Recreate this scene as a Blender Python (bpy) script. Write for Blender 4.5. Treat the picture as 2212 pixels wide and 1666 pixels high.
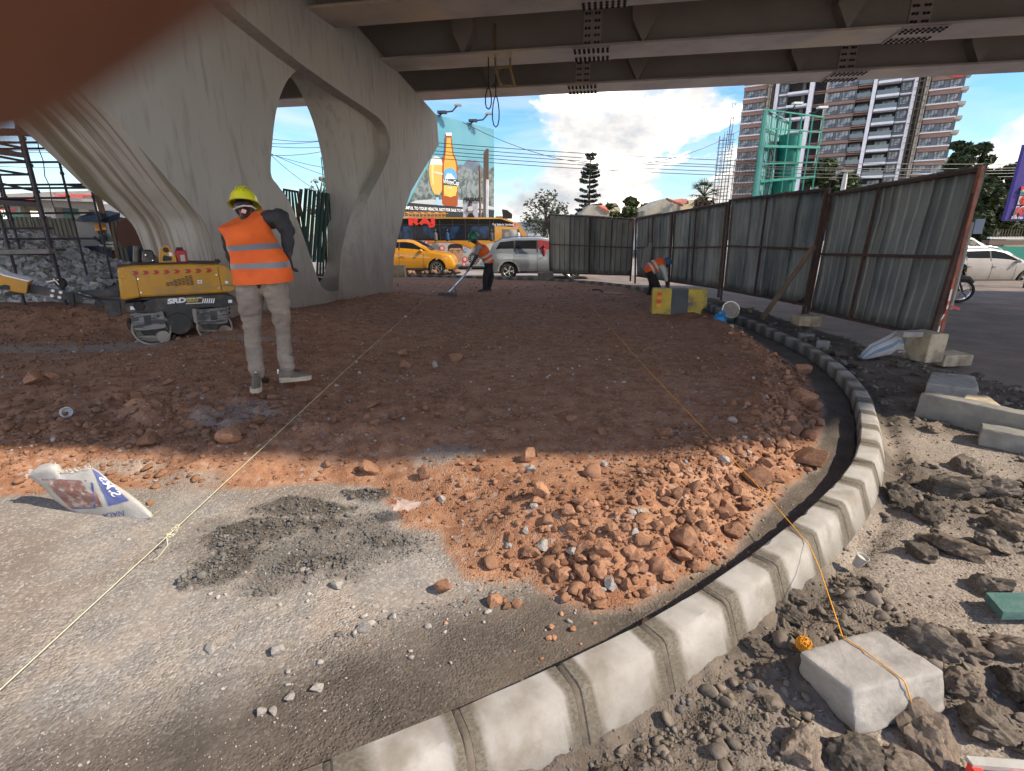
import bpy, bmesh, math, random
import numpy as np
from mathutils import Vector, Matrix, Euler, noise as mnoise
random.seed(7); rng = np.random.default_rng(11)
SC = bpy.context.scene
for o in list(bpy.data.objects): bpy.data.objects.remove(o)
COL = SC.collection
PI = math.pi
# ------------------------------------------------------------------ camera
CAM_H = 1.7
FPX = 1075.0                       # focal length in reference pixels (reference width 2212)
TH = math.atan(328/1075.)          # downward pitch
cd = bpy.data.cameras.new('camera'); cam = bpy.data.objects.new('camera', cd); COL.objects.link(cam)
cam.location = (0, 0, CAM_H); cam.rotation_euler = (PI/2-TH, 0, 0)
cd.sensor_width = 36; cd.lens = 36*FPX/2212.; cd.clip_start = 0.002; cd.clip_end = 3000
cd.dof.use_dof = True; cd.dof.focus_distance = 4.5; cd.dof.aperture_fstop = 13.0
SC.camera = cam
# ------------------------------------------------------------------ sun, sky, exposure
SUN = Vector((1.0, -0.36, 0.92)).normalized()
EL = math.asin(SUN.z); AZ = math.atan2(SUN.x, SUN.y)
sl = bpy.data.lights.new('sun', 'SUN'); sl.energy = 2.0; sl.angle = math.radians(1.0); sl.color = (1.0, 0.87, 0.70)
so = bpy.data.objects.new('sun', sl); COL.objects.link(so); so.location = (20, -8, 25)
so.rotation_euler = SUN.to_track_quat('Z', 'Y').to_euler()
W = bpy.data.worlds.new('World'); SC.world = W; W.use_nodes = True
nt = W.node_tree; nt.nodes.clear()
def wn(t, **k):
    n = nt.nodes.new(t)
    for a, b in k.items(): setattr(n, a, b)
    return n
sky = wn('ShaderNodeTexSky', sky_type='NISHITA', sun_disc=False, sun_elevation=EL, sun_rotation=AZ, air_density=1.3, dust_density=.3, ozone_density=2.0)
tc = wn('ShaderNodeTexCoord')
def wmap(scale, loc=(0, 0, 0)):
    m = wn('ShaderNodeMapping'); m.inputs['Scale'].default_value = scale; m.inputs['Location'].default_value = loc
    nt.links.new(tc.outputs['Generated'], m.inputs[0]); return m.outputs[0]
def wnoise(vec, s, d, r, dist=0.0):
    n = wn('ShaderNodeTexNoise'); n.inputs['Scale'].default_value = s; n.inputs['Detail'].default_value = d
    n.inputs['Roughness'].default_value = r; n.inputs['Distortion'].default_value = dist
    nt.links.new(vec, n.inputs['Vector']); return n.outputs[0]
def wramp(val, pts):
    r = wn('ShaderNodeValToRGB'); cr = r.color_ramp
    while len(cr.elements) < len(pts): cr.elements.new(0.5)
    for e, (p, c) in zip(cr.elements, pts): e.position = p; e.color = (*c, 1) if len(c) == 3 else c
    nt.links.new(val, r.inputs[0]); return r.outputs[0]
def wmath(op, a, b):
    m = wn('ShaderNodeMath', operation=op)
    for i, v in enumerate((a, b)):
        if isinstance(v, (int, float)): m.inputs[i].default_value = v
        else: nt.links.new(v, m.inputs[i])
    return m.outputs[0]
def wmix(f, a, b):
    m = wn('ShaderNodeMix', data_type='RGBA')
    nt.links.new(f, m.inputs['Factor'])
    for s, v in (('A', a), ('B', b)):
        k = [i for i in m.inputs if i.name == s and i.type == 'RGBA'][0]
        if isinstance(v, tuple): k.default_value = v
        else: nt.links.new(v, k)
    return [o for o in m.outputs if o.type == 'RGBA'][0]
sep = wn('ShaderNodeSeparateXYZ'); nt.links.new(tc.outputs['Generated'], sep.inputs[0])
# cumulus in the lower sky, thin streaks above; both continue all the way round
v1 = wmap((1.0, 1.0, 2.0), (0.35, 0.1, 0.2)); cum = wnoise(v1, 3.1, 9, 0.56, 0.25)
low = wramp(sep.outputs['Z'], [(0.0, (1.25,)*3), (0.10, (1.05,)*3), (0.22, (0.80,)*3), (0.50, (0.62,)*3), (1.0, (0.60,)*3)])
cumv = wmath('ADD', cum, wmath('MULTIPLY', low, 0.25))
vd = wn('ShaderNodeVectorMath', operation='DOT_PRODUCT'); nt.links.new(tc.outputs['Generated'], vd.inputs[0]); vd.inputs[1].default_value = Vector((-.40, .90, .22)).normalized()
gap = wramp(vd.outputs['Value'], [(0.88, (0, 0, 0)), (0.98, (.26,)*3)])
cumv = wmath('SUBTRACT', cumv, gap)
cmask = wramp(cumv, [(0.725, (0, 0, 0)), (0.80, (1, 1, 1))])
v2 = wmap((1.0, 1.6, 5.0), (1.7, 0.4, 0.0)); wisp = wnoise(v2, 2.4, 7, 0.6, 0.6)
wmask = wramp(wisp, [(0.42, (0, 0, 0)), (0.74, (0.75,)*3)])
shade = wnoise(wmap((1.2, 1.2, 2.6), (3.1, 0.0, 0.7)), 3.6, 6, 0.6, 0.2)
SKYK = 0.115
ccol = wramp(shade, [(0.33, (0.19/SKYK, 0.20/SKYK, 0.215/SKYK)), (0.46, (0.33/SKYK, 0.315/SKYK, 0.30/SKYK)), (0.60, (2.1/SKYK, 1.75/SKYK, 1.36/SKYK))])
hsv = wn('ShaderNodeHueSaturation'); hsv.inputs['Saturation'].default_value = 1.2; hsv.inputs['Value'].default_value = .54
nt.links.new(sky.outputs[0], hsv.inputs['Color'])
tint = wn('ShaderNodeMix', data_type='RGBA', blend_type='MULTIPLY'); tint.inputs[0].default_value = 1; nt.links.new(hsv.outputs[0], tint.inputs[6]); tint.inputs[7].default_value = (.62, .84, 1.12, 1)
c1 = wmix(wmask, tint.outputs[2], (0.32/SKYK, 0.325/SKYK, 0.33/SKYK, 1))
c2 = wmix(cmask, c1, ccol)
bg = wn('ShaderNodeBackground'); bg.inputs['Strength'].default_value = SKYK
wo = wn('ShaderNodeOutputWorld'); nt.links.new(c2, bg.inputs[0]); nt.links.new(bg.outputs[0], wo.inputs[0])
vs = SC.view_settings; vs.view_transform = 'Standard'; vs.look = 'None'; vs.gamma = 1; vs.exposure = 1.75; vs.use_curve_mapping = False

# ------------------------------------------------------------------ geometry helpers
def ray(x, y):                      # a direction in the world through a reference pixel
    u = (x-1106)/FPX; v = (y-833)/FPX
    return Vector((u, math.cos(TH)-v*math.sin(TH), -math.sin(TH)-v*math.cos(TH)))
def gz(x, y, z=0.0):                # where that ray meets the level z
    r = ray(x, y); t = (z-CAM_H)/r.z; return Vector((r.x*t, r.y*t, z))
def at(x, y, Y):                    # ... or the depth Y
    r = ray(x, y); t = Y/r.y; return Vector((r.x*t, Y, CAM_H+r.z*t))
def onplane(x, y, p0, n):
    r = ray(x, y); c = Vector((0, 0, CAM_H)); t = (p0-c).dot(n)/r.dot(n); return c+r*t

class MB:
    def __init__(s): s.v = []; s.f = []; s.m = []; s.mi = 0
    def add(s, vs, fs, mi=None):
        b = len(s.v); s.v += [tuple(p) for p in vs]
        s.f += [tuple(i+b for i in f) for f in fs]; s.m += [s.mi if mi is None else mi]*len(fs); return s
    def box(s, c, d, M=None, mi=None, ch=0.0):
        x, y, z = d[0]/2, d[1]/2, d[2]/2
        if ch > 0:
            bm = bmesh.new(); bmesh.ops.create_cube(bm, size=1.0)
            for v in bm.verts: v.co = Vector((v.co.x*d[0], v.co.y*d[1], v.co.z*d[2]))
            bmesh.ops.bevel(bm, geom=bm.edges[:]+bm.verts[:], offset=ch, segments=2, profile=0.6, affect='EDGES')
            bm.verts.index_update()
            P = [v.co.copy() for v in bm.verts]; Fs = [tuple(v.index for v in f.verts) for f in bm.faces]; bm.free()
        else:
            P = [Vector((a*x, b*y, g*z)) for a in (-1, 1) for b in (-1, 1) for g in (-1, 1)]
            Fs = [(0, 1, 3, 2), (4, 6, 7, 5), (0, 4, 5, 1), (2, 3, 7, 6), (0, 2, 6, 4), (1, 5, 7, 3)]
        c = Vector(c)
        P = [(M @ p if M else p)+c for p in P]
        return s.add(P, Fs, mi)
    def tube(s, pts, r, n=8, mi=None, caps=True, sy=1.0):
        pts = [Vector(p) for p in pts]; R = r if isinstance(r, (list, tuple)) else [r]*len(pts)
        vs = []; t0 = (pts[1]-pts[0]).normalized()
        up = Vector((0, 0, 1)) if abs(t0.z) < .9 else Vector((1, 0, 0))
        a = t0.cross(up).normalized()
        for i, p in enumerate(pts):
            t = (pts[min(i+1, len(pts)-1)]-pts[max(i-1, 0)]).normalized()
            a = (a-t*a.dot(t)).normalized(); b = t.cross(a)
            for k in range(n):
                an = 2*PI*k/n; vs.append(p+(a*math.cos(an)+b*math.sin(an)*sy)*R[i])
        fs = [(i*n+k, i*n+(k+1) % n, (i+1)*n+(k+1) % n, (i+1)*n+k) for i in range(len(pts)-1) for k in range(n)]
        if caps: fs += [tuple(range(n-1, -1, -1)), tuple((len(pts)-1)*n+k for k in range(n))]
        return s.add(vs, fs, mi)
    def bar(s, p, q, w, h=None, mi=None, up=(0, 0, 1)):
        p = Vector(p); q = Vector(q); h = h or w; t = (q-p).normalized(); up = Vector(up)
        if abs(t.dot(up)) > .98: up = Vector((0, 1, 0)) if abs(t.y) < .9 else Vector((1, 0, 0))
        a = t.cross(up).normalized(); b = a.cross(t)
        vs = [e+a*(i*w/2)+b*(j*h/2) for e in (p, q) for i, j in ((-1, -1), (1, -1), (1, 1), (-1, 1))]
        return s.add(vs, [(0, 1, 2, 3), (7, 6, 5, 4), (0, 4, 5, 1), (1, 5, 6, 2), (2, 6, 7, 3), (3, 7, 4, 0)], mi)
    def prism(s, poly, ax, d0, d1, mi=None, M=None):
        # polygon in the two other axes extruded along axis ax
        def mk(a, b, d):
            p = [a, b]; p.insert(ax, d); return M @ Vector(p) if M else Vector(p)
        n = len(poly); vs = [mk(a, b, d0) for a, b in poly]+[mk(a, b, d1) for a, b in poly]
        fs = [tuple(range(n)), tuple(range(2*n-1, n-1, -1))]+[(i, i+n, (i+1) % n+n, (i+1) % n) for i in range(n)]
        return s.add(vs, fs, mi)
    def loft(s, rings, mi=None, caps=True, close=True):
        n = len(rings[0]); vs = [p for r in rings for p in r]
        K = n if close else n-1
        fs = [(i*n+k, i*n+(k+1) % n, (i+1)*n+(k+1) % n, (i+1)*n+k) for i in range(len(rings)-1) for k in range(K)]
        if caps: fs += [tuple(range(n-1, -1, -1)), tuple((len(rings)-1)*n+k for k in range(n))]
        return s.add(vs, fs, mi)
    def lathe(s, prof, c, axis='Z', n=24, mi=None, M=None, caps=False):
        rings = []
        for r, h in prof:
            ring = []
            for k in range(n):
                an = 2*PI*k/n; p = {'Z': Vector((r*math.cos(an), r*math.sin(an), h)), 'Y': Vector((r*math.cos(an), h, r*math.sin(an))), 'X': Vector((h, r*math.cos(an), r*math.sin(an)))}[axis]
                ring.append((M @ p if M else p)+Vector(c))
            rings.append(ring)
        return s.loft(rings, mi, caps)
    def sph(s, c, r, n=12, mi=None, M=None):
        r = Vector(r) if not isinstance(r, (int, float)) else Vector((r, r, r)); rings = []
        for i in range(1, n):
            th = PI*i/n
            ring = []
            for k in range(n*2):
                an = PI*k/n; p = Vector((r.x*math.sin(th)*math.cos(an), r.y*math.sin(th)*math.sin(an), r.z*math.cos(th)))
                ring.append((M @ p if M else p)+Vector(c))
            rings.append(ring)
        return s.loft(rings, mi)
    def build(s, name, mats, parent=None, smooth=False, angle=None, fix=True):
        me = bpy.data.meshes.new(name); me.from_pydata(s.v, [], s.f)
        mats = mats if isinstance(mats, (list, tuple)) else [mats]
        for m in mats: me.materials.append(m)
        if len(mats) > 1: me.polygons.foreach_set('material_index', s.m)
        if fix:
            bm = bmesh.new(); bm.from_mesh(me); bmesh.ops.recalc_face_normals(bm, faces=bm.faces); bm.to_mesh(me); bm.free()
        if smooth:
            me.polygons.foreach_set('use_smooth', [True]*len(me.polygons))
            me.set_sharp_from_angle(angle=math.radians(angle or 40))
        me.update()
        return link(name, me, parent)
def link(name, data, parent=None):
    o = bpy.data.objects.new(name, data); COL.objects.link(o)
    if parent: o.parent = parent
    return o
def tag(o, label=None, cat=None, group=None, kind=None):
    for k, v in (('label', label), ('category', cat), ('group', group), ('kind', kind)):
        if v: o[k] = v
    return o
def thing(name, loc, label, cat, rz=0.0, group=None, rot=None, scale=None):
    o = link(name, None); o.location = loc; o.rotation_euler = rot if rot else (0, 0, rz); o.empty_display_size = .1
    if scale: o.scale = (scale,)*3
    return tag(o, label, cat, group)
def kids(o): return [c for c in bpy.data.objects if c.parent == o]
def copy_tree(o, loc=None, rz=None, label=None, parent=None):
    c = o.copy(); COL.objects.link(c)
    if parent: c.parent = parent
    for k in kids(o): copy_tree(k, parent=c)
    if loc is not None: c.location = loc
    if rz is not None: c.rotation_euler = (0, 0, rz)
    if label: c['label'] = label
    return c
def npmesh(name, V, F, mat, parent=None, smooth=False):
    me = bpy.data.meshes.new(name); F = np.asarray(F, np.int32); k = F.shape[1]
    me.vertices.add(len(V)); me.vertices.foreach_set('co', np.asarray(V, np.float32).ravel())
    me.loops.add(F.size); me.loops.foreach_set('vertex_index', F.ravel())
    me.polygons.add(len(F)); me.polygons.foreach_set('loop_start', np.arange(0, F.size, k, dtype=np.int32))
    if smooth: me.polygons.foreach_set('use_smooth', np.ones(len(F), bool))
    me.update(calc_edges=True); me.validate()
    for m in (mat if isinstance(mat, (list, tuple)) else [mat]): me.materials.append(m)
    return link(name, me, parent)

# ------------------------------------------------------------------ materials
def mat(name, c, c2=None, scale=5.0, rough=0.7, metal=0.0, bump=0.0, bscale=None, detail=6, coat=0.0, lo=.38, hi=.62, stretch=None, c3=None, s3=1.0, spec=0.5, alpha=None, trans=0.0, emit=None, rvar=0.0, dist=0.02, coord='Object', bscale2=None):
    m = bpy.data.materials.new(name); m.use_nodes = True; t = m.node_tree; b = t.nodes['Principled BSDF']
    b.inputs['Base Color'].default_value = (*c, 1); b.inputs['Roughness'].default_value = rough; b.inputs['Metallic'].default_value = metal
    b.inputs['Specular IOR Level'].default_value = spec; b.inputs['Coat Weight'].default_value = coat; b.inputs['Coat Roughness'].default_value = .06
    if alpha is not None: b.inputs['Alpha'].default_value = alpha
    if trans: b.inputs['Transmission Weight'].default_value = trans
    if emit: b.inputs['Emission Color'].default_value = (*emit[0], 1); b.inputs['Emission Strength'].default_value = emit[1]
    def nn(tp): return t.nodes.new(tp)
    tcn = nn('ShaderNodeTexCoord'); mp = nn('ShaderNodeMapping'); t.links.new(tcn.outputs[coord], mp.inputs[0])
    if stretch: mp.inputs['Scale'].default_value = stretch
    def noi(s, d=detail, r=.6):
        n = nn('ShaderNodeTexNoise'); n.inputs['Scale'].default_value = s; n.inputs['Detail'].default_value = d; n.inputs['Roughness'].default_value = r
        t.links.new(mp.outputs[0], n.inputs['Vector']); return n.outputs[0]
    def ramp(v, a, bb):
        r = nn('ShaderNodeMapRange'); r.inputs[1].default_value = a; r.inputs[2].default_value = bb; t.links.new(v, r.inputs[0]); return r.outputs[0]
    def mix(f, a, bb):
        x = nn('ShaderNodeMix'); x.data_type = 'RGBA'; t.links.new(f, x.inputs[0])
        for i, v in ((6, a), (7, bb)):
            if isinstance(v, tuple): x.inputs[i].default_value = (*v, 1)
            else: t.links.new(v, x.inputs[i])
        return x.outputs[2]
    if c2:
        o = mix(ramp(noi(scale), lo, hi), c, c2)
        if c3: o = mix(ramp(noi(s3, 4), .5, .68), o, c3)
        t.links.new(o, b.inputs['Base Color'])
    if rvar:
        r = nn('ShaderNodeMapRange'); r.inputs[1].default_value = .35; r.inputs[2].default_value = .65
        r.inputs[3].default_value = rough-rvar; r.inputs[4].default_value = rough+rvar; t.links.new(noi(scale*1.7), r.inputs[0]); t.links.new(r.outputs[0], b.inputs['Roughness'])
    if bump:
        bp = nn('ShaderNodeBump'); bp.inputs['Strength'].default_value = bump; bp.inputs['Distance'].default_value = dist
        t.links.new(noi(bscale or scale*4, 5, .65), bp.inputs['Height']); t.links.new(bp.outputs[0], b.inputs['Normal'])
    return m
M = {}
def gl(k, *a, **kw): M[k] = mat(k, *a, **kw); return M[k]
gl('concrete', (.25, .23, .20), (.32, .30, .265), 1.6, .85, bump=.12, bscale=30, stretch=(1, 1, .22), c3=(.19, .165, .135), s3=1.1)
gl('concrete_band', (.27, .245, .215), (.33, .31, .275), 2.2, .85, bump=.12, bscale=30, stretch=(1, 1, .18), c3=(.20, .175, .145), s3=1.6)
gl('steel', (.29, .25, .22), (.34, .30, .265), .8, .45, bump=.03, bscale=3)
gl('flange', (.50, .43, .40), (.36, .29, .285), .9, .42, c3=(.60, .47, .32), s3=.5)
gl('slab', (.16, .15, .14), (.2, .19, .18), 2, .9)
gl('black', (.012, .012, .013), rough=.5); gl('rubber', (.02, .02, .02), (.04, .036, .032), 9, .85)
gl('dark_metal', (.035, .037, .04), (.07, .065, .06), 6, .5, metal=.3, bump=.05)
gl('rust', (.085, .046, .036), (.055, .032, .026), 8, .85, bump=.15, bscale=40)
gl('rustorange', (.30, .12, .075), (.17, .07, .05), 9, .85, bump=.15, bscale=40)
gl('white', (.72, .72, .70), (.6, .6, .58), 3, .6); gl('grey', (.3, .3, .3), rough=.6)
gl('glass_dark', (.012, .014, .017), rough=.06, spec=.7); gl('chrome', (.6, .6, .6), rough=.22, metal=1.0)
gl('skin', (.045, .022, .014), (.06, .03, .018), 20, .5)
gl('text_white', (.82, .82, .80), rough=.5); gl('text_red', (.75, .05, .035), rough=.5)

def textobj(body, size, m, loc, rot, name='lettering', parent=None, ext=0.004, align='LEFT', sx=1.0, shear=0.0, space=1.0, offset=0.0):
    cu = bpy.data.curves.new(name, 'FONT'); cu.body = body; cu.size = size; cu.extrude = ext; cu.align_x = align; cu.align_y = 'CENTER'
    cu.shear = shear; cu.space_character = space; cu.offset = offset; cu.resolution_u = 3
    o = bpy.data.objects.new(name, cu); COL.objects.link(o)
    dg = bpy.context.evaluated_depsgraph_get(); dg.update()
    me = bpy.data.meshes.new_from_object(o.evaluated_get(dg)); bpy.data.objects.remove(o); bpy.data.curves.remove(cu)
    me.materials.clear(); me.materials.append(m); me.name = name
    q = link(name, me, parent); q.location = loc; q.rotation_euler = rot; q.scale = (sx, 1, 1); return q

def capsule_mb(mb, p, q, r0, r1, n=12, flat=1.0, ax=None):
    p = Vector(p); q = Vector(q); L = (q-p).length
    if L < 1e-5: mb.sph(p, r0, 7); return
    t = (q-p)/L
    if ax is None: ax = Vector((0, 0, 1)) if abs(t.z) < .9 else Vector((0, 1, 0))
    a = (ax-t*ax.dot(t)).normalized(); b = t.cross(a); rings = []
    st = [(p, r0, -PI/2*f) for f in (.92, .6, .3)]+[(p, r0, 0), (q, r1, 0)]+[(q, r1, PI/2*f) for f in (.3, .6, .92)]
    for c, r, ph in st:
        rr = r*math.cos(ph); cc = c+t*r*math.sin(ph)
        rings.append([cc+a*rr*flat*math.cos(2*PI*k/n)+b*rr*math.sin(2*PI*k/n) for k in range(n)])
    mb.loft(rings)
def remesh(mb, voxel, m, name, parent=None, smooth=4, wr=0.0, wscale=12.0, wst=(1, 1, 1)):
    me = bpy.data.meshes.new(name); me.from_pydata(mb.v, [], mb.f)
    bm = bmesh.new(); bm.from_mesh(me); bmesh.ops.recalc_face_normals(bm, faces=bm.faces); bm.to_mesh(me); bm.free()
    o = bpy.data.objects.new(name, me); COL.objects.link(o)
    r = o.modifiers.new('r', 'REMESH'); r.mode = 'VOXEL'; r.voxel_size = voxel; r.use_smooth_shade = True
    s = o.modifiers.new('s', 'SMOOTH'); s.factor = .5; s.iterations = smooth
    dg = bpy.context.evaluated_depsgraph_get(); dg.update()
    m2 = bpy.data.meshes.new_from_object(o.evaluated_get(dg)); bpy.data.objects.remove(o); bpy.data.meshes.remove(me)
    if wr:
        n = len(m2.vertices); co = np.empty(n*3, np.float32); no = np.empty(n*3, np.float32)
        m2.vertices.foreach_get('co', co); m2.vertices.foreach_get('normal', no); co = co.reshape(-1, 3); no = no.reshape(-1, 3)
        for i in range(n):
            p = co[i]; d = mnoise.noise(Vector((p[0]*wscale*wst[0], p[1]*wscale*wst[1], p[2]*wscale*wst[2])))
            co[i] += no[i]*wr*d*(1 if d < 0 else .6)
        m2.vertices.foreach_set('co', co.ravel()); m2.update()
    m2.materials.clear(); m2.materials.append(m); m2.name = name
    m2.polygons.foreach_set('use_smooth', [True]*len(m2.polygons))
    return link(name, m2, parent)
def lathe_y(mb, prof, c, n=20, mi=None): mb.lathe(prof, c, 'Y', n, mi)
# ================================================================== GROUND
KERB_PX = [(640, 1660), (705, 1631), (887, 1570), (1082, 1487), (1271, 1408), (1464, 1305), (1573, 1231), (1718, 1126), (1819, 1031), (1852, 988), (1859, 959), (1859, 904), (1854, 868), (1838, 828), (1798, 788), (1761, 760), (1700, 727), (1660, 712), (1613, 690), (1580, 680), (1521, 652), (1470, 640), (1403, 622), (1295, 609), (1205, 603), (1166, 601), (1009, 596), (862, 593)]
KP = [(-2.6, .42), (-1.7, .66), (-1.1, .86)]+[tuple(gz(x, y, .18)[:2]) for x, y in KERB_PX]+[(-7.5, 20.0), (-12, 20.0)]
KP = np.array(KP)
# even spacing along a smoothed path
def resample(P, step):
    P = np.array(P); d = np.r_[0, np.cumsum(np.hypot(*np.diff(P, axis=0).T))]
    s = np.arange(0, d[-1], step); return np.c_[np.interp(s, d, P[:, 0]), np.interp(s, d, P[:, 1])], d[-1]
fine, _ = resample(KP, .05)
k = np.ones(21)/21; pad = np.r_[np.repeat(fine[:1], 10, 0), fine, np.repeat(fine[-1:], 10, 0)]
KS = np.c_[np.convolve(pad[:, 0], k, 'valid'), np.convolve(pad[:, 1], k, 'valid')]
def seg_dist(px, py, P, closed=False):
    # unsigned distance to a polyline
    best = np.full(px.shape, 1e9)
    n = len(P); rngi = range(n if closed else n-1)
    for i in rngi:
        a = P[i]; b = P[(i+1) % n]; dx, dy = b-a; L = dx*dx+dy*dy+1e-12
        t = np.clip(((px-a[0])*dx+(py-a[1])*dy)/L, 0, 1)
        best = np.minimum(best, (px-a[0]-t*dx)**2+(py-a[1]-t*dy)**2)
    return np.sqrt(best)
def inside(px, py, P):
    r = np.zeros(px.shape, bool); n = len(P); j = n-1
    for i in range(n):
        xi, yi = P[i]; xj, yj = P[j]
        c = ((yi > py) != (yj > py)) & (px < (xj-xi)*(py-yi)/((yj-yi) if yj != yi else 1e-9)+xi)
        r ^= c; j = i
    return r
def sdist(px, py, P): d = seg_dist(px, py, P, True); return np.where(inside(px, py, P), d, -d)
# numpy value noise
_T = rng.random((256, 256)).astype(np.float32)
def vn(x, y):
    xi = np.floor(x).astype(int); yi = np.floor(y).astype(int); fx = x-xi; fy = y-yi
    fx = fx*fx*(3-2*fx); fy = fy*fy*(3-2*fy)
    a = _T[xi & 255, yi & 255]; b = _T[(xi+1) & 255, yi & 255]; c = _T[xi & 255, (yi+1) & 255]; d = _T[(xi+1) & 255, (yi+1) & 255]
    return (a*(1-fx)+b*fx)*(1-fy)+(c*(1-fx)+d*fx)*fy
def fbm(x, y, s, o=4, g=.5):
    r = 0; a = 1; t = 0
    for i in range(o): r = r+a*vn(x*s+17*i, y*s+31*i); t += a; a *= g; s *= 2.07
    return r/t-.5
def sst(a, b, x): t = np.clip((x-a)/(b-a), 0, 1); return t*t*(3-2*t)
KPOLY = np.array(list(map(tuple, KS[::6]))+[(-40, 20), (-40, -3), (-2.9, -3)])
RED_PX = [(-700, 1075), (0, 1068), (200, 1050), (420, 1045), (560, 1042), (700, 1036), (790, 1040), (840, 1085), (870, 1125), (955, 1135), (985, 1195), (1010, 1232), (1140, 1240), (1200, 1290), (1290, 1312), (1370, 1300), (1500, 1245), (1600, 1170), (1660, 1100), (1700, 1040), (1765, 1000), (1782, 930), (1778, 860), (1740, 800), (1680, 762), (1600, 706), (1560, 690), (1500, 660), (1390, 631), (1300, 618), (1200, 611), (1000, 603), (860, 600)]
RED = np.array([tuple(gz(x, y, .1)[:2]) for x, y in RED_PX]+[(-12, 19.5), (-40, 19.5), (-40, 3.0)])
def blob_px(x, y, z=.2): p = gz(x, y, z); return p.x, p.y
GREY = [(blob_px(505, 890), .42, .34), (blob_px(960, 978), .26, .16), (blob_px(400, 1005), .3, .12), (blob_px(150, 752), 1.6, .3), (blob_px(560, 745), 1.0, .1), (blob_px(250, 985), .3, .1)]
WET = [(blob_px(560, 1135, .1), .30, .15), (blob_px(660, 1090, .1), .36, .12), (blob_px(485, 1215, .1), .15, .14), (blob_px(790, 1058, .1), .20, .08), (blob_px(700, 1130, .1), .16, .07), (blob_px(840, 1165, .1), .17, .06), (blob_px(675, 1215, .1), .20, .09), (blob_px(420, 1235, .1), .06, .07), (blob_px(520, 1150, .1), .14, .13)]
def ground_fields(x, y):
    sdk = sdist(x, y, KPOLY)                      # + inside the kerb ring
    wx = x+.10*fbm(x, y, 2.2)+.05*fbm(x+9, y, 9); wy = y+.14*fbm(x+5, y+3, 2.2)+.05*fbm(x, y+7, 9)
    sdr = sdist(wx, wy, RED)
    red = sst(-.03, .05, sdr)
    far = sst(3.0, 9.0, y)
    h_in = .055+.02*fbm(x, y, 1.3)
    lump = fbm(x, y, 3.2, 5, .62)
    # loose soil, higher and rougher than the bed; compacted in the middle
    rough = .030+.09*np.exp(-((sdr-.35)/.45)**2)*np.clip((x+.8)/1.2, 0, 1)
    cl = np.exp(-(((x+3.0)/1.9)**2+((y-4.0)/.75)**2)); rough = rough+.26*cl
    h_red = sst(-.02, .55, sdr)*.13+rough*lump*sst(-.02, .25, sdr)
    berm = np.exp(-((sdr-.42)/.33)**2)*sst(-.3, .8, x)*np.clip(1.3-y*.06, .2, 1.2); h_red = h_red+.055*berm*(1+.8*lump)
    bx, by = blob_px(60, 690, .4); h_red = h_red+.30*np.exp(-(((x-bx)/2.6)**2+((y-by-.7)/.75)**2))*(1+.5*lump)
    bx, by = blob_px(700, 700, .3); h_red = h_red+.10*np.exp(-(((x-bx)/1.5)**2+((y-by)/1.2)**2))
    ax_, ay_ = -4.2, 8.6; h_red = h_red+.14*np.exp(-(((x-ax_)/1.2)**2+((y-ay_)/2.5)**2))
    bx, by = blob_px(840, 640, .3); h_red = h_red+.12*np.exp(-(((x-bx)/1.1)**2+((y-by)/1.4)**2))*(1+lump)
    h_in = h_in+h_red*sst(.05, .25, sdk)
    h_in = h_in+.004*fbm(x, y, 40, 2)
    wet = np.zeros_like(x)
    for (cx, cy), a, b in WET:
        q = np.exp(-(((wx-cx)/a)**2+((wy-cy)/b)**2)**1.3); wet = np.maximum(wet, q)
    wet2 = sst(.26, .66, wet+.75*fbm(x, y, 7, 4))
    h_in = h_in+wet2*(.012+.13*np.abs(fbm(x, y, 11, 5, .68)))
    grey = 1-red
    for (cx, cy), a, b in GREY: grey = np.maximum(grey, .72*sst(.25, .70, np.exp(-(((wx-cx)/a)**2+((wy-cy)/b)**2))+.45*fbm(x, y, 8)))
    # dark mortar bed along the kerb: wide on the right, a narrow damp band at the near left
    wband = .44+.20*sst(.2, 2.4, x)
    bed = sst(wband+.30, wband-.14, sdk+.30*fbm(x, y, 2.2)+.10*fbm(x, y, 9))*(1-red)
    bed = np.maximum(bed, (1-red)*sst(1.2, 2.0, x))
    h_in = np.where(bed > .5, h_in*.6+.02, h_in)
    # outside: excavated verge, falling to the road
    so_ = -sdk
    chunk = np.abs(fbm(x, y, 5.5, 5, .6))
    bare1 = np.exp(-(((x-2.35)/.60)**2+((y-2.2)/.65)**2)**1.5); bare2 = np.exp(-(((x-1.35)/.5)**2+((y-1.18)/.28)**2)**1.5); bare3 = np.exp(-(((x-3.6)/.45)**2+((y-3.7)/.5)**2)**1.5)
    bare = np.clip(np.maximum(np.maximum(bare1, bare2), bare3)*1.5, 0, 1)
    road_line = sst(-.25, .25, x-(5.75+.0*y+np.clip(6.6-y, 0, 9)*.10)+.2*fbm(x, y, 1.5))      # beyond the fence line
    road_line = np.maximum(road_line, sst(.9, 1.5, so_)*sst(13.0, 16, y))
    rub = (1-bare)*(1-road_line)
    h_out = -.01+.10*rub*chunk+.05*np.exp(-((so_-.3)/.1)**2)*chunk*0+rub*.10*np.clip(fbm(x, y, 1.6)+.15, 0, 1)
    tr = np.exp(-((so_-.27)/.07)**2); h_out = h_out-.04*tr*(1-road_line)
    h_out = np.where(so_ > .17, h_out, -.02)
    h_out = h_out*(1-road_line)+road_line*(-.118+.0*x)
    h_out = h_out+.006*fbm(x, y, 25, 2)*(1-road_line)
    ins = sdk > 0
    H = np.where(ins, h_in, h_out)
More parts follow.
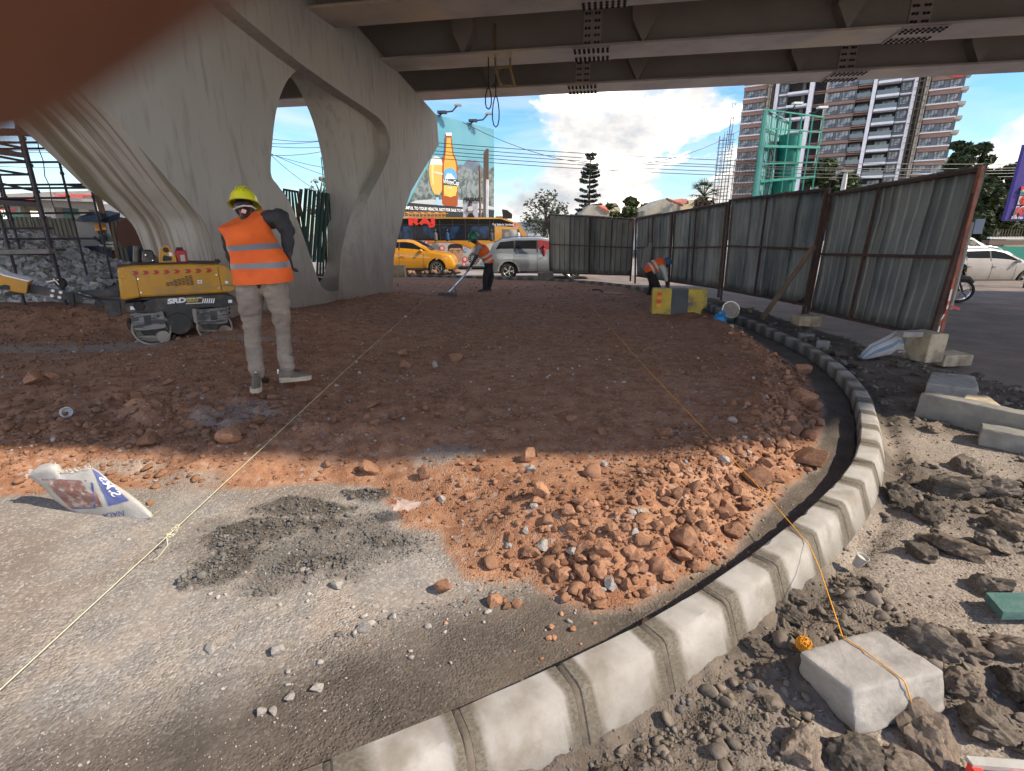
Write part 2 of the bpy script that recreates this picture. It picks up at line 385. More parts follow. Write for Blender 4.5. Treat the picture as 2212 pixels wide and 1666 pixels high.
    return dict(H=H, ins=ins, red=red, grey=grey, wet=np.maximum(np.maximum(wet2, bed*.92), .55*(1-red)*sst(.30, .75, np.exp(-(((wx+1.15)/.75)**2+((wy-2.35)/.42)**2))+.7*fbm(x, y, 5))), bed=bed, sdk=sdk, sdr=sdr, rub=rub, bare=bare, road=road_line)
NR, NC = 520, 600
tr_ = np.linspace(0, 1, NR); Yr = .30*(23.4/.30)**tr_; Yr = Yr+.0
uu = np.linspace(-1.42, 1.42, NC); 
GX = uu[None, :]*(Yr[:, None]+.9); GY = np.repeat(Yr[:, None], NC, 1)
gf = ground_fields(GX, GY)
V = np.stack([GX, GY, gf['H']], -1).reshape(-1, 3)
idx = np.arange(NR*NC).reshape(NR, NC)
F = np.stack([idx[:-1, :-1], idx[:-1, 1:], idx[1:, 1:], idx[1:, :-1]], -1).reshape(-1, 4)
insf = gf['ins'].ravel()[F].sum(1) >= 2
def ground_mat(name, outside_=False):
    m = bpy.data.materials.new(name); m.use_nodes = True; t = m.node_tree; b = t.nodes['Principled BSDF']; b.inputs['Roughness'].default_value = .92; b.inputs['Specular IOR Level'].default_value = .25
    nn = t.nodes.new; tcn = nn('ShaderNodeTexCoord')
    def noi(s, d=6, r=.62):
        n = nn('ShaderNodeTexNoise'); n.inputs['Scale'].default_value = s; n.inputs['Detail'].default_value = d; n.inputs['Roughness'].default_value = r; t.links.new(tcn.outputs['Object'], n.inputs['Vector']); return n.outputs[0]
    def vor(s):
        n = nn('ShaderNodeTexVoronoi'); n.inputs['Scale'].default_value = s; t.links.new(tcn.outputs['Object'], n.inputs['Vector']); return n
    def rg(v, a, bb, c=0., d=1.):
        r = nn('ShaderNodeMapRange'); r.inputs[1].default_value = a; r.inputs[2].default_value = bb; r.inputs[3].default_value = c; r.inputs[4].default_value = d; t.links.new(v, r.inputs[0]); return r.outputs[0]
    def mix(f, a, bb):
        x = nn('ShaderNodeMix'); x.data_type = 'RGBA'
        if isinstance(f, float): x.inputs[0].default_value = f
        else: t.links.new(f, x.inputs[0])
        for i, v in ((6, a), (7, bb)):
            if isinstance(v, tuple): x.inputs[i].default_value = (*v, 1)
            else: t.links.new(v, x.inputs[i])
        return x.outputs[2]
    at_ = nn('ShaderNodeAttribute'); at_.attribute_name = 'mask'; sp = nn('ShaderNodeSeparateColor'); t.links.new(at_.outputs['Color'], sp.inputs[0])
    grain = vor(85); fg = rg(grain.outputs['Distance'], 0, .6); sepc = nn('ShaderNodeSeparateColor'); t.links.new(grain.outputs['Color'], sepc.inputs[0])
    peb = vor(32); sepp = nn('ShaderNodeSeparateColor'); t.links.new(peb.outputs['Color'], sepp.inputs[0])
    if not outside_:
        red = mix(rg(noi(1.1, 5), .35, .65), (.345, .178, .095), (.42, .240, .148))
        red = mix(rg(noi(.55, 4), .50, .62, 0, .55), red, (.235, .105, .055))
        red = mix(rg(noi(7, 6), .40, .66), red, (.225, .10, .052))
        red = mix(rg(sepc.outputs[0], .72, 1.0, 0, .5), red, (.44, .26, .18))
        red = mix(rg(sepp.outputs[0], .93, .95, 0, .6), red, (.36, .30, .26))
        gr = mix(rg(noi(2.0, 5), .38, .62), (.35, .318, .278), (.40, .332, .268))
        gr = mix(rg(noi(5.5, 6), .42, .6, 0, .7), gr, (.255, .245, .23))
        gr = mix(rg(noi(.8, 5), .47, .60, 0, .7), gr, (.23, .175, .13))
        gr = mix(rg(sepc.outputs[0], .0, 1.0, 0, .55), gr, (.15, .142, .134))
        gr = mix(rg(sepc.outputs[1], .75, 1.0, 0, .7), gr, (.46, .44, .41))
        wet = mix(rg(noi(3.3, 6), .40, .62), (.070, .058, .046), (.115, .095, .076))
        wet = mix(rg(sepc.outputs[1], .6, 1.0, 0, .35), wet, (.17, .15, .13))
        out = mix(sp.outputs[1], red, gr); out = mix(sp.outputs[2], out, wet)
    else:
        ch = mix(rg(noi(3.0, 6), .4, .62), (.095, .078, .062), (.17, .138, .108))
        ch = mix(rg(sepc.outputs[0], .5, 1, 0, .5), ch, (.17, .15, .13))
        tan = mix(rg(noi(2.4, 6), .38, .62), (.27, .225, .182), (.345, .295, .245))
        tan = mix(rg(sepc.outputs[0], .2, 1, 0, .6), tan, (.13, .105, .085)); tan = mix(rg(sepc.outputs[1], .8, 1, 0, .8), tan, (.38, .35, .31))
        rd = mix(rg(noi(1.2, 6), .38, .62), (.17, .14, .12), (.25, .20, .165))
        rd = mix(rg(sepc.outputs[0], .4, 1, 0, .35), rd, (.09, .085, .08))
        out = mix(sp.outputs[1], ch, tan); out = mix(sp.outputs[2], out, rd)
    t.links.new(out, b.inputs['Base Color'])
    bp = nn('ShaderNodeBump'); bp.inputs['Distance'].default_value = .012; t.links.new(rg(noi(2.2, 5), .38, .62, .2, .95), bp.inputs['Strength'])
    ad = nn('ShaderNodeMath'); ad.operation = 'MULTIPLY_ADD'; t.links.new(fg, ad.inputs[0]); ad.inputs[1].default_value = -.55; t.links.new(noi(24, 6, .7), ad.inputs[2])
    t.links.new(ad.outputs[0], bp.inputs['Height']); t.links.new(bp.outputs[0], b.inputs['Normal'])
    return m
M['site'] = ground_mat('site_soil'); M['verge'] = ground_mat('verge_soil', True)
def sheet(name, faces, mask, m):
    used = np.unique(faces); rm = np.full(len(V), -1); rm[used] = np.arange(len(used))
    o = npmesh(name, V[used], rm[faces], m, smooth=True)
    a = o.data.color_attributes.new('mask', 'FLOAT_COLOR', 'POINT')
    mm = np.concatenate([mask.reshape(-1, 3)[used], np.ones((len(used), 1))], 1).astype(np.float32); a.data.foreach_set('color', mm.ravel())
    return o
mi_ = np.stack([gf['red'], gf['grey'], gf['wet']], -1); mo_ = np.stack([gf['rub'], gf['bare'], gf['road']], -1)
site = tag(sheet('site_ground', F[insf], mi_, M['site']), kind='structure')
verge = tag(sheet('verge_ground', F[~insf], mo_, M['verge']), kind='structure')
def gh(x, y): return float(ground_fields(np.array([[x]]), np.array([[y]]))['H'][0, 0])
def ghv(x, y): return ground_fields(x[None, :], y[None, :])['H'][0]
# road surface out to the horizon (asphalt), the light concrete lane apron and a white edge line
gl('asphalt', (.23, .21, .19), (.285, .262, .24), .6, .9, bump=.3, bscale=60, c3=(.16, .145, .13), s3=.25)
mb = MB(); S_ = 1500.
mb.add([(-S_, -S_, -.122), (S_, -S_, -.122), (S_, S_, -.122), (-S_, S_, -.122)], [(0, 1, 2, 3)]); tag(mb.build('road', M['asphalt']), kind='structure')

# ================================================================== KERB
gl('kerb_near', (.285, .268, .24), (.355, .338, .31), 6, .85, bump=.25, bscale=60, c3=(.225, .20, .165), s3=5, dist=.008)
gl('mortar', (.20, .175, .14), (.125, .11, .09), 14, .95, bump=.5, bscale=70)
gl('mortar_stain', (.15, .125, .095), (.085, .072, .056), 9, .95, bump=.4, bscale=70)
t_ = M['kerb_near'].node_tree; b_ = t_.nodes['Principled BSDF']; s_ = b_.inputs['Base Color'].links[0].from_socket; a_ = t_.nodes.new('ShaderNodeAttribute'); a_.attribute_name = 'stain'; x_ = t_.nodes.new('ShaderNodeMix'); x_.data_type = 'RGBA'
n_ = t_.nodes.new('ShaderNodeTexNoise'); n_.inputs['Scale'].default_value = 30; n_.inputs['Detail'].default_value = 5; m_ = t_.nodes.new('ShaderNodeMath'); m_.operation = 'MULTIPLY'; r_ = t_.nodes.new('ShaderNodeMapRange'); r_.inputs[1].default_value = .3; r_.inputs[2].default_value = .6; r_.inputs[3].default_value = .72; t_.links.new(n_.outputs[0], r_.inputs[0]); t_.links.new(a_.outputs['Fac'], m_.inputs[0]); t_.links.new(r_.outputs[0], m_.inputs[1])
t_.links.new(m_.outputs[0], x_.inputs[0]); t_.links.new(s_, x_.inputs[6]); x_.inputs[7].default_value = (.10, .084, .060, 1); t_.links.new(x_.outputs[2], b_.inputs['Base Color'])
kerb = thing('kerb', (0, 0, 0), 'curved kerb of pale concrete blocks with damp mortar joints around the red soil', 'kerb')
BL = .405
ks2, tot = resample(KS, BL)
def knorm(i):
    a = ks2[max(i-1, 0)]; b = ks2[min(i+1, len(ks2)-1)]; t = (b-a)/np.hypot(*(b-a)); return t
SECT = [(0, -.06), (0, .168), (.010, .18), (.108, .182), (.128, .172), (.150, .125), (.196, .0), (.198, -.07)]
mort = MB()
for i in range(len(ks2)-1):
    a = Vector((*ks2[i], 0)); b = Vector((*ks2[i+1], 0)); t = (b-a).normalized(); nrm = Vector((t.y, -t.x, 0)); L = (b-a).length
    if a.y > 20.1 and a.x < -8: continue
    near = a.length < 6; FS = [0, .015, .035, .06, .09, .12, .16, .24, .36, .5, .64, .76, .84, .88, .91, .94, .965, .985, 1] if near else [0, .03, .12, .5, .88, .97, 1]; segs = len(FS)-1; st_a = random.uniform(.10, .25); st_b = random.uniform(.08, .20); stain = []; g_ = .011 if near else .018
    t1 = knorm(i); t2 = knorm(i+1); n1 = Vector((t1[1], -t1[0], 0)); n2 = Vector((t2[1], -t2[0], 0))
    b_ = MB(); rings = []; jz = random.uniform(-.004, .004); jt = random.uniform(-.01, .01)
    for j in range(segs+1):
        f = FS[j]; ins_ = .006 if j in (0, segs) else 0
        p = a+t*(g_+(L-2*g_)*f); nn_ = n1.lerp(n2, f).normalized(); ring = []
        S2 = SECT
        for o_, z in S2:
            oo = o_+(ins_ if o_ == 0 else -ins_); zz = z+jz+jt*(f-.5)-(ins_ if z > .15 else 0)
            q = p+nn_*oo+Vector((0, 0, zz))
            if near:
                d = .0035*mnoise.noise(q*14)+.002*mnoise.noise(q*45); q += Vector((nn_.x*d, nn_.y*d, d*.8))
                if .10 < o_ < .16 or o_ < .012: e = max(0, mnoise.noise(q*17+Vector((3, 1, 2)))-.42)*.03; q -= nn_*e*(1 if o_ > .1 else -1)+Vector((0, 0, e*.6))
            ring.append(q); wb_ = .05*mnoise.noise(q*7)+.02*mnoise.noise(q*25)+(.04 if z < .1 else 0); stain.append(max(sst(st_a+wb_+.035, st_a+wb_-.02, f), sst(1-st_b-wb_-.035, 1-st_b-wb_+.02, f), .55*sst(.045, .0, z+wb_*.4)))
        rings.append(ring)
    b_.loft(rings); kb = b_.build('kerb_block', M['kerb_near'], kerb, smooth=True, angle=32)
    ca = kb.data.color_attributes.new('stain', 'FLOAT_COLOR', 'POINT'); ca.data.foreach_set('color', np.repeat(np.array(stain, np.float32), 4))
    # mortar in the joint and smeared a little over the block ends
    n_ = n1; base = a
    for sgn in (0,):
        w = .016 if near else .028
        rr = []
        for j, f in enumerate((-1, -.5, 0, .5, 1)):
            ring = []
            for o_, z in SECT:
                cx = o_ if o_ else 0
                wob = 1+.5*mnoise.noise(Vector((i*3.1, z*14, o_*12+f)))
                pr = -.0015 if abs(f) < .6 else -.005
                ring.append(base+t*(f*w*wob*(1.25 if z < .1 else .9))+n_*(o_+(pr if o_ > .05 else -pr))+Vector((0, 0, z+(pr if z > .15 else 0))))
            rr.append(ring)
        mort.loft(rr)
tag(mort.build('mortar_joints', M['mortar_stain'], kerb, smooth=True, angle=50), kind='stuff')

# ================================================================== PIER
def spl(P, k=4, closed=True):
    n = len(P); out = []
    for i in range(n if closed else n-1):
        g = lambda j: P[j % n] if closed else P[max(0, min(n-1, j))]
        a, b, c, d = g(i-1), g(i), g(i+1), g(i+2)
        for q in range(k):
            t = q/k; out.append(tuple(.5*(2*b[m]+(c[m]-a[m])*t+(2*a[m]-5*b[m]+4*c[m]-d[m])*t*t+(3*b[m]-a[m]-3*c[m]+d[m])*t**3) for m in (0, 1)))
    if not closed: out.append(P[-1])
    return out
PN = Vector((1, -.22, 0)).normalized(); PP = Vector((-3.87, 10.0, 0)); PT = Vector((.22, 1, 0)).normalized()
def pier_yz(x, y, off=0.0):
    q = onplane(x, y, PP+PN*off, PN); return ((q-PP).dot(PT), q.z)
def pier_pt(s, z, off): return PP+PT*s+PN*off+Vector((0, 0, z))
near_edge = [(517, 640), (507, 590), (495, 540), (477, 483), (445, 440), (410, 400), (352, 330), (290, 260), (243, 215), (197, 170)]
pe = [pier_yz(*p) for p in near_edge]; PEN = len(pe)
s0, z0 = pe[-1]; s1, z1 = pe[-3]; sl_ = (z0-z1)/(s0-s1)
up = [(s0-.7, z0+.45), (s0-1.6, z0+.85), (s0-2.8, z0+1.15), (s0-4.2, z0+1.35)]
outer = [(pier_yz(520, 690)[0], .05), (pe[0][0]-.0, .35)]+pe+up+[(s0-4.4, 6.35)]
outer = [(pe[0][0]-.02, -.1)]+pe+up+[(s0-4.4, 6.3)]
capt = [pier_yz(*p) for p in [(721, 0), (772, 60), (835, 127), (915, 220), (943, 248)]]
# a straight, slightly falling cap top
fit = np.polyfit([c[0] for c in capt], [c[1] for c in capt], 1); topz = lambda s: fit[0]*s+fit[1]
far_e = [pier_yz(*p) for p in [(948, 313), (918, 362), (888, 413), (875, 452), (865, 493), (857, 525), (851, 555), (849, 590), (850, 622)]]
farend = capt[-1][0]
npe = spl(pe+up, 4, False)
outer = [(pe[0][0]-.02, -.1)]+npe+[(s0-4.4, topz(capt[0][0])+.35)]+[(capt[0][0], topz(capt[0][0])), (farend, topz(farend))]+far_e+[(far_e[-1][0], -.1)]
hole_px = [(585, 372), (590, 290), (597, 240), (608, 200), (625, 168), (648, 148), (668, 142), (690, 148), (712, 172), (735, 222), (752, 275), (765, 340), (771, 400), (776, 450), (776, 500), (774, 560), (765, 600), (745, 622), (718, 630), (698, 622), (686, 600), (672, 560), (655, 510), (640, 470), (622, 430), (600, 400)]
REC = -.28
hole = spl([pier_yz(*p, REC) for p in hole_px])
def poly_with_hole(outer, hole, off):
    bm = bmesh.new(); eo = []; fo = off if callable(off) else (lambda s: off)
    def ring(pts):
        vs = [bm.verts.new(pier_pt(s, z, fo(s))) for s, z in pts]; return [bm.edges.new((vs[i], vs[(i+1) % len(vs)])) for i in range(len(vs))]
    es = ring(outer)
    if hole: es += ring(hole)
    bmesh.ops.triangle_fill(bm, use_beauty=True, use_dissolve=False, edges=es)
    return bm
def extrude_poly(mb, outer, hole, o0, o1):
    F_ = o0 if callable(o0) else (lambda s: o0)
    for off in (F_, o1):
        bm = poly_with_hole(outer, hole, off); bm.verts.index_update()
        mb.add([v.co for v in bm.verts], [tuple(v.index for v in f.verts) for f in bm.faces]); bm.free()
    for ring in [outer]+([hole] if hole else []):
        n = len(ring); vs = [pier_pt(s, z, F_(s)) for s, z in ring]+[pier_pt(s, z, o1) for s, z in ring]
        mb.add(vs, [(i, (i+1) % n, (i+1) % n+n, i+n) for i in range(n)])
pier = thing('bridge_pier', PP, 'tall flared concrete bridge pier with an arched opening beside the road roller', 'bridge pier')
pier.location = (0, 0, 0)
def stain_mat():
    m = mat('pier_concrete', (.395, .368, .328), (.425, .40, .36), 1.3, .86, bump=.10, bscale=40, stretch=(1, 1, .18))
    t = m.node_tree; b = t.nodes['Principled BSDF']; nn = t.nodes.new
    src = b.inputs['Base Color'].links[0].from_socket
    tcn = nn('ShaderNodeTexCoord'); mp = nn('ShaderNodeMapping'); mp.inputs['Scale'].default_value = (1.0, 1.0, .16); t.links.new(tcn.outputs['Object'], mp.inputs[0])
    n1 = nn('ShaderNodeTexNoise'); n1.inputs['Scale'].default_value = 8.5; n1.inputs['Detail'].default_value = 7; t.links.new(mp.outputs[0], n1.inputs['Vector'])
    r1 = nn('ShaderNodeMapRange'); r1.inputs[1].default_value = .52; r1.inputs[2].default_value = .72; r1.inputs[4].default_value = .38; t.links.new(n1.outputs[0], r1.inputs[0])
    mx = nn('ShaderNodeMix'); mx.data_type = 'RGBA'; t.links.new(r1.outputs[0], mx.inputs[0]); t.links.new(src, mx.inputs[6]); mx.inputs[7].default_value = (.175, .145, .11, 1)
    # soil splash on the lowest metre
    sp = nn('ShaderNodeSeparateXYZ'); t.links.new(tcn.outputs['Object'], sp.inputs[0])
    n2 = nn('ShaderNodeTexNoise'); n2.inputs['Scale'].default_value = 2.2; n2.inputs['Detail'].default_value = 7; t.links.new(tcn.outputs['Object'], n2.inputs['Vector'])
    ad = nn('ShaderNodeMath'); ad.operation = 'MULTIPLY_ADD'; t.links.new(n2.outputs[0], ad.inputs[0]); ad.inputs[1].default_value = 1.6; t.links.new(sp.outputs[2], ad.inputs[2])
    r2 = nn('ShaderNodeMapRange'); r2.inputs[1].default_value = 2.8; r2.inputs[2].default_value = 1.3; r2.inputs[4].default_value = .62; t.links.new(ad.outputs[0], r2.inputs[0])
    mx2 = nn('ShaderNodeMix'); mx2.data_type = 'RGBA'; t.links.new(r2.outputs[0], mx2.inputs[0]); t.links.new(mx.outputs[2], mx2.inputs[6]); mx2.inputs[7].default_value = (.17, .105, .065, 1)
    t.links.new(mx2.outputs[2], b.inputs['Base Color']); return m
M['pier'] = stain_mat()
def rill_mat():   # long water stains running down the sloping end face
    m = mat('pier_end_concrete', (.38, .35, .305), (.45, .42, .375), 1.5, .86, bump=.1, bscale=40)
    t = m.node_tree; b = t.nodes['Principled BSDF']; nn = t.nodes.new; src = b.inputs['Base Color'].links[0].from_socket
    tcn = nn('ShaderNodeTexCoord'); mp = nn('ShaderNodeMapping'); mp.inputs['Scale'].default_value = (4.6, .18, .22); t.links.new(tcn.outputs['Object'], mp.inputs[0])
    cur = src
    for s_, lo, hi, c, a in ((1.0, .50, .60, (.155, .135, .075), .85), (2.3, .54, .62, (.17, .125, .085), .7)):
        n1 = nn('ShaderNodeTexNoise'); n1.inputs['Scale'].default_value = s_; n1.inputs['Detail'].default_value = 5; t.links.new(mp.outputs[0], n1.inputs['Vector'])
        r1 = nn('ShaderNodeMapRange'); r1.inputs[1].default_value = lo; r1.inputs[2].default_value = hi; r1.inputs[4].default_value = a; t.links.new(n1.outputs[0], r1.inputs[0])
        mx = nn('ShaderNodeMix'); mx.data_type = 'RGBA'; t.links.new(r1.outputs[0], mx.inputs[0]); t.links.new(cur, mx.inputs[6]); mx.inputs[7].default_value = (*c, 1); cur = mx.outputs[2]
    t.links.new(cur, b.inputs['Base Color']); return m
M['pier_end'] = rill_mat()
TH_P = 1.45
mb = MB(); extrude_poly(mb, outer, hole, lambda s: REC-.82-.70*max(0, min(1, (pe[0][0]+1.2-s)/1.8)), REC)
core = mb.build('shaft', [M['pier'], M['pier_end']], pier)
core.data.polygons.foreach_set('use_smooth', [True]*len(core.data.polygons)); core.data.set_sharp_from_angle(angle=.45)
for p in core.data.polygons:     # the near sloping end face carries the water stains
    if p.normal.y < -.35 and p.center.y < 9.9 and abs(p.normal.x) < .5 and p.area > .001:
        c = p.center
        if (c-PP).dot(PT) < pe[0][0]+.4: p.material_index = 1
# raised band: cap beam and far flank stand proud of the recessed web
inner_px = [(470, -25), (505, 18), (580, 82), (640, 130), (688, 165), (745, 205), (795, 238), (825, 262), (840, 290), (843, 322), (835, 350), (815, 392), (795, 430), (778, 480), (766, 530), (759, 585), (757, 640)]
ip = spl([pier_yz(*p) for p in inner_px], 4, False)
band = [(ip[0][0]-3.0, ip[0][1]+1.6)]
band = [(s0-2.2, topz(capt[0][0])+.33), (capt[0][0], topz(capt[0][0])), (farend, topz(farend))]+far_e+[(far_e[-1][0], -.1), (ip[-1][0], -.1)]+ip[::-1]
mb = MB(); extrude_poly(mb, band, None, REC-.01, .0)
bo = mb.build('raised_band', M['pier'], pier); bv = bo.modifiers.new('b', 'BEVEL'); bv.width = .03; bv.segments = 2; bv.limit_method = 'ANGLE'; bv.angle_limit = .6

# ================================================================== FLYOVER DECK
DZ = 5.62
DD = Vector((math.cos(math.radians(-10.2)), math.sin(math.radians(-10.2)), 0)); DNv = Vector((-DD.y, DD.x, 0))
fly = thing('flyover', (0, 0, 0), 'steel girder flyover deck crossing overhead on the concrete pier', 'flyover')
g3 = gz(1225, 203, DZ)    # far edge of the far girder's bottom flange
def frame_pt(s, d, z): return g3+DD*s+DNv*d+Vector((0, 0, z-DZ))
def gz_s(x, y, z): q = gz(x, y, z)-g3; return q.dot(DD), q.dot(DNv)
spacing = 2.86; GW = .92; WEB = 1.62
S0, S1 = -26, 46
stiff0 = gz_s(1378, 172, DZ)[0]
bolt_r = .028
for gi in range(5):
    d_far = -gi*spacing; dc = d_far-GW/2
    mb = MB()
    def bx(s0_, s1_, d0, d1, z0_, z1_, mi=0, mb=mb):
        vs = [frame_pt(s, d, z) for s in (s0_, s1_) for d in (d0, d1) for z in (z0_, z1_)]
        mb.add(vs, [(0, 1, 3, 2), (4, 6, 7, 5), (0, 4, 5, 1), (2, 3, 7, 6), (0, 2, 6, 4), (1, 5, 7, 3)], mi)
    E1 = 15 if gi == 4 else S1  # unseen nearest girder cut short so it casts no stray shadow
    bx(S0, E1, dc-GW/2, dc+GW/2, DZ, DZ+.045, 1)
    bx(S0, E1, dc-.02, dc+.02, DZ+.047, DZ+WEB, 0)
    bx(S0, E1, dc-.3, dc+.3, DZ+WEB+.002, DZ+WEB+.04, 0)
    g_o = mb.build('girder', [M['steel'], M['flange']], fly)
    if gi > 2: continue
    for j in range(-5, 8):
        sc = stiff0+4.05*j+(.0 if gi == 0 else -.05)
        w = MB(); hw = .27
        poly = [(-hw, DZ+WEB-.03), (hw, DZ+WEB-.03), (hw, DZ+.52), (.0, DZ+.05), (-hw, DZ+.52)]
        n = len(poly)
        vs = [frame_pt(sc+a, dc-.022, z) for a, z in poly]+[frame_pt(sc+a*.93, dc-.33, z) for a, z in poly]
        w.add(vs, [tuple(range(n)), tuple(range(2*n-1, n-1, -1))]+[(q, q+n, (q+1) % n+n, (q+1) % n) for q in range(n)])
        w.build('stiffener', M['steel'], g_o)
    # bolted splices
    spl = {0: [(1258, 190), (1830, 160)], 1: [(1278, 118), (1975, 75)], 2: [(1305, 0)]}[gi]
    for (sx_, sy_) in spl:
        sc = gz_s(sx_, sy_, DZ)[0]
        p_ = MB(); hw = .42
        vs_ = lambda s0_, s1_, d0, d1, z0_, z1_: p_.add([frame_pt(s, d, z) for s in (s0_, s1_) for d in (d0, d1) for z in (z0_, z1_)], [(0, 1, 3, 2), (4, 6, 7, 5), (0, 4, 5, 1), (2, 3, 7, 6), (0, 2, 6, 4), (1, 5, 7, 3)])
        vs_(sc-hw, sc+hw, dc-GW/2+.03, dc+GW/2-.03, DZ-.022, DZ-.002); vs_(sc-.2, sc+.2, dc-.045, dc-.022, DZ+.1, DZ+WEB-.1)
        so_ = p_.build('splice_plate', M['steel'] if False else M['flange'], g_o)
        q_ = MB()
        for a in range(8):
            for b in range(8):
                if b in (3, 4): continue
                c = frame_pt(sc-hw+.06+a*(2*hw-.12)/7, dc-GW/2+.08+b*(GW-.16)/7, DZ-.03); q_.lathe([(.03, 0), (.03, .022), (.0, .03)][::-1], c-Vector((0, 0, .012)), 'Z', 6)
        for a in (-.14, -.07, .07, .14):
            for b in range(9):
                c = frame_pt(sc+a, dc-.062, DZ+.2+b*.14); q_.box(c, (.042, .036, .042))
        tag(q_.build('bolts', M['dark_metal'], g_o), kind='stuff')
# deck slab, far cantilever edge, shadow-shaped near edge, parapet
edge = [(-30, .75), (4.5, .60), (7.0, .45), (8.9, .45), (10.1, .8), (11.1, 1.55), (12.6, 2.1), (30, 2.4), (44, 1.0)]  # out-of-view near edge, its curve shaped to place the shadow on the ground
def shift(p): return p
mb = MB()
farl = [frame_pt(S0, 1.15, 0), frame_pt(S1, 1.15, 0)]
pts = [(p.x, p.y) for p in farl][::-1]+edge
mb.prism([(a, b) for a, b in pts], 2, DZ+WEB+.05, DZ+WEB+.32); mb.build('deck_slab', M['slab'], fly)
mb = MB(); mb.bar(frame_pt(S0, 1.05, DZ+WEB+.32+.45), frame_pt(S1, 1.05, DZ+WEB+.32+.45), .2, .9); mb.build('parapet', M['concrete_band'], fly)
mb = MB()
for (a, b), (c, d) in zip(edge, edge[1:]): mb.bar((a, b+.12, DZ+WEB+.78), (c, d+.12, DZ+WEB+.78), .2, .9)
mb.build('parapet', M['concrete_band'], fly)
# rebar hanger frame under the deck and hanging ropes
mb = MB(); y_ = frame_pt(0, -GW-1.0, 0).y
gl('timber', (.26, .18, .09), (.2, .135, .07), 6, .8)
A = at(1070, 148, 13.4); B = at(1082, 186, 13.4); C_ = at(1102, 145, 13.4); D_ = at(1112, 186, 13.4)
mb.bar(A, B, .06, .06); mb.bar(C_, D_, .06, .06); mb.bar(B, D_, .05, .05); mb.bar(A, C_, .05, .05)
mb.bar(A, A+Vector((0, 0, .9)), .05); mb.bar(C_, C_+Vector((0, 0, .9)), .05)
tag(mb.build('timber_frame', M['timber']), 'small timber frame hanging under the far steel girders', 'timber frame')
for (x, yt, ym, yb, w), lb in zip([(1055, 112, 190, 236, 8), (1071, 150, 207, 275, 9)], ['shorter black rope loop hanging from the second girder', 'longer black rope loop hanging below the deck against the sky']):
    mb = MB(); Yd = 13.3 if x < 1060 else 14.2
    loop = [at(x, yt, Yd), at(x, ym, Yd)]
    for k_ in range(13):
        an = PI*2*k_/12; loop.append(at(x+w*math.sin(an)*(.6+.4*(1-math.cos(an))/2), ym+(yb-ym)*(1-math.cos(an))/2, Yd))
    mb.tube(loop, .016, 6); tag(mb.build('hanging_rope', M['black'], smooth=True), lb, 'rope')
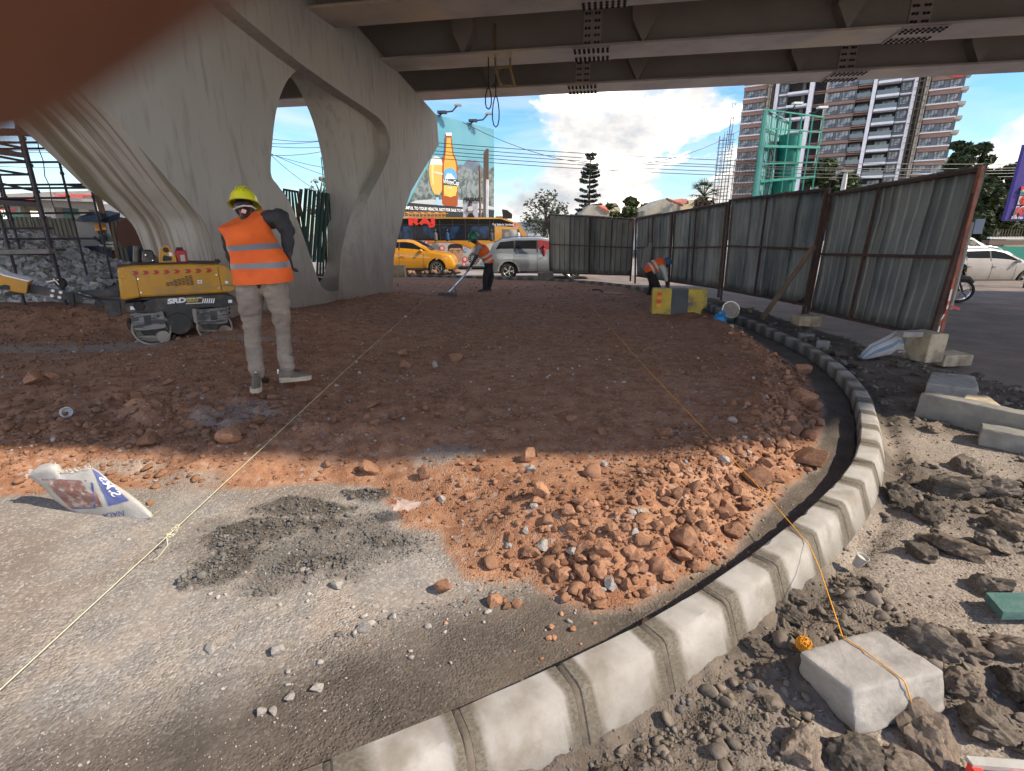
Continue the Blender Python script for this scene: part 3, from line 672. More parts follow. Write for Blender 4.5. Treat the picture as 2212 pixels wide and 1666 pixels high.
# ================================================================== CORRUGATED FENCE
gl('sheet', (.185, .192, .182), (.25, .257, .243), 1.6, .55, metal=.25, bump=.25, bscale=5, c3=(.085, .10, .105), s3=.9, stretch=(1, 1, .35), dist=.05, spec=.4)
t_ = M['sheet'].node_tree; b_ = t_.nodes['Principled BSDF']; s_ = b_.inputs['Base Color'].links[0].from_socket; oi_ = t_.nodes.new('ShaderNodeObjectInfo'); mr_ = t_.nodes.new('ShaderNodeMapRange'); mr_.inputs[3].default_value = .72; mr_.inputs[4].default_value = 1.25; hs_ = t_.nodes.new('ShaderNodeHueSaturation'); t_.links.new(oi_.outputs['Random'], mr_.inputs[0]); t_.links.new(mr_.outputs[0], hs_.inputs['Value']); t_.links.new(s_, hs_.inputs['Color']); t_.links.new(hs_.outputs[0], b_.inputs['Base Color'])
def panel(tl, tr, bl, br, YL, YR, mids, label, midrail, brace=None, seed=0):
    TL, TR = at(*tl, YL), at(*tr, YR); BLp, BRp = at(*bl, YL), at(*br, YR)
    base = Vector((BLp.x, BLp.y, 0))
    t = thing('fence_panel', (BLp.x, BLp.y, BLp.z), label, 'fence panel', group='corrugated hoarding panels round the site')
    O = Vector(t.location); rr = random.Random(seed)
    P = lambda f, g: ((BLp+(BRp-BLp)*f)*(1-g)+(TL+(TR-TL)*f)*g)-O
    L = (BRp-BLp).length; tdir = (BRp-BLp).normalized(); nb = Vector((-tdir.y, tdir.x, 0)).normalized()   # away from camera side
    if nb.dot((BLp+BRp)/2) < 0: nb = -nb
    w = .052
    for f in (0, 1):
        mb = MB(); mb.bar(P(f, -.13 if f == 0 else -.10), P(f, 1.0), w, w); mb.build('post', M['rust'], t)
    for f in mids: mb = MB(); mb.bar(P(f, 0), P(f, 1), .038, .038); mb.build('upright', M['rust'], t)
    for g in (0.01, .5, .99):
        mb = MB(); mb.bar(P(0, g), P(1, g), .045, .045); mb.build('rail', M['rust'], t)
    for (f0, g0, f1, g1) in (brace or []): mb = MB(); mb.bar(P(f0, g0), P(f1, g1), .035, .035); mb.build('brace', M['rust'], t)
    # profiled sheets, one object each
    ns = max(2, round(L/.82))
    for i in range(ns):
        f0, f1 = i/ns-.004, (i+1)/ns+.004; mb = MB(); cols = []
        nr_ = 4; top = 1.0+rr.uniform(.006, .022)
        prof = []
        for k_ in range(nr_):
            a = (k_+.0)/nr_
            prof += [(a, 0), (a+.17, 0), (a+.19, .024), (a+.23, .024)]
        prof += [(1, 0)]
        NZ = 11; vs = []
        for j in range(NZ):
            g = .006+(top-.006)*j/(NZ-1)
            for a, dz in prof:
                f = f0+(f1-f0)*a; q = P(f, g)
                dent = .022*mnoise.noise(Vector((f*L*1.5+seed, g*4.5, seed)))+.012*mnoise.noise(Vector((f*L*5+seed, g*9, 3)))
                q = q+nb*(.062-dz+dent+.006*(i % 2)); 
                if j == NZ-1: q.z += .012*mnoise.noise(Vector((f*L*7, seed, 0)))
                vs.append(q)
        n = len(prof); mb.add(vs, [(j*n+k_, j*n+k_+1, (j+1)*n+k_+1, (j+1)*n+k_) for j in range(NZ-1) for k_ in range(n-1)])
        so_ = mb.build('sheet', M['sheet'], t, smooth=True, angle=28); sm = so_.modifiers.new('s', 'SOLIDIFY'); sm.thickness = .002
    return t
panel((1187, 463), (1370, 473), (1188, 591), (1362, 596), 20.6, 18.6, (.5,), 'far fence panel facing the camera beside the silver car', 0, [(0, .12, .05, 0), (.95, 0, 1, .12)], 1)
panel((1374, 472), (1452, 458), (1372, 597), (1444, 608), 18.5, 16.5, (.5,), 'narrow fence panel behind the stooping worker next to the far corner', 0, None, 2)
panel((1453, 458), (1570, 438), (1445, 609), (1553, 625), 16.45, 14.2, (.48,), 'fence panel right of the stooping worker, second on the long side', 0, None, 3)
panel((1577, 431), (1787, 407), (1559, 627), (1738, 661), 14.0, 10.45, (.46,), 'fence panel propped by the slanting timber plank', 0, [(.9, 0, 1, .08)], 4)
panel((1794, 418), (2121, 362), (1745, 672), (2010, 731), 10.35, 7.1, (.42,), 'nearest fence panel with torn sheet and orange rusty end post', 0, [(0, .0, .06, .04)], 5)
# end post painted rust orange with tape
mb = MB(); a = at(2122, 358, 7.08); b = at(2020, 762, 7.08); mb.bar(a, b, .05, .05)
post = tag(mb.build('end_post', M['rustorange']), 'orange rusty end post standing at the open end of the fence', 'post')
# timber prop
mb = MB(); a = at(1758, 533, 10.1); b = gz(1645, 690, .06); mb.bar(a, b, .10, .045)
gl('plank', (.20, .13, .085), (.14, .09, .06), 5, .85, bump=.3, bscale=20, stretch=(1, 1, .3)); tag(mb.build('plank', M['plank']), 'rough timber plank propping the fence panel diagonally', 'plank')
# barrier tape tied on the post
gl('tape_red', (.55, .04, .03), rough=.5); gl('tape_white', (.72, .66, .62), rough=.5)
mb = MB()
tp = [at(2062, 600, 7.0), at(2050, 650, 6.98), at(2046, 668, 6.95), at(2034, 690, 6.97), at(2026, 720, 6.95), at(2019, 748, 6.95)]
for i in range(len(tp)-1):
    for h_ in range(2):
        p0 = tp[i].lerp(tp[i+1], h_/2); p1 = tp[i].lerp(tp[i+1], (h_+1)/2); w0 = Vector((.020, .01, .004)); w1 = w0*random.uniform(.5, 1.3)
        mb.add([p0-w0, p0+w0, p1+w1, p1-w1], [(0, 1, 2, 3)], (i*2+h_) % 2)
for i in range(3): p0 = at(2053+i*7, 664+i*2, 6.94); mb.add([p0, p0+Vector((.05, 0, -.02)), p0+Vector((.045, .01, .02)), p0+Vector((.0, .01, .03))], [(0, 1, 2, 3)], 0)
tag(mb.build('barrier_tape', [M['tape_red'], M['tape_white']], smooth=False), 'torn red and white barrier tape tied round the orange end post', 'tape')

# ================================================================== APARTMENT TOWER
gl('brick', (.30, .19, .155), (.26, .165, .135), 3, .85); gl('slate', (.13, .145, .175), (.16, .175, .20), 2, .6)
gl('twhite', (.80, .81, .84), (.74, .75, .78), 1, .6); gl('pane', (.34, .355, .36), (.13, .145, .16), .5, .12, spec=.7, lo=.47, hi=.53, detail=1)
gl('dark_in', (.025, .027, .03), (.05, .05, .052), .7, .8); gl('beige', (.50, .46, .38), rough=.8); gl('railglass', (.22, .27, .28), rough=.1, spec=.7, alpha=.72)
gl('mullion', (.05, .055, .06), rough=.4)
def z4(zx, zy): return ((2860+zx*.55154)/1.8445, zy*.55154/1.8445)
TL_, TR_ = at(1597, 232, 157), at(2068, 262, 131)
TL_.z = TR_.z = 0; tt = (TR_-TL_).normalized(); tn = Vector((tt.y, -tt.x, 0))
tower = thing('apartment_tower', TL_, 'unfinished high-rise with brick red bands, white frames and bamboo scaffolding', 'apartment tower', rz=math.atan2(tt.y, tt.x))
def ts(zx, zy=700): q = onplane(*z4(zx, zy), TL_, tn); return (q-TL_).dot(tt), q.z
FH = 3.1; zoff = ts(200, 722)[1] % FH
def sxx(zx): return ts(zx)[0]
def tb(name, x0, x1, y0, y1, z0_, z1_, m, parent=tower): mb = MB(); mb.box(((x0+x1)/2, (y0+y1)/2, (z0_+z1_)/2), (x1-x0, y1-y0, z1_-z0_)); return mb.build(name, M[m], parent)
WT = sxx(1745); floors = range(1, 15); ZT = zoff+15*FH
tb('core', .4, WT-.4, 2.6, 16, 0, ZT+3, 'dark_in')
def window_mesh(w, h, n, low=True):
    f = MB(); t_ = .09
    for i in range(n+1): x = w*i/n; f.box((x, 0, h/2), (t_, .1, h+t_))
    for z in (0, h)+((h*.28,) if low else ()): f.box((w/2, 0, z), (w+t_, .1, t_))
    p = MB(); p.add([(0, .03, 0), (w, .03, 0), (w, .03, h), (0, .03, h)], [(0, 1, 2, 3)])
    a = f.build('window', M['mullion'], tower); b = p.build('pane', M['pane'], a); return a
def rep(o, positions):
    first = True; ch = kids(o)
    for p in positions:
        if first: o.location = p; first = False; continue
        c = o.copy(); COL.objects.link(c); c.location = p
        for k_ in ch: d = k_.copy(); COL.objects.link(d); d.parent = c
fz = lambda k_: zoff+k_*FH
_bx = {}
def boxes(name, L_, m, parent=tower):
    for c, d in L_:
        key = (name, m, tuple(round(v, 3) for v in d))
        if key not in _bx: o = MB().box((0, 0, 0), d).build(name, M[m], parent); _bx[key] = o.data
        else: o = link(name, _bx[key], parent)
        o.location = c
# brick window bays with a white ledge above each brick spandrel
for (a, b) in ((185, 352), (1520, 1745)):
    x0, x1 = sxx(a), sxx(b); w = x1-x0
    boxes('brick_spandrel', [(((x0+x1)/2, .45, fz(k_)-.55), (w, .9, .95)) for k_ in floors], 'brick')
    boxes('white_ledge', [(((x0+x1)/2, .30, fz(k_)+.08), (w+.3, 1.2, .28)) for k_ in floors], 'twhite')
    tb('wall', x0, x1, .55, 2.5, 0, ZT, 'slate')
    ww = w*.40
    rep(window_mesh(ww, 1.75, 4), [(x0+w*.02, .46, fz(k_)+.30) for k_ in floors])
    rep(window_mesh(w*.34, 1.75, 3), [(x0+w*.62, .46, fz(k_)+.30) for k_ in floors])
    tb('side_wall', x0-.0, x0+.25, .0+.52, 2.5, 0, ZT, 'brick')
# white pilasters
for a, b in ((412, 436), (655, 688), (1108, 1136), (1398, 1424)): tb('white_pilaster', sxx(a), sxx(b), -.75, 2.4, 0, ZT+1.5, 'twhite')
for a, b in ((356, 382), (1486, 1512)): tb('beige_column', sxx(a), sxx(b), .2, 2.3, 0, ZT, 'beige')
# slate bays with a window, loggia bays with a white slab, glass balustrade bays
for a, b, n in ((440, 502, 2), (1312, 1396, 3)):
    x0, x1 = sxx(a), sxx(b); tb('slate_wall', x0, x1, .9, 2.5, 0, ZT, 'slate')
    boxes('white_ledge', [(((x0+x1)/2, .3, fz(k_)-.0), (x1-x0, 1.1, .30)) for k_ in floors], 'twhite'); rep(window_mesh((x1-x0)*.78, 1.7, n), [(x0+(x1-x0)*.1, .85, fz(k_)+.95) for k_ in floors])
for a, b, gls in ((506, 652, 0), (1142, 1305, 1)):
    x0, x1 = sxx(a), sxx(b); boxes('balcony_slab', [(((x0+x1)/2, .2, fz(k_)-.05), (x1-x0, 2.6, .55)) for k_ in floors], 'twhite')
    if gls:
        boxes('glass_balustrade', [(((x0+x1)/2, -1.0, fz(k_)+.75), (x1-x0-.1, .04, 1.0)) for k_ in floors], 'railglass')
        rep(window_mesh((x1-x0)*.55, 2.1, 3, False), [(x0+(x1-x0)*.36, 2.3, fz(k_)+.3) for k_ in floors])
    else:
        boxes('inner_column', [((x0+(x1-x0)*.72, 2.2, fz(k_)+1.5), (.8, .4, 2.6)) for k_ in floors], 'slate')
# recess with brick beams; brick/window centre; glazed balconies
x0, x1 = sxx(690), sxx(772); boxes('brick_beam', [(((x0+x1)/2, .6, fz(k_)-.15), (x1-x0, .5, .22)) for k_ in floors], 'brick'); boxes('brick_beam', [(((x0+x1)/2, .9, fz(k_)-.55), (x1-x0, .5, .22)) for k_ in floors], 'brick')
x0, x1 = sxx(776), sxx(1000); w = x1-x0; tb('wall', x0, x1, .6, 2.5, 0, ZT, 'slate'); boxes('brick_spandrel', [(((x0+x1)/2, .35, fz(k_)-.35), (w, .7, .72)) for k_ in floors], 'brick')
rep(window_mesh(w*.42, 2.0, 4), [(x0+w*.05, .50, fz(k_)+.2) for k_ in floors]); rep(window_mesh(w*.40, 2.0, 4), [(x0+w*.55, .50, fz(k_)+.2) for k_ in floors])
tb('beige_strip', x0-.05, x0+.5, .45, 1, 0, ZT, 'beige')
x0, x1 = sxx(1003), sxx(1104); w = x1-x0; boxes('brick_beam', [(((x0+x1)/2, .2, fz(k_)-.12), (w, 1.6, .22)) for k_ in floors], 'brick'); boxes('brick_beam', [(((x0+x1)/2, .5, fz(k_)-.5), (w, 1.0, .2)) for k_ in floors], 'brick'); boxes('glass_balustrade', [(((x0+x1)/2, -.5, fz(k_)+.7), (w, .04, 1.05)) for k_ in floors], 'railglass'); rep(window_mesh(w*.8, 2.2, 3, False), [(x0+w*.1, 2.2, fz(k_)+.1) for k_ in floors])
# balconies stepping off the right flank
boxes('side_balcony', [((WT+.9, 3.4, fz(k_)+.1), (1.5, 3.4, .75)) for k_ in floors], 'beige'); boxes('side_window', [((WT+.3, 3.4, fz(k_)+1.6), (.7, 3.0, 1.9)) for k_ in floors], 'slate')
# lift-shaft darkness and red banner peak
mb = MB(); xc = sxx(1690); zc_ = ts(1690, 560)[1]; mb.add([(xc-2.0, -.5, zc_+1.3), (xc+1.7, -.5, zc_+1.3), (xc+1.0, -.5, zc_-.2), (xc-.9, -.5, zc_)], [(0, 1, 2, 3)]); mb.build('banner', M['text_red'], tower)
# scaffolding on the tower: strips of poles with ledgers
gl('bamboo', (.16, .12, .085), (.10, .08, .06), 3, .8)
def pole_lattice(name, x0, x1, y0, z0_, z1_, nx, dz, seed, parent=tower, m='bamboo', r=.06):
    q = random.Random(seed); mb = MB()
    for i in range(nx):
        x = x0+(x1-x0)*i/max(1, nx-1)
        for yy in (y0, y0-.9): mb.bar((x+q.uniform(-.2, .2), yy, z0_), (x+q.uniform(-.2, .2), yy, z1_+q.uniform(0, 3)), r*1.6)
    z = z0_
    while z < z1_:
        for yy in (y0, y0-.9): mb.bar((x0-.4+q.uniform(-.3, .3), yy, z+q.uniform(-.2, .2)), (x1+.4+q.uniform(-.3, .3), yy, z+q.uniform(-.2, .2)), r*1.4)
        if q.random() < .5: mb.bar((x0, y0-.5, z), (x1, y0-.5, z+dz*1.4), r)
        z += dz
    return tag(mb.build(name, M[m], parent), kind='stuff')
pole_lattice('scaffold_poles', sxx(350), sxx(405), -1.0, 2, ZT, 3, 1.5, 1); pole_lattice('scaffold_poles', sxx(1430), sxx(1500), -1.0, 2, ZT, 3, 1.5, 2)
pole_lattice('scaffold_poles', sxx(186), sxx(345), -1.2, 0, fz(7), 8, 1.55, 3, r=.05)
pole_lattice('scaffold_poles', -4.2, -.6, .5, 0, fz(8)+2.5, 5, .95, 4, r=.07)
pole_lattice('scaffold_poles', -2.0, -1.2, .5, fz(8), fz(9)+6, 2, 4, 5, r=.06)

# ================================================================== TEAL BILLBOARD FRAME (seen from behind)
gl('teal', (.012, .22, .165), (.01, .17, .125), 2, .5); gl('tealsheet', (.13, .30, .29), (.08, .22, .22), 1.2, .6)
def z3(zx, zy): return ((2900+zx*.36014)/1.8445, (200+zy*.36014)/1.8445)
BY = 38.0
bb = thing('billboard', at(*z3(690, 1500), BY+2), 'teal steel billboard frame on a round column, seen from behind', 'billboard'); bb.location.z = -.12
O = Vector(bb.location); rel = lambda zx, zy, Y: at(*z3(zx, zy), Y)-O
mb = MB(); a = rel(700, 945, BY+2); b = Vector((a.x, a.y, 0)); mb.tube([b, a], .78, 20); mb.build('column', M['teal'], bb, smooth=True)
# right wing: open lattice from the hinge (at x 430) to x 1060
HT, HB = (432, 660), (320, 1640); RT, RB = (1060, 742), (925, 1560)
def wing(tl, tr, bl, br, YL, YR, nx, nz, r, name, sheetm=None):
    TLp, TRp = rel(*tl, YL), rel(*tr, YR); BLp, BRp = rel(*bl, YL), rel(*br, YR)
    P = lambda f, g: (TLp+(TRp-TLp)*f)*(1-g)+(BLp+(BRp-BLp)*f)*g
    for i in range(nx+1): q = MB(); q.bar(P(i/nx, 0), P(i/nx, 1.0), r); q.build('upright', M['teal'], bb)
    for j in range(nz+1): q = MB(); q.bar(P(0, j/nz), P(1, j/nz), r*(1.9 if j in (2, 4) else 1)); q.build('rail', M['teal'], bb)
    if sheetm:
        nrm = (P(1, 0)-P(0, 0)).cross(Vector((0, 0, 1))).normalized(); nrm = nrm if nrm.y > 0 else -nrm
        for i in range(nx):
            q = MB(); e = nrm*.14; a0, b0 = i/nx+.01, (i+1)/nx-.01
            q.add([P(a0, .02)+e, P(b0, .02)+e, P(b0, 1)+e, P(a0, 1)+e, P(a0, .02)+e*1.4, P(b0, .02)+e*1.4, P(b0, 1)+e*1.4, P(a0, 1)+e*1.4], [(0, 1, 2, 3), (4, 5, 6, 7), (0, 1, 5, 4), (1, 2, 6, 5), (2, 3, 7, 6), (3, 0, 4, 7)]); q.build('panel', M[sheetm], bb)
wing((432, 660), (1060, 742), (335, 1640), (930, 1560), BY-1, BY+2.5, 5, 5, .085, 'right')
wing((432, 660), (700, 800), (335, 1640), (560, 1620), BY-.9, BY+7, 5, 5, .07, 'left', 'tealsheet')
q = MB(); TLp = rel(425, 655, BY-1.0); 
for zx, zy, zx2, zy2 in ((412, 662, 285, 1625),): q.bar(rel(zx, zy, BY-1.2), rel(zx2, zy2, BY-1.2), .15)
q.build('edge_post', M['teal'], bb)
q = MB(); w0 = [rel(418, 670, BY-1.1), rel(440, 668, BY-1.1), rel(340, 1625, BY-1.1), rel(292, 1625, BY-1.1)]; q.add(w0+[p+Vector((0, .1, 0)) for p in w0], [(0, 1, 2, 3), (4, 5, 6, 7), (0, 1, 5, 4), (1, 2, 6, 5), (2, 3, 7, 6), (3, 0, 4, 7)]); q.build('panel', M['tealsheet'], bb)
q = MB()
for i in range(9):
    a = rel(460+i*16, 1010, BY+1+i*.2); b = rel(590-i*14, 1600, BY+2); q.bar(a, b, .08)
q.build('bracing', M['dark_metal'], bb)
for (zx, zy, zx2, zy2, zx3, zy3) in ((660, 650, 720, 650, 770, 590), (900, 700, 970, 690, 1045, 635)):
    q = MB(); q.tube([rel(zx, zy, BY), rel(zx2, zy2, BY-.4), rel(zx3-20, zy3+8, BY-.8)], .05, 6); f_ = q.build('lamp_arm', M['dark_metal'], bb)
    q = MB(); q.box(rel(zx3, zy3, BY-.9), (.6, .35, .12)); q.build('lamp_head', M['white'], f_)

# ================================================================== BEER BILLBOARD
A0 = at(943, 249, 42.); B0 = at(1066, 280, 47.5); bn = (B0-A0).cross(Vector((0, 0, 1))).normalized()
bn = bn if bn.y < 0 else -bn; bt = Vector((B0.x-A0.x, B0.y-A0.y, 0)).normalized()
bill = thing('billboard', Vector((B0.x, B0.y, -.12)), 'huge beer billboard with bottle, glass and mountain behind the yellow bus', 'billboard')
BO = Vector(bill.location)
def bp(x, y, off=0.0): return onplane(x, y, A0, bn)+bn*off-BO
def zb(zx, zy): return ((1500+zx*.30011)/1.8445, (400+zy*.30011)/1.8445)
def art(name, pts, col, off, m=None):
    mm = m or mat('print_'+name, col, rough=.55, spec=.2)
    mb = MB(); P = [bp(*zb(*p), off) for p in pts]; Q = [p-bn*.006 for p in P]; n = len(P)
    mb.add(P, [tuple(range(n))]); return mb.build(name, mm, bill, fix=False)
# cloth panel with real thickness
xl = -260
P0 = [bp(*zb(xl, 40)), bp(*zb(1560, 385)), bp(*zb(1560, 1640)), bp(*zb(xl, 1520))]
P0[0].z = P0[1].z; P0[3].z = P0[2].z
gl('print_sky', (.035, .20, .30), (.12, .29, .33), .25, .5, lo=.3, hi=.7, detail=2)
mb = MB(); mb.add([p for p in P0]+[p-bn*.12 for p in P0], [(0, 1, 2, 3), (4, 5, 6, 7), (0, 1, 5, 4), (1, 2, 6, 5), (2, 3, 7, 6), (3, 0, 4, 7)]); mb.build('banner', M['print_sky'], bill)
mb = MB()
for zx in (-100, 500, 1050, 1560): p = bp(*zb(zx, 600))-bn*.45; mb.bar((p.x, p.y, 0), (p.x, p.y, P0[0].z+.1), .14)
p_ = P0[0]-bn*.4-Vector((0, 0, .2)); q_ = P0[1]-bn*.4-Vector((0, 0, .2)); mb.bar(p_, q_, .15); mb.build('support_frame', M['dark_metal'], bill)
gl('print_forest', (.17, .20, .20), (.045, .065, .06), 2.2, .6, lo=.42, hi=.58); gl('print_peak', (.12, .16, .21), (.06, .08, .11), 1.4, .6)
art('mountain', [(1060, 880), (1100, 850), (1150, 860), (1185, 815), (1205, 800), (1240, 785), (1262, 808), (1285, 800), (1300, 788), (1350, 810), (1380, 860), (1420, 930), (1500, 940), (1560, 900), (1558, 1100), (1060, 1100)], 0, .02, M['print_peak'])
art('forest', [(430, 1360), (460, 1290), (600, 1010), (690, 870), (880, 900), (1075, 930), (1110, 870), (1200, 900), (1300, 930), (1420, 960), (1500, 920), (1558, 880), (1556, 1470), (1100, 1430)], 0, .03, M['print_forest'])
art('table', [(420, 1370), (520, 1330), (700, 1318), (1100, 1320), (1300, 1350), (1555, 1420), (1555, 1450), (1100, 1425)], (.36, .39, .40), .04)
art('glass_shade', [(425, 1352), (430, 1360), (1150, 1420), (1558, 1462), (1550, 1640), (330, 1530)], (.025, .03, .036), .05)
art('glass_foot', [(765, 1385), (790, 1340), (775, 1290), (825, 1290), (812, 1345), (842, 1372), (830, 1395)], (.25, .42, .55), .06)
art('beer', [(692, 855), (690, 960), (705, 1110), (735, 1200), (765, 1250), (830, 1255), (860, 1200), (885, 1110), (892, 960), (875, 860)], (.50, .33, .09), .06)
art('beer_highlight', [(720, 860), (722, 1000), (738, 1120), (752, 1120), (748, 990), (755, 860)], (.60, .47, .20), .065)
art('foam', [(700, 855), (712, 800), (735, 755), (780, 738), (830, 760), (858, 790), (873, 860)], (.5, .5, .47), .062)
art('bottle_glass', [(905, 500), (917, 480), (917, 450), (985, 450), (988, 490), (1000, 600), (1018, 720), (1050, 780), (1068, 860), (1072, 1100), (1070, 1395), (1040, 1410), (900, 1400), (868, 1370), (862, 1100), (868, 850), (860, 780), (893, 720), (903, 620)], (.26, .06, .018), .07)
art('bottle_beer', [(925, 500), (975, 500), (985, 620), (1003, 730), (1035, 800), (1050, 880), (1050, 1270), (885, 1270), (885, 850), (905, 740), (915, 640)], (.52, .28, .05), .075)
art('bottle_cap', [(908, 435), (985, 432), (992, 468), (915, 470)], (.72, .74, .74), .078)
art('label_top', [(885, 1050), (885, 960), (905, 915), (950, 898), (1000, 905), (1040, 940), (1060, 990), (1060, 1060)], (.10, .30, .48), .08)
art('label_peaks', [(895, 1045), (925, 990), (940, 965), (955, 985), (975, 970), (1000, 1000), (1035, 1045)], (.72, .80, .84), .083)
art('label_bottom', [(885, 1120), (1062, 1135), (1062, 1200), (1035, 1265), (975, 1288), (915, 1270), (885, 1210)], (.48, .38, .08), .08)
art('label_band', [(880, 1038), (1068, 1052), (1068, 1142), (880, 1124)], (.03, .045, .07), .086)
brot = (PI/2, 0, math.atan2(bt.y, bt.x))
pxm = 44.5/1075*1.8445/1.8445    # metres per reference pixel at the board
def btext(s, zx, zy, hz, col='text_white', shear=0., sx=1.0, off=.1, align='LEFT', tilt=0.0, ofs=0.0):
    p = bp(*zb(zx, zy), off); t_ = textobj(s, hz*.30011/1.8445*.0415*1.42, M[col], p, (PI/2, -tilt, brot[2]), 'lettering', bill, shear=shear, sx=sx, align=align, offset=ofs); return t_
btext('WhiteCap', 868, 1078, 54, shear=.25, sx=.86, tilt=-.0); btext('WhiteCap', 752, 962, 26, shear=.3, sx=.9)
btext('LAGER', 925, 1165, 20, 'white', sx=1.0)
btext('HARMFUL TO YOUR HEALTH. NOT FOR SALE TO PERSONS UNDER 18 YEARS', 300, 1425, 33, sx=.93, ofs=.004)
# floodlights on the top edge
for (zx, zy) in ((830, 190), (1240, 300), ):
    q = MB(); q.tube([bp(*zb(zx, zy+20), .0), bp(*zb(zx+5, zy-20), .4), bp(*zb(zx+50, zy-20), 1.0), bp(*zb(zx+75, zy-85), 1.3)], .06, 6); f_ = q.build('lamp_arm', M['dark_metal'], bill)
    q = MB(); q.box(bp(*zb(zx+88, zy-92), 1.3), (.55, .3, .12)); q.build('lamp_head', M['grey'], f_)
    q = MB(); q.box(bp(*zb(zx+5, zy-22), .3), (.7, .5, .16)); q.build('lamp_box', M['dark_metal'], f_)
# massage sign
sg = thing('advert_sign', (0, 0, 0), 'small grey massage advert sign with a woman in a white top above the bus roof', 'sign'); Ys = 33.
c_ = [at(*zb(1150, 1335), Ys), at(*zb(1350, 1345), Ys), at(*zb(1345, 1640), Ys), at(*zb(1145, 1640), Ys)]
sg.location = (c_[3].x, Ys, -.12); SO = Vector(sg.location)
def sgart(name, pts, col, dy, m=None):
    mb = MB(); P = [at(*zb(*p), Ys)-SO+Vector((0, -dy, 0)) for p in pts]
    mb.add(P, [tuple(range(len(P)))]); mb.build(name, m or mat('sign_'+name, col, rough=.6), sg, fix=False)
mb = MB(); mb.box(((c_[0]+c_[2])/2-SO+Vector((0, .06, 0))), (c_[1].x-c_[0].x, .1, c_[0].z-c_[3].z)); mb.build('board', mat('signboard', (.50, .52, .56), rough=.6), sg)
for zx in (1165, 1335): mb = MB(); p = at(*zb(zx, 1500), Ys)-SO; mb.bar((p.x, .1, 0), (p.x, .1, p.z), .08); mb.build('leg', M['dark_metal'], sg)
sgart('hair', [(1218, 1412), (1222, 1370), (1236, 1342), (1262, 1345), (1272, 1372), (1262, 1405), (1240, 1400), (1228, 1418)], (.02, .015, .015), .02)
sgart('face', [(1240, 1362), (1262, 1362), (1266, 1385), (1256, 1402), (1243, 1395)], (.28, .14, .08), .03)
sgart('arms', [(1205, 1425), (1232, 1410), (1215, 1470), (1235, 1500), (1270, 1480), (1280, 1430), (1290, 1470), (1275, 1500), (1220, 1510), (1188, 1475)], (.30, .15, .09), .03)
sgart('top', [(1212, 1420), (1240, 1408), (1262, 1415), (1283, 1430), (1278, 1462), (1215, 1470)], (.75, .75, .75), .04)
sgart('skirt', [(1222, 1500), (1275, 1495), (1305, 1555), (1310, 1640), (1200, 1640), (1208, 1555)], (.015, .015, .02), .04)
tx = textobj('MASSAGE', .26, M['black'], at(*zb(1152, 1318), Ys)-SO+Vector((0, -.05, 0)), (PI/2, 0, 0), 'lettering', sg, shear=.2, sx=1.05, offset=.02)
# totem sign and pole
tot = thing('totem_sign', (at(*zb(1455, 1500), 31).x, 31, -.12), 'tall narrow brown and white totem sign in front of the beer billboard', 'sign'); TO = Vector(tot.location)
gl('brown', (.13, .09, .065), rough=.6)
def tprism(name, pts, y0, y1, m): mb = MB(); mb.prism([(at(*zb(*p), 31).x-TO.x, at(*zb(*p), 31).z-TO.z) for p in pts], 1, y0, y1); mb.build(name, M[m], tot)
tprism('brown_panel', [(1455, 1056), (1490, 1050), (1490, 648), (1462, 648), (1430, 690), (1422, 710), (1420, 1070), (1455, 1070)], -.1, .25, 'brown')
tprism('white_panel', [(1455, 1640), (1484, 1640), (1490, 1056), (1455, 1056)], -.15, .2, 'white'); tprism('side_panel', [(1415, 1640), (1452, 1640), (1452, 1072), (1420, 1072)], -.05, .3, 'grey')
mb = MB(); a = at(*zb(1368, 870), 32); mb.tube([(a.x, 32, -.12), a], [.08, .06], 8); tag(mb.build('utility_pole', M['plank'], smooth=True), 'thin wooden utility pole beside the brown totem sign', 'pole')

# ================================================================== VEGETATION
def leafmat(k, a, b): return gl(k, a, b, 3.0, .75, spec=.3, detail=3)
leafmat('leaf_dark', (.030, .048, .022), (.075, .095, .038)); leafmat('leaf_mid', (.05, .075, .025), (.10, .125, .045)); leafmat('leaf_sparse', (.10, .115, .07), (.055, .065, .04)); leafmat('needle', (.014, .026, .022), (.03, .046, .032)); leafmat('leaf_dry', (.30, .24, .18), (.2, .16, .12))
gl('bark', (.11, .085, .065), (.07, .055, .045), 6, .9, bump=.3)
def leaves(name, cen, rad, n, size, m, parent, seed=1, flat=.55):
    r = np.random.default_rng(seed); cen = np.array(cen, float); rad = np.array(rad, float); vol = rad.prod(1) if rad.ndim > 1 else rad**3
    if rad.ndim == 1: rad = np.repeat(rad[:, None], 3, 1)
    ci = r.choice(len(cen), n, p=vol**.75/(vol**.75).sum()); d = r.normal(size=(n, 3)); d /= np.linalg.norm(d, axis=1)[:, None]
    P = cen[ci]+d*rad[ci]*(r.random((n, 1))**.42)
    a = r.normal(size=(n, 3)); a[:, 2] *= flat; a /= np.linalg.norm(a, axis=1)[:, None]; b = np.cross(a, r.normal(size=(n, 3))); b /= np.linalg.norm(b, axis=1)[:, None]
    s = size*r.uniform(.6, 1.35, (n, 1)); a = a*s; b = b*s*.45
    Vv = np.stack([P-a, P+b, P+a, P-b], 1).reshape(-1, 3); Ff = np.arange(n*4).reshape(n, 4)
    return npmesh(name, Vv, Ff, m, parent)
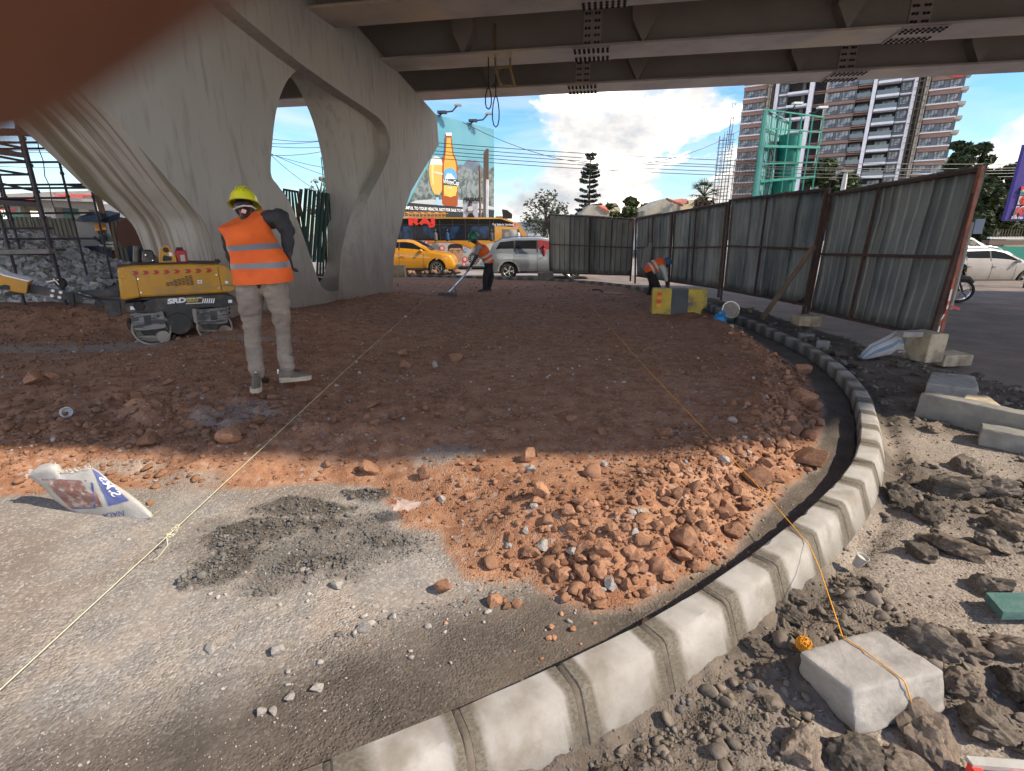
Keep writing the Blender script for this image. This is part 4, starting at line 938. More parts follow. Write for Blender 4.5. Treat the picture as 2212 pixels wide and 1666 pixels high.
def tree(x, y_top, y_base, Y, wpx, label, leaf='leaf_dark', nb=14, n=2600, lsize=.16, seed=1, trunk_h=.35, cat='tree', name='tree', tall=1.0, gap=.55):
    q = random.Random(seed); top = at(x, y_top, Y); base = Vector((top.x, Y, -.12)); Hh = top.z-base.z; R = wpx/2/1075*Y*.98
    t = thing(name, base, label, cat); mb = MB(); cr = []; rd = []
    mb.tube([(0, 0, 0), (q.uniform(-.1, .1), 0, Hh*.4), (q.uniform(-.2, .2), q.uniform(-.2, .2), Hh*.82)], [Hh*.022+.05, Hh*.016+.03, .03], 8)
    for i in range(nb):
        zf = trunk_h+(1-trunk_h)*(i+.5)/nb; an = q.uniform(0, 2*PI); env = math.sin(PI*min(1, max(0.08, (zf-trunk_h*.8)/(1.08-trunk_h*.8))))**.6
        rr = R*env*q.uniform(.35, 1-gap*.3); c = Vector((rr*math.cos(an), rr*math.sin(an)*.9, Hh*(zf*.96)))
        s0 = Vector((0, 0, Hh*max(.2, zf-.18))); mb.tube([s0, s0.lerp(c, .6)+Vector((0, 0, .1)), c], [.05+Hh*.004, .035, .015], 5)
        cr.append(c); e = R*q.uniform(.26, .46)*(1.1-.35*zf); rd.append((e, e, e*.72*tall))
    mb.build('trunk', M['bark'], t, smooth=True); leaves('crown', cr, rd, n, lsize, M[leaf], t, seed); return t
# araucaria with tiers of upturned fingers
def araucaria(x, y_top, Y):
    q = random.Random(5); top = at(x, y_top, Y); base = Vector((top.x, Y, -.12)); Hh = top.z-base.z; t = thing('araucaria_tree', base, 'tall dark araucaria pine with tiered branches against the clouds', 'tree')
    mb = MB(); mb.tube([(0, 0, 0), (.05, 0, Hh*.5), (0, 0, Hh)], [.22, .15, .03], 8); mb.build('trunk', M['bark'], t, smooth=True)
    cen = []; rad = []; br = MB(); ti = 0
    zt = Hh*.30
    while zt < Hh*.985:
        f = (zt/Hh-.30)/.70; L = (1-f)**.75*Hh*.115+Hh*.045
        for k_ in range(5):
            an = ti*1.1+k_*2*PI/5+q.uniform(-.25, .25); l = L*q.uniform(.4, 1.2)
            if q.random() < .28: continue
            dx, dy = math.cos(an), math.sin(an); p1 = Vector((dx*l, dy*l, zt+l*.12)); br.tube([(0, 0, zt), (dx*l*.6, dy*l*.6, zt-.02*l), p1], [.05, .035, .015], 4)
            for s in range(7):
                g = .3+.7*s/6; c = Vector((dx*l*g, dy*l*g, zt+l*.12*g*g+.12)); cen.append(c); rad.append((Hh*.017, Hh*.017, Hh*.013))
        zt += Hh*(.050 if f < .6 else .037); ti += 1
    br.build('branches', M['bark'], t); leaves('needles', cen, rad, 9500, .13, M['needle'], t, 4, flat=1.6); return t
araucaria(1276, 331, 62)
tree(1178, 416, 0, 40, 96, 'thin pale tree with sparse leaves left of the far fence panel', 'leaf_sparse', 26, 1500, .13, 8, .42, tall=1.5, gap=.2)
tree(1345, 428, 0, 60, 84, 'rounded green tree beside the araucaria above the fence', 'leaf_mid', 9, 2600, .26, 12, .55)
tree(1385, 438, 0, 63, 60, 'lower green bush tree between the two tile-roofed houses', 'leaf_mid', 8, 1500, .26, 17, .55)
tree(1803, 343, 0, 46, 128, 'bushy olive green tree in front of the apartment tower', 'leaf_mid', 20, 6500, .24, 22, .35)
tree(2098, 300, 0, 40, 92, 'tall dark tree right of the tower, above the fence end', 'leaf_dark', 24, 5200, .2, 31, .55)
tree(2112, 372, 0, 36, 120, 'broad dark evergreen tree behind the fence end and the motorcycle', 'leaf_dark', 30, 13500, .22, 32, .18)
tree(2190, 352, 0, 39, 130, 'dark tree behind the purple advert board at the right edge', 'leaf_dark', 26, 8500, .22, 33, .2)
tree(2260, 392, 0, 42, 150, 'dark tree standing beyond the purple advert board', 'leaf_dark', 22, 5000, .25, 34, .2)
tree(688, 376, 0, 34, 60, 'bare pinkish tree seen through the pier opening', 'leaf_dry', 16, 500, .12, 41, .55, gap=.1)
# palm
pt_ = at(1523, 392, 55); palm = thing('palm_tree', (pt_.x, 55, -.12), 'fan palm with shaggy brown skirt above the fence', 'palm tree'); mb = MB()
hz_ = pt_.z-.3; mb.tube([(0, 0, 0), (0, 0, hz_-1.6)], [.35, .3], 8); mb.build('trunk', M['bark'], palm)
leaves('dead_skirt', [(0, 0, hz_-2.0), (0, 0, hz_-3.0)], [(.75, .75, .9), (.6, .6, .9)], 500, .4, M['plank'], palm, 3)
mb = MB(); q = random.Random(3)
for i in range(34):
    an = q.uniform(0, 2*PI); el = q.uniform(-.5, 1.4); d = Vector((math.cos(an)*math.cos(el), math.sin(an)*math.cos(el), math.sin(el))); L = 1.15*q.uniform(.85, 1.1); c = Vector((0, 0, hz_-1.0))+d*L
    side = d.cross(Vector((0, 0, 1))).normalized(); upv = side.cross(d)
    for k_ in range(9):
        a_ = (k_-4)*.26; dd = (d*math.cos(a_)+side*math.sin(a_)).normalized(); tip = c+dd*.95+Vector((0, 0, -.25*abs(a_)-.12)); w_ = upv.cross(dd)*.05
        mb.add([c-w_, c+w_, tip], [(0, 1, 2)])
    mb.tube([Vector((0, 0, hz_-1.0)), c], .03, 4)
mb.build('fronds', M['leaf_dark'], palm, fix=False)

# ================================================================== HOUSES, SHED, FAR ROADSIDE
gl('render_wall', (.42, .38, .29), (.33, .30, .235), 1.2, .85, stretch=(1, 1, .2), c3=(.24, .21, .17), s3=1.0); gl('cream', (.60, .50, .33), rough=.8); gl('roof_tile', (.38, .12, .07), (.28, .09, .055), 2, .8, bump=.4, bscale=9); gl('roof_dark', (.13, .06, .05), (.09, .05, .045), 2, .8)
def z6(zx, zy): return ((2100+zx*.36166)/1.8445, (600+zy*.36166)/1.8445)
def house(label, Y, gable, roof_pts, wallm='render_wall', depth=9, extra=None):
    # gable: outline in picture points at depth Y; the roof runs back from it
    P = [at(*z6(*p), Y) for p in gable]; t = thing('house', (P[0].x, Y, -.12), label, 'house'); Oh = Vector(t.location)
    P = [p-Oh for p in P]; bot = [Vector((P[-1].x, P[-1].y, 0)), Vector((P[0].x, P[0].y, 0))]
    front = P+bot; mb = MB(); n = len(front); back = [p+Vector((0, depth, 0)) for p in front]
    mb.add(front+back, [tuple(range(n)), tuple(range(2*n-1, n-1, -1))]+[(i, (i+1) % n, (i+1) % n+n, i+n) for i in range(n)]); mb.build('wall', M[wallm], t)
    for pts, m, dy in roof_pts:
        mb = MB(); Q = [at(*z6(x, y), Y+d)-Oh for x, y, d in pts]; mb.add(Q+[q_+Vector((0, 0, -.18)) for q_ in Q], [tuple(range(len(Q))), tuple(range(2*len(Q)-1, len(Q)-1, -1))]+[(i, (i+1) % len(Q), (i+1) % len(Q)+len(Q), i+len(Q)) for i in range(len(Q))]); mb.build('roof', M[m], t)
    return t
house('weathered gabled house with orange tiled roof below the palm', 56, [(1300, 700), (1300, 660), (1390, 610), (1540, 525), (1620, 600), (1690, 600), (1690, 700)], [([(1535, 520, 0), (1570, 545, 0), (1720, 600, 0), (1700, 570, 5)], 'roof_tile', 0), ([(1580, 548, 1), (1690, 530, 6), (1765, 535, 6), (1760, 560, 2), (1700, 575, 1)], 'roof_tile', 0)])
h2 = house('cream house with flat parapet directly behind the palm', 60, [(1690, 720), (1690, 600), (1780, 590), (1780, 548), (1890, 535), (1890, 720)], [], 'cream')
house('small house with orange tiled lean-to roof behind the araucaria', 58, [(560, 760), (600, 700), (690, 600), (790, 605), (850, 665), (905, 670), (905, 760)], [([(780, 602, -.1), (850, 663, -.1), (905, 668, -.1), (858, 605, 3)], 'roof_tile', 0)])
house('dark-roofed cream house behind the rounded green tree', 66, [(850, 760), (850, 610), (880, 600), (1000, 600), (1030, 640), (1030, 760)], [([(858, 605, 0), (895, 580, 4), (985, 578, 4), (1005, 605, 0)], 'roof_dark', 0)], 'cream')
house('low house with long dark brown roof left of the gabled house', 66, [(1240, 740), (1260, 640), (1330, 635), (1330, 740)], [([(1235, 645, 0), (1300, 578, 4), (1440, 578, 4), (1390, 640, 0)], 'roof_dark', 0)], 'render_wall')
house('dark triangular roof behind the palm trunk', 68, [(1990, 720), (1990, 600), (2070, 600), (2070, 720)], [([(1985, 605, 0), (2010, 550, 0), (2060, 535, 0), (2072, 600, 0)], 'roof_dark', 0)], 'render_wall')
# low commercial shed behind the silver car
def slabthing(name, label, cat, x0, y0, x1, y1, Y, m, depth=.3, parts=()):
    a, b = at(x0, y1, Y), at(x1, y0, Y); t = thing(name, ((a.x+b.x)/2, Y, -.12), label, cat); mb = MB(); w = b.x-a.x; z0_ = max(0, a.z+.12)
    mb.box((0, depth/2, (z0_+b.z+.12)/2), (w, depth, b.z+.12-z0_)); mb.build('wall', M[m], t); return t
gl('wallgrey', (.25, .28, .32), rough=.7); gl('wallwhite', (.66, .68, .68), (.55, .57, .58), 2, .7)
sh = slabthing('shed', 'low grey shed with white wall behind the silver car', 'shed', 1095, 480, 1400, 600, 44, 'wallgrey', 8)
mb = MB(); b1 = at(1400, 476, 43.4)-Vector(sh.location); b0 = at(1140, 478, 43.4)-Vector(sh.location); mb.bar(b0, b1, .3, .25); mb.build('roof_edge', M['dark_metal'], sh)
wf = slabthing('white_wall', 'bright white boundary wall behind the bus front', 'wall', 1140, 505, 1500, 540, 42, 'wallwhite', .25)
wf2 = slabthing('green_fence', 'dark green mesh fence at the road behind the silver car', 'fence', 1150, 527, 1330, 560, 39, 'teal', .1)
# advert board at the right edge
gl('purple', (.055, .045, .36), (.07, .035, .30), .3, .5); PY = 17.5
ad = thing('advert_board', (at(2165, 480, PY).x, PY, -.12), 'blue-purple advert board with a red 10 at the right edge', 'advert board'); AO = Vector(ad.location)
def z5(zx, zy): return ((3700+zx*.33628)/1.8445, (700+zy*.33628)/1.8445)
def az(x, y, dy=0): return at(x, y, PY)-AO+Vector((0, -dy, 0))
c = [(2215, 300), (2169, 476), (2168, 478), (2260, 483), (2320, 300)]
tlx = at(2170, 477, PY).x-AO.x; zt_, zb_ = at(2215, 312, PY).z-AO.z, at(2170, 477, PY).z-AO.z; x0_ = at(2170, 477, PY).x-AO.x
mb = MB(); mb.box((x0_+1.6, .06, (zt_+zb_)/2), (3.2, .12, zt_-zb_)); mb.build('board', M['purple'], ad)
for dx in (1.5, 2.7): mb = MB(); mb.bar((x0_+dx, .15, 0), (x0_+dx, .15, zt_), .1); mb.build('leg', M['dark_metal'], ad)
q5 = lambda zx, zy, dy=.03: az(*z5(zx, zy), dy)
for nm, (xa, ya, xb, yb), col in (('logo_plate', (1070, 130, 1260, 232), 'white'), ('logo_plate', (1040, 242, 1260, 345), 'white')):
    a, b = q5(xa, yb), q5(xb, ya); mb = MB(); mb.box(((a.x+b.x)/2, -.02, (a.z+b.z)/2), (b.x-a.x, .02, b.z-a.z)); mb.build(nm, M[col], ad)
mb = MB(); c0 = q5(1125, 290, .04); mb.lathe([(.0, 0), (.14, 0), (.14, .01), (0, .01)], c0, 'Y', 20); mb.build('round_logo', M['text_red'], ad)
textobj('7', .18, M['text_white'], c0+Vector((-.06, -.02, 0)), (PI/2, 0, 0), 'lettering', ad); textobj('Hisense', .11, mat('teal_ink', (.0, .30, .38)), q5(1068, 205, .05), (PI/2, 0, 0), 'lettering', ad, offset=.006)
textobj('10', .36, M['text_white'], q5(990, 428, .03), (PI/2, 0, 0), 'lettering', ad, offset=.035, shear=.1); textobj('10', .35, M['text_red'], q5(993, 428, .045), (PI/2, 0, 0), 'lettering', ad, offset=.012, shear=.1)
textobj('27th Feb - 12th', .11, M['text_white'], q5(968, 500, .03), (PI/2, 0, 0), 'lettering', ad, offset=.004)
mb = MB(); c0 = q5(1100, 152, .05); mb.lathe([(.0, 0), (.06, 0), (.06, .01), (0, .01)], c0, 'Y', 14); mb.build('small_logo', M['text_red'], ad)
# low building with brown eaves right, parasols
rb = slabthing('building', 'low building with brown eaves and balcony rail behind the white car', 'building', 2150, 517, 2330, 600, 34, 'render_wall', 6)
mb = MB(); RO = Vector(rb.location); mb.bar(at(2128, 524, 33.4)-RO, at(2400, 524, 33.4)-RO, .6, .28); mb.build('eaves', M['brown'], rb); mb = MB(); mb.bar(at(2135, 514, 33.3)-RO, at(2400, 512, 33.3)-RO, .2, .12); mb.build('white_trim', M['white'], rb)
mb = MB()
for i in range(26): p = at(2145+i*6, 513, 33.2)-RO; mb.bar(p, p+Vector((0, 0, .5)), .03)
mb.build('balcony_rail', M['brown'], rb)
slabthing('green_hoarding', 'dark green hoarding strip behind the white car roof', 'hoarding', 2120, 533, 2330, 560, 30, 'teal', .1)
# street lamps and small sign by the fence
def lamp(x, yt, Y, label, head=(0, 0), w=.07, dx=0):
    t_ = at(x, yt, Y); t = thing('street_lamp', (t_.x, Y, -.12), label, 'street lamp', group=None); mb = MB(); h = t_.z+.12
    mb.tube([(0, 0, 0), (0, 0, h-.4), (dx, 0, h)], [w*1.3, w, w*.7], 8); mb.build('pole', M['white'], t, smooth=True); mb = MB(); mb.box((dx*1.5, 0, h+.03), (.5, .22, .08)); mb.build('lamp_head', M['grey'], t); return t
lamp(1828, 371, 24, 'white post standing behind the fence in front of the olive tree', w=.10)
lamp(197, 400, 33, 'white street lamp with tilted head in front of the filling station', dx=-.5, w=.09)
sgp = thing('road_sign', at(2094, 530, 12.5), 'small blue and white road sign on a pale post behind the fence end', 'road sign'); sgp.location.z = -.12; SO2 = Vector(sgp.location)
mb = MB(); a = at(2083, 552, 12.5)-SO2; b = at(2099, 480, 12.5)-SO2; mb.tube([(a.x, 0, 0), (a.x, 0, b.z)], .035, 8); mb.build('post', M['beige'], sgp); mb = MB(); mb.box((a.x+.12, -.05, b.z-.1), (.22, .03, .34)); mb.build('plate', mat('signblue', (.22, .28, .42), rough=.4), sgp)
# ================================================================== OVERHEAD WIRES
def wire(p, q, sag, label, r=.018, n=18, group='overhead wires'):
    mb = MB(); pts = [p.lerp(q, i/n)-Vector((0, 0, sag*4*(i/n)*(1-i/n))) for i in range(n+1)]; mb.tube(pts, r, 5); return tag(mb.build('wire', M['dark_metal'], smooth=True), label, 'wire', group)
ordn = ['uppermost', 'second highest', 'middle', 'second lowest', 'lowest']
Yw = 36
for wi, (x0, y0, x1, y1, sg_) in enumerate(((840, 300, 2320, 352, .6), (840, 307, 2320, 360, .7), (840, 318, 2320, 366, .6), (840, 324, 2320, 371, .7), (840, 333, 2320, 378, .7))):
    wire(at(x0, y0, Yw), at(x1, y1, Yw+2), sg_, ordn[wi]+' of the five long overhead cables crossing the sky', .022)
wire(at(1000, 265, 30), at(1640, 256, 40), 2.6, 'single slack cable rising to the tower scaffold', .018, group=None)
for wi, (x0, y0, x1, y1) in enumerate(((560, 296, 720, 301), (560, 309, 740, 296), (560, 314, 760, 311), (560, 334, 720, 322), (560, 325, 760, 370), (560, 320, 760, 395), (585, 335, 700, 420))):
    wire(at(x0, y0, 26), at(x1, y1, 29), .15, ['topmost flat', 'faint rising', 'nearly level third', 'straight rising', 'gently falling', 'steeper falling', 'steepest curving'][wi]+' cable in the sky seen through the pier opening', .014, 8, group='cables beyond the pier opening')
for wi, y0 in enumerate((303, 322, 326, 358)): wire(at(-40, y0, 34), at(330, y0-8, 34), .2, ['highest', 'upper middle', 'lower middle', 'lowest'][wi]+' of the faint cables behind the scaffold at the left', .016, 8, group='cables behind the scaffold')
# ================================================================== VEHICLES
gl('paint_yellow', (.55, .25, .008), (.50, .22, .008), 1, .32, coat=.6); gl('paint_silver', (.27, .295, .32), (.30, .325, .35), 1, .30, metal=.45, coat=.6)
gl('paint_white', (.40, .39, .38), (.33, .31, .29), 1, .35, coat=.4); gl('trim', (.03, .03, .032), rough=.55); gl('lens', (.75, .76, .78), rough=.1, spec=.8); gl('lens_red', (.30, .01, .01), rough=.15); gl('lens_amber', (.6, .2, .02), rough=.2)
gl('cabin', (.02, .021, .024), rough=.8); gl('seatcloth', (.08, .08, .085), rough=.9); gl('redcloth', (.22, .012, .02), rough=.8)
def interp(pts, x):
    if x <= pts[0][0]: return pts[0][1]
    for (a, b), (c, d) in zip(pts, pts[1:]):
        if x <= c: t = (x-a)/(c-a); t_ = t*t*(3-2*t)*.35+t*.65; return b+(d-b)*t_
    return pts[-1][1]
def make_car(name, label, cat, loc, rz, L, Wd, top, belt, sill, wheels, wr, paint, gh, pillars, handles, lights_front, lights_rear, mirror_x, rails=False, spokes=5, scale=1.0, arch=1.17, cladding=None, group=None, open_win=None, doors=(), ghw=.78):
    """x forward. top/belt: (x,z) polylines of the roofline and the window sill; gh = (x_rear_base, x_rear_top, x_front_top, x_front_base)"""
    t = thing(name, loc, label, cat, rz, group, scale=scale); N = 96; hw = Wd/2
    def halfw(x):
        f = x/L; e = 1-.20*max(0, (f-.84)/.16)**2-.13*max(0, (.13-f)/.13)**2; return hw*e
    def inset(x, z):
        zb = interp(belt, x); zt = interp(top, x)
        if z <= zb: 
            s = (z-sill)/(zb-sill); return 1-.035*(abs(s-.62)/.62)**2*1.2-(.02 if s < .1 else 0)
        g = (z-zb)/max(.05, 1.5-zb); return .96-(1-ghw)*min(1.1, g)
    rings = []; body = MB()
    for i in range(N+1):
        x = L*i/N; zt = interp(top, x); zb = min(interp(belt, x), zt-.02); w = halfw(x)
        zs = sill
        for wx in wheels:
            d = abs(x-wx); R = wr*arch
            if d < R: zs = max(zs, wr+math.sqrt(max(0, R*R-d*d)))
        zs = min(zs, zb-.06)
        e0 = min(1, x/.16); e1 = min(1, (L-x)/.16); zl = zs
        hs = [zl, zl+(zb-zl)*.08, zl+(zb-zl)*.3, zl+(zb-zl)*.55, zl+(zb-zl)*.8, zb-.012, zb]
        ring = [(w*inset(x, z)*(.985 if k == 0 else 1), z) for k, z in enumerate(hs)]
        zc = zb+(zt-zb)*.5; we = w*inset(x, zt-.05)
        ring += [(w*inset(x, zc), zc), (w*inset(x, zb+(zt-zb)*.86), zb+(zt-zb)*.86), (we*.93, zt-.022), (we*.75, zt-.004), (we*.4, zt+.004), (0, zt+.006)]
        full = [Vector((x, -a, z)) for a, z in ring]+[Vector((x, a, z)) for a, z in ring[-2::-1]]
        rings.append(full)
    body.loft(rings, caps=True, close=False)
    bo = body.build('body', M[paint], t, smooth=True, angle=38)
    # underbody, sills and wheel wells
    mb = MB(); mb.box((L/2, 0, sill+.10), (L*.94, Wd*.80, .28)); mb.box((L/2, 0, sill+.03), ((wheels[1]-wheels[0])-wr*2.3, Wd*.95, .10))
    mb.build('underbody', M['trim'], t)
    if cladding:
        mb = MB()
        for wx in wheels:
            for sy in (-1, 1):
                R0 = wr*arch; pr = [(wx+(R0+dr)*math.cos(a), wr+(R0+dr)*math.sin(a)) for dr, rg_ in ((-.01, range(0, 13)), (.055, range(12, -1, -1))) for a in [PI*k/12 for k in rg_]]
                mb.prism(pr, 1, sy*hw*.95, sy*(hw*1.0+.012))
        mb.build('arch_trim', M[cladding], t)
    # glazing follows the cabin sides
    def side_pt(x, z, sy, off=.008): return Vector((x, sy*(halfw(x)*inset(x, z)+off), z))
    xrb, xrt, xft, xfb = gh
    def zlo(x): return interp(belt, x)+.035
    def zhi(x):
        h = interp(top, x)-.105
        if x < xrt: h = min(h, zlo(x)+(h-zlo(x))*max(0, (x-xrb)/(xrt-xrb))**.8)
        if x > xft: h = min(h, zlo(x)+(interp(top, xft)-.105-zlo(x))*max(0, (xfb-x)/(xfb-xft)))
        return max(h, zlo(x))
    cuts = [xrb]+list(pillars)+[xfb]
    for sy in (-1, 1):
        for k, (a, b) in enumerate(zip(cuts, cuts[1:])):
            a_ = a+.035 if k else a; b_ = b-.035 if k < len(cuts)-2 else b; mb = MB(); n = 12
            up = [side_pt(a_+(b_-a_)*i/n, zhi(a_+(b_-a_)*i/n), sy) for i in range(n+1)]; lo = [side_pt(a_+(b_-a_)*i/n, zlo(a_+(b_-a_)*i/n), sy) for i in range(n+1)]
            mid = [side_pt(a_+(b_-a_)*i/n, (zlo(a_+(b_-a_)*i/n)+zhi(a_+(b_-a_)*i/n))/2, sy) for i in range(n+1)]
            mb.add(up+mid+lo, [(i, i+1, i+n+2, i+n+1) for i in range(n)]+[(i+n+1, i+n+2, i+2*n+3, i+2*n+2) for i in range(n)])
            mb.build('side_window', M['redcloth'] if (open_win == k and sy == -1) else M['glass_dark'], t, smooth=True)
            if k:
                mb = MB(); mb.bar(side_pt(a, zlo(a), sy, .012), side_pt(a, zhi(a), sy, .012), .05, .008); mb.build('pillar', M['trim'], t)
        mb = MB(); xs = [xrb+.02+(xfb-xrb-.04)*i/16 for i in range(17)]; mb.tube([side_pt(x, zlo(x)-.015, sy, .008) for x in xs], .011, 5); mb.build('window_trim', M['chrome'] if paint == 'paint_silver' else M['trim'], t)
    # windscreen and rear glass: strips on the sloping top, just proud of the body
    def across(xa, xb, name):
        mb = MB(); n = 8; vs = []
        for i in range(n+1):
            x = xa+(xb-xa)*i/n; zt = interp(top, x); we = halfw(x)*inset(x, zt-.05)
            vs += [Vector((x, s*we, zt+.010+(.012*(1-abs(s))))) for s in (-.80, -.4, 0, .4, .80)]
        mb.add(vs, [(i*5+k, i*5+k+1, (i+1)*5+k+1, (i+1)*5+k) for i in range(n) for k in range(4)]); mb.build(name, M['glass_dark'], t, smooth=True)
    across(xft+.08, xfb+.10, 'windscreen'); across(max(.05, xrb-.12), xrt, 'rear_window')
    # wheels
    for wx in wheels:
        for sy in (-1, 1):
            w = MB(); Wc = Vector((wx, sy*(hw-.12), wr)); prof = [(wr*.66, -.09), (wr*.9, -.10), (wr*.985, -.075), (wr, 0), (wr*.985, .075), (wr*.9, .10), (wr*.66, .09)]
            w.lathe(prof, Wc, 'Y', 32); tyre = w.build('wheel', M['rubber'], t, smooth=True)
            r_ = MB(); s_ = sy*.085
            r_.lathe([(wr*.69, s_-.02*sy), (wr*.66, s_), (wr*.60, s_-.015*sy)], Wc, 'Y', 32); r_.lathe([(wr*.16, s_-.02*sy), (wr*.13, s_+.008*sy), (0, s_+.008*sy)], Wc, 'Y', 16)
            for k in range(spokes):
                for da in ((-.16, .16) if spokes == 5 else (-.09,)):
                    a0 = 2*PI*k/spokes; p0 = Wc+Vector((math.cos(a0)*wr*.10, s_-.01*sy, math.sin(a0)*wr*.10)); p1 = Wc+Vector((math.cos(a0+da)*wr*.64, s_-.006*sy, math.sin(a0+da)*wr*.64)); r_.bar(p0, p1, wr*.085, .02, up=(0, 1, 0))
            r_.build('rim', M['chrome'], tyre, smooth=True, angle=30); d_ = MB(); d_.lathe([(0, s_-.05*sy), (wr*.66, s_-.05*sy)], Wc, 'Y', 24); d_.build('hub_recess', M['black'], tyre)
    for dx in doors:
        for sy in (-1, 1):
            mb = MB(); zz = [sill+.06+(interp(belt, dx)-sill-.06)*i/6 for i in range(7)]; mb.tube([side_pt(dx, z, sy, .001) for z in zz], .005, 4); mb.build('door_gap', M['black'], t)
    for (hx, hz) in handles:
        for sy in (-1, 1): mb = MB(); mb.box(side_pt(hx, hz, sy, .018), (.19, .028, .032), ch=.008); mb.build('door_handle', M['chrome'] if paint == 'paint_silver' else M[paint], t)
    for pts in lights_front:
        for sy in (-1, 1):
            mb = MB(); n = len(pts); P = [Vector((x, sy*(halfw(x)*inset(x, z)*yy+.012), z)) for x, z, yy in pts]; mb.add(P, [tuple(range(n))]); c = sum(P, Vector())/n; mb.add([c+Vector((.03, sy*.02, .0))]+P, [(0, i+1, (i+1) % n+1) for i in range(n)]); mb.build('headlight', M['lens'], t)
    for pts in lights_rear:
        for sy in (-1, 1):
            mb = MB(); n = len(pts); P = [Vector((x, sy*(halfw(x)*inset(x, z)*yy+.014), z)) for x, z, yy in pts]; mb.add(P, [tuple(range(n))]); mb.build('tail_light', M['lens_red'], t)
    for sy in (-1, 1):
        mz = interp(belt, mirror_x)+.10; p = side_pt(mirror_x, mz, sy, .12); mb = MB(); mb.sph(p, (.085, .10, .075), 7); mb.bar(side_pt(mirror_x, mz-.06, sy, 0), p, .05, .03); mb.build('mirror', M[paint], t, smooth=True)
    if rails:
        for sy in (-1, 1):
            mb = MB(); xs = [xrt-.1+(xft-xrt+.1)*i/10 for i in range(11)]; mb.tube([Vector((x, sy*hw*.66, interp(top, x)+(.045 if 0 < i < 10 else .0))) for i, x in enumerate(xs)], .016, 6); mb.build('roof_rail', M['chrome'], t)
    mb = MB(); mb.box((.03, 0, .42), (.10, Wd*.84, .16), ch=.03); mb.build('bumper_insert', M['trim'], t); mb = MB(); mb.box((L-.05, 0, .36), (.12, Wd*.78, .16), ch=.03); mb.build('bumper_insert', M['trim'], t); return t
ROADZ = -.12
def groundpt(x, y, z=ROADZ): return gz(x, y, z)
# yellow crossover, front wheel at picture x 950
gp = groundpt(950, 592); sc_y = 1.0
make_car('parked_car', 'yellow compact crossover with bulging front wing beside the concrete pier', 'car', (gp.x-3.30, gp.y, ROADZ), .0, 4.12, 1.76,
    [(0, .95), (.10, 1.22), (.45, 1.48), (1.0, 1.55), (1.9, 1.565), (2.35, 1.50), (2.75, 1.30), (3.05, 1.10), (3.20, 1.05), (3.7, .99), (3.95, .90), (4.06, .76), (4.12, .5)],
    [(0, .95), (.3, 1.10), (1.1, 1.06), (2.1, 1.0), (3.0, .98), (3.3, .95), (3.9, .82), (4.12, .45)], .27, (.80, 3.30), .345, 'paint_yellow', (.42, .80, 2.22, 2.98), (1.05, 1.62), [(1.78, .84)],
    [[(3.66, .94, .93), (3.94, .86, .80), (3.98, .81, .78), (3.74, .84, .90)], [(3.72, .73, .97), (3.92, .73, .90), (3.94, .62, .88), (3.78, .60, .95), (3.70, .66, .98)]], [[(.02, 1.0, .9), (.25, 1.02, .98), (.2, .86, .99), (.02, .8, .93)]], 2.62, spokes=8, cladding='paint_yellow', arch=1.2, doors=(1.0, 1.62, 2.72), ghw=.74)
# silver estate SUV, rear wheel at picture x 1099
gp = groundpt(1099, 600.5); 
suv = make_car('parked_car', 'silver estate car partly hidden behind the far fence panel', 'car', (gp.x-.88, gp.y, ROADZ), .0, 4.56, 1.78,
    [(0, 1.0), (.10, 1.12), (.28, 1.46), (.55, 1.60), (1.2, 1.66), (2.2, 1.67), (2.7, 1.60), (3.1, 1.40), (3.45, 1.16), (3.6, 1.08), (4.2, .98), (4.45, .84), (4.56, .55)],
    [(0, .98), (.3, 1.06), (1.5, 1.03), (2.6, 1.0), (3.4, .98), (4.1, .90), (4.56, .5)], .28, (.88, 3.50), .345, 'paint_silver', (.28, .52, 2.55, 3.35), (1.12, 2.05), [(1.26, .90), (2.18, .88)],
    [[(4.1, .86, .95), (4.48, .80, .8), (4.45, .66, .82), (4.15, .72, .94)]], [[(.0, 1.02, .86), (.26, 1.02, .985), (.22, .82, 1.0), (.0, .80, .93)]], 3.05, rails=True, spokes=5, cladding='paint_silver', doors=(1.10, 2.06, 3.0), open_win=2)
sp_ = suv.location
def head_sil(name, p, label, mtop, group=None, s=1.0, skin='skin'):
    t = thing(name, p, label, 'person', group=group, scale=s); mb = MB(); capsule_mb(mb, (0, 0, .0), (0, 0, .42), .17, .15, flat=1.2); mb.build('torso', M[mtop], t, smooth=True)
    mb = MB(); mb.sph((0, -.02, .68), (.085, .10, .125), 8); capsule_mb(mb, (0, 0, .5), (0, 0, .6), .055, .05); mb.build('head', M[skin], t, smooth=True); mb = MB(); mb.sph((0, .01, .71), (.092, .105, .115), 8); mb.build('hair', M['black'], t, smooth=True); return t
head_sil('person', (sp_.x+2.32, sp_.y-.80, .86), 'passenger in red seen at the open window of the silver car', 'redcloth', s=.5)
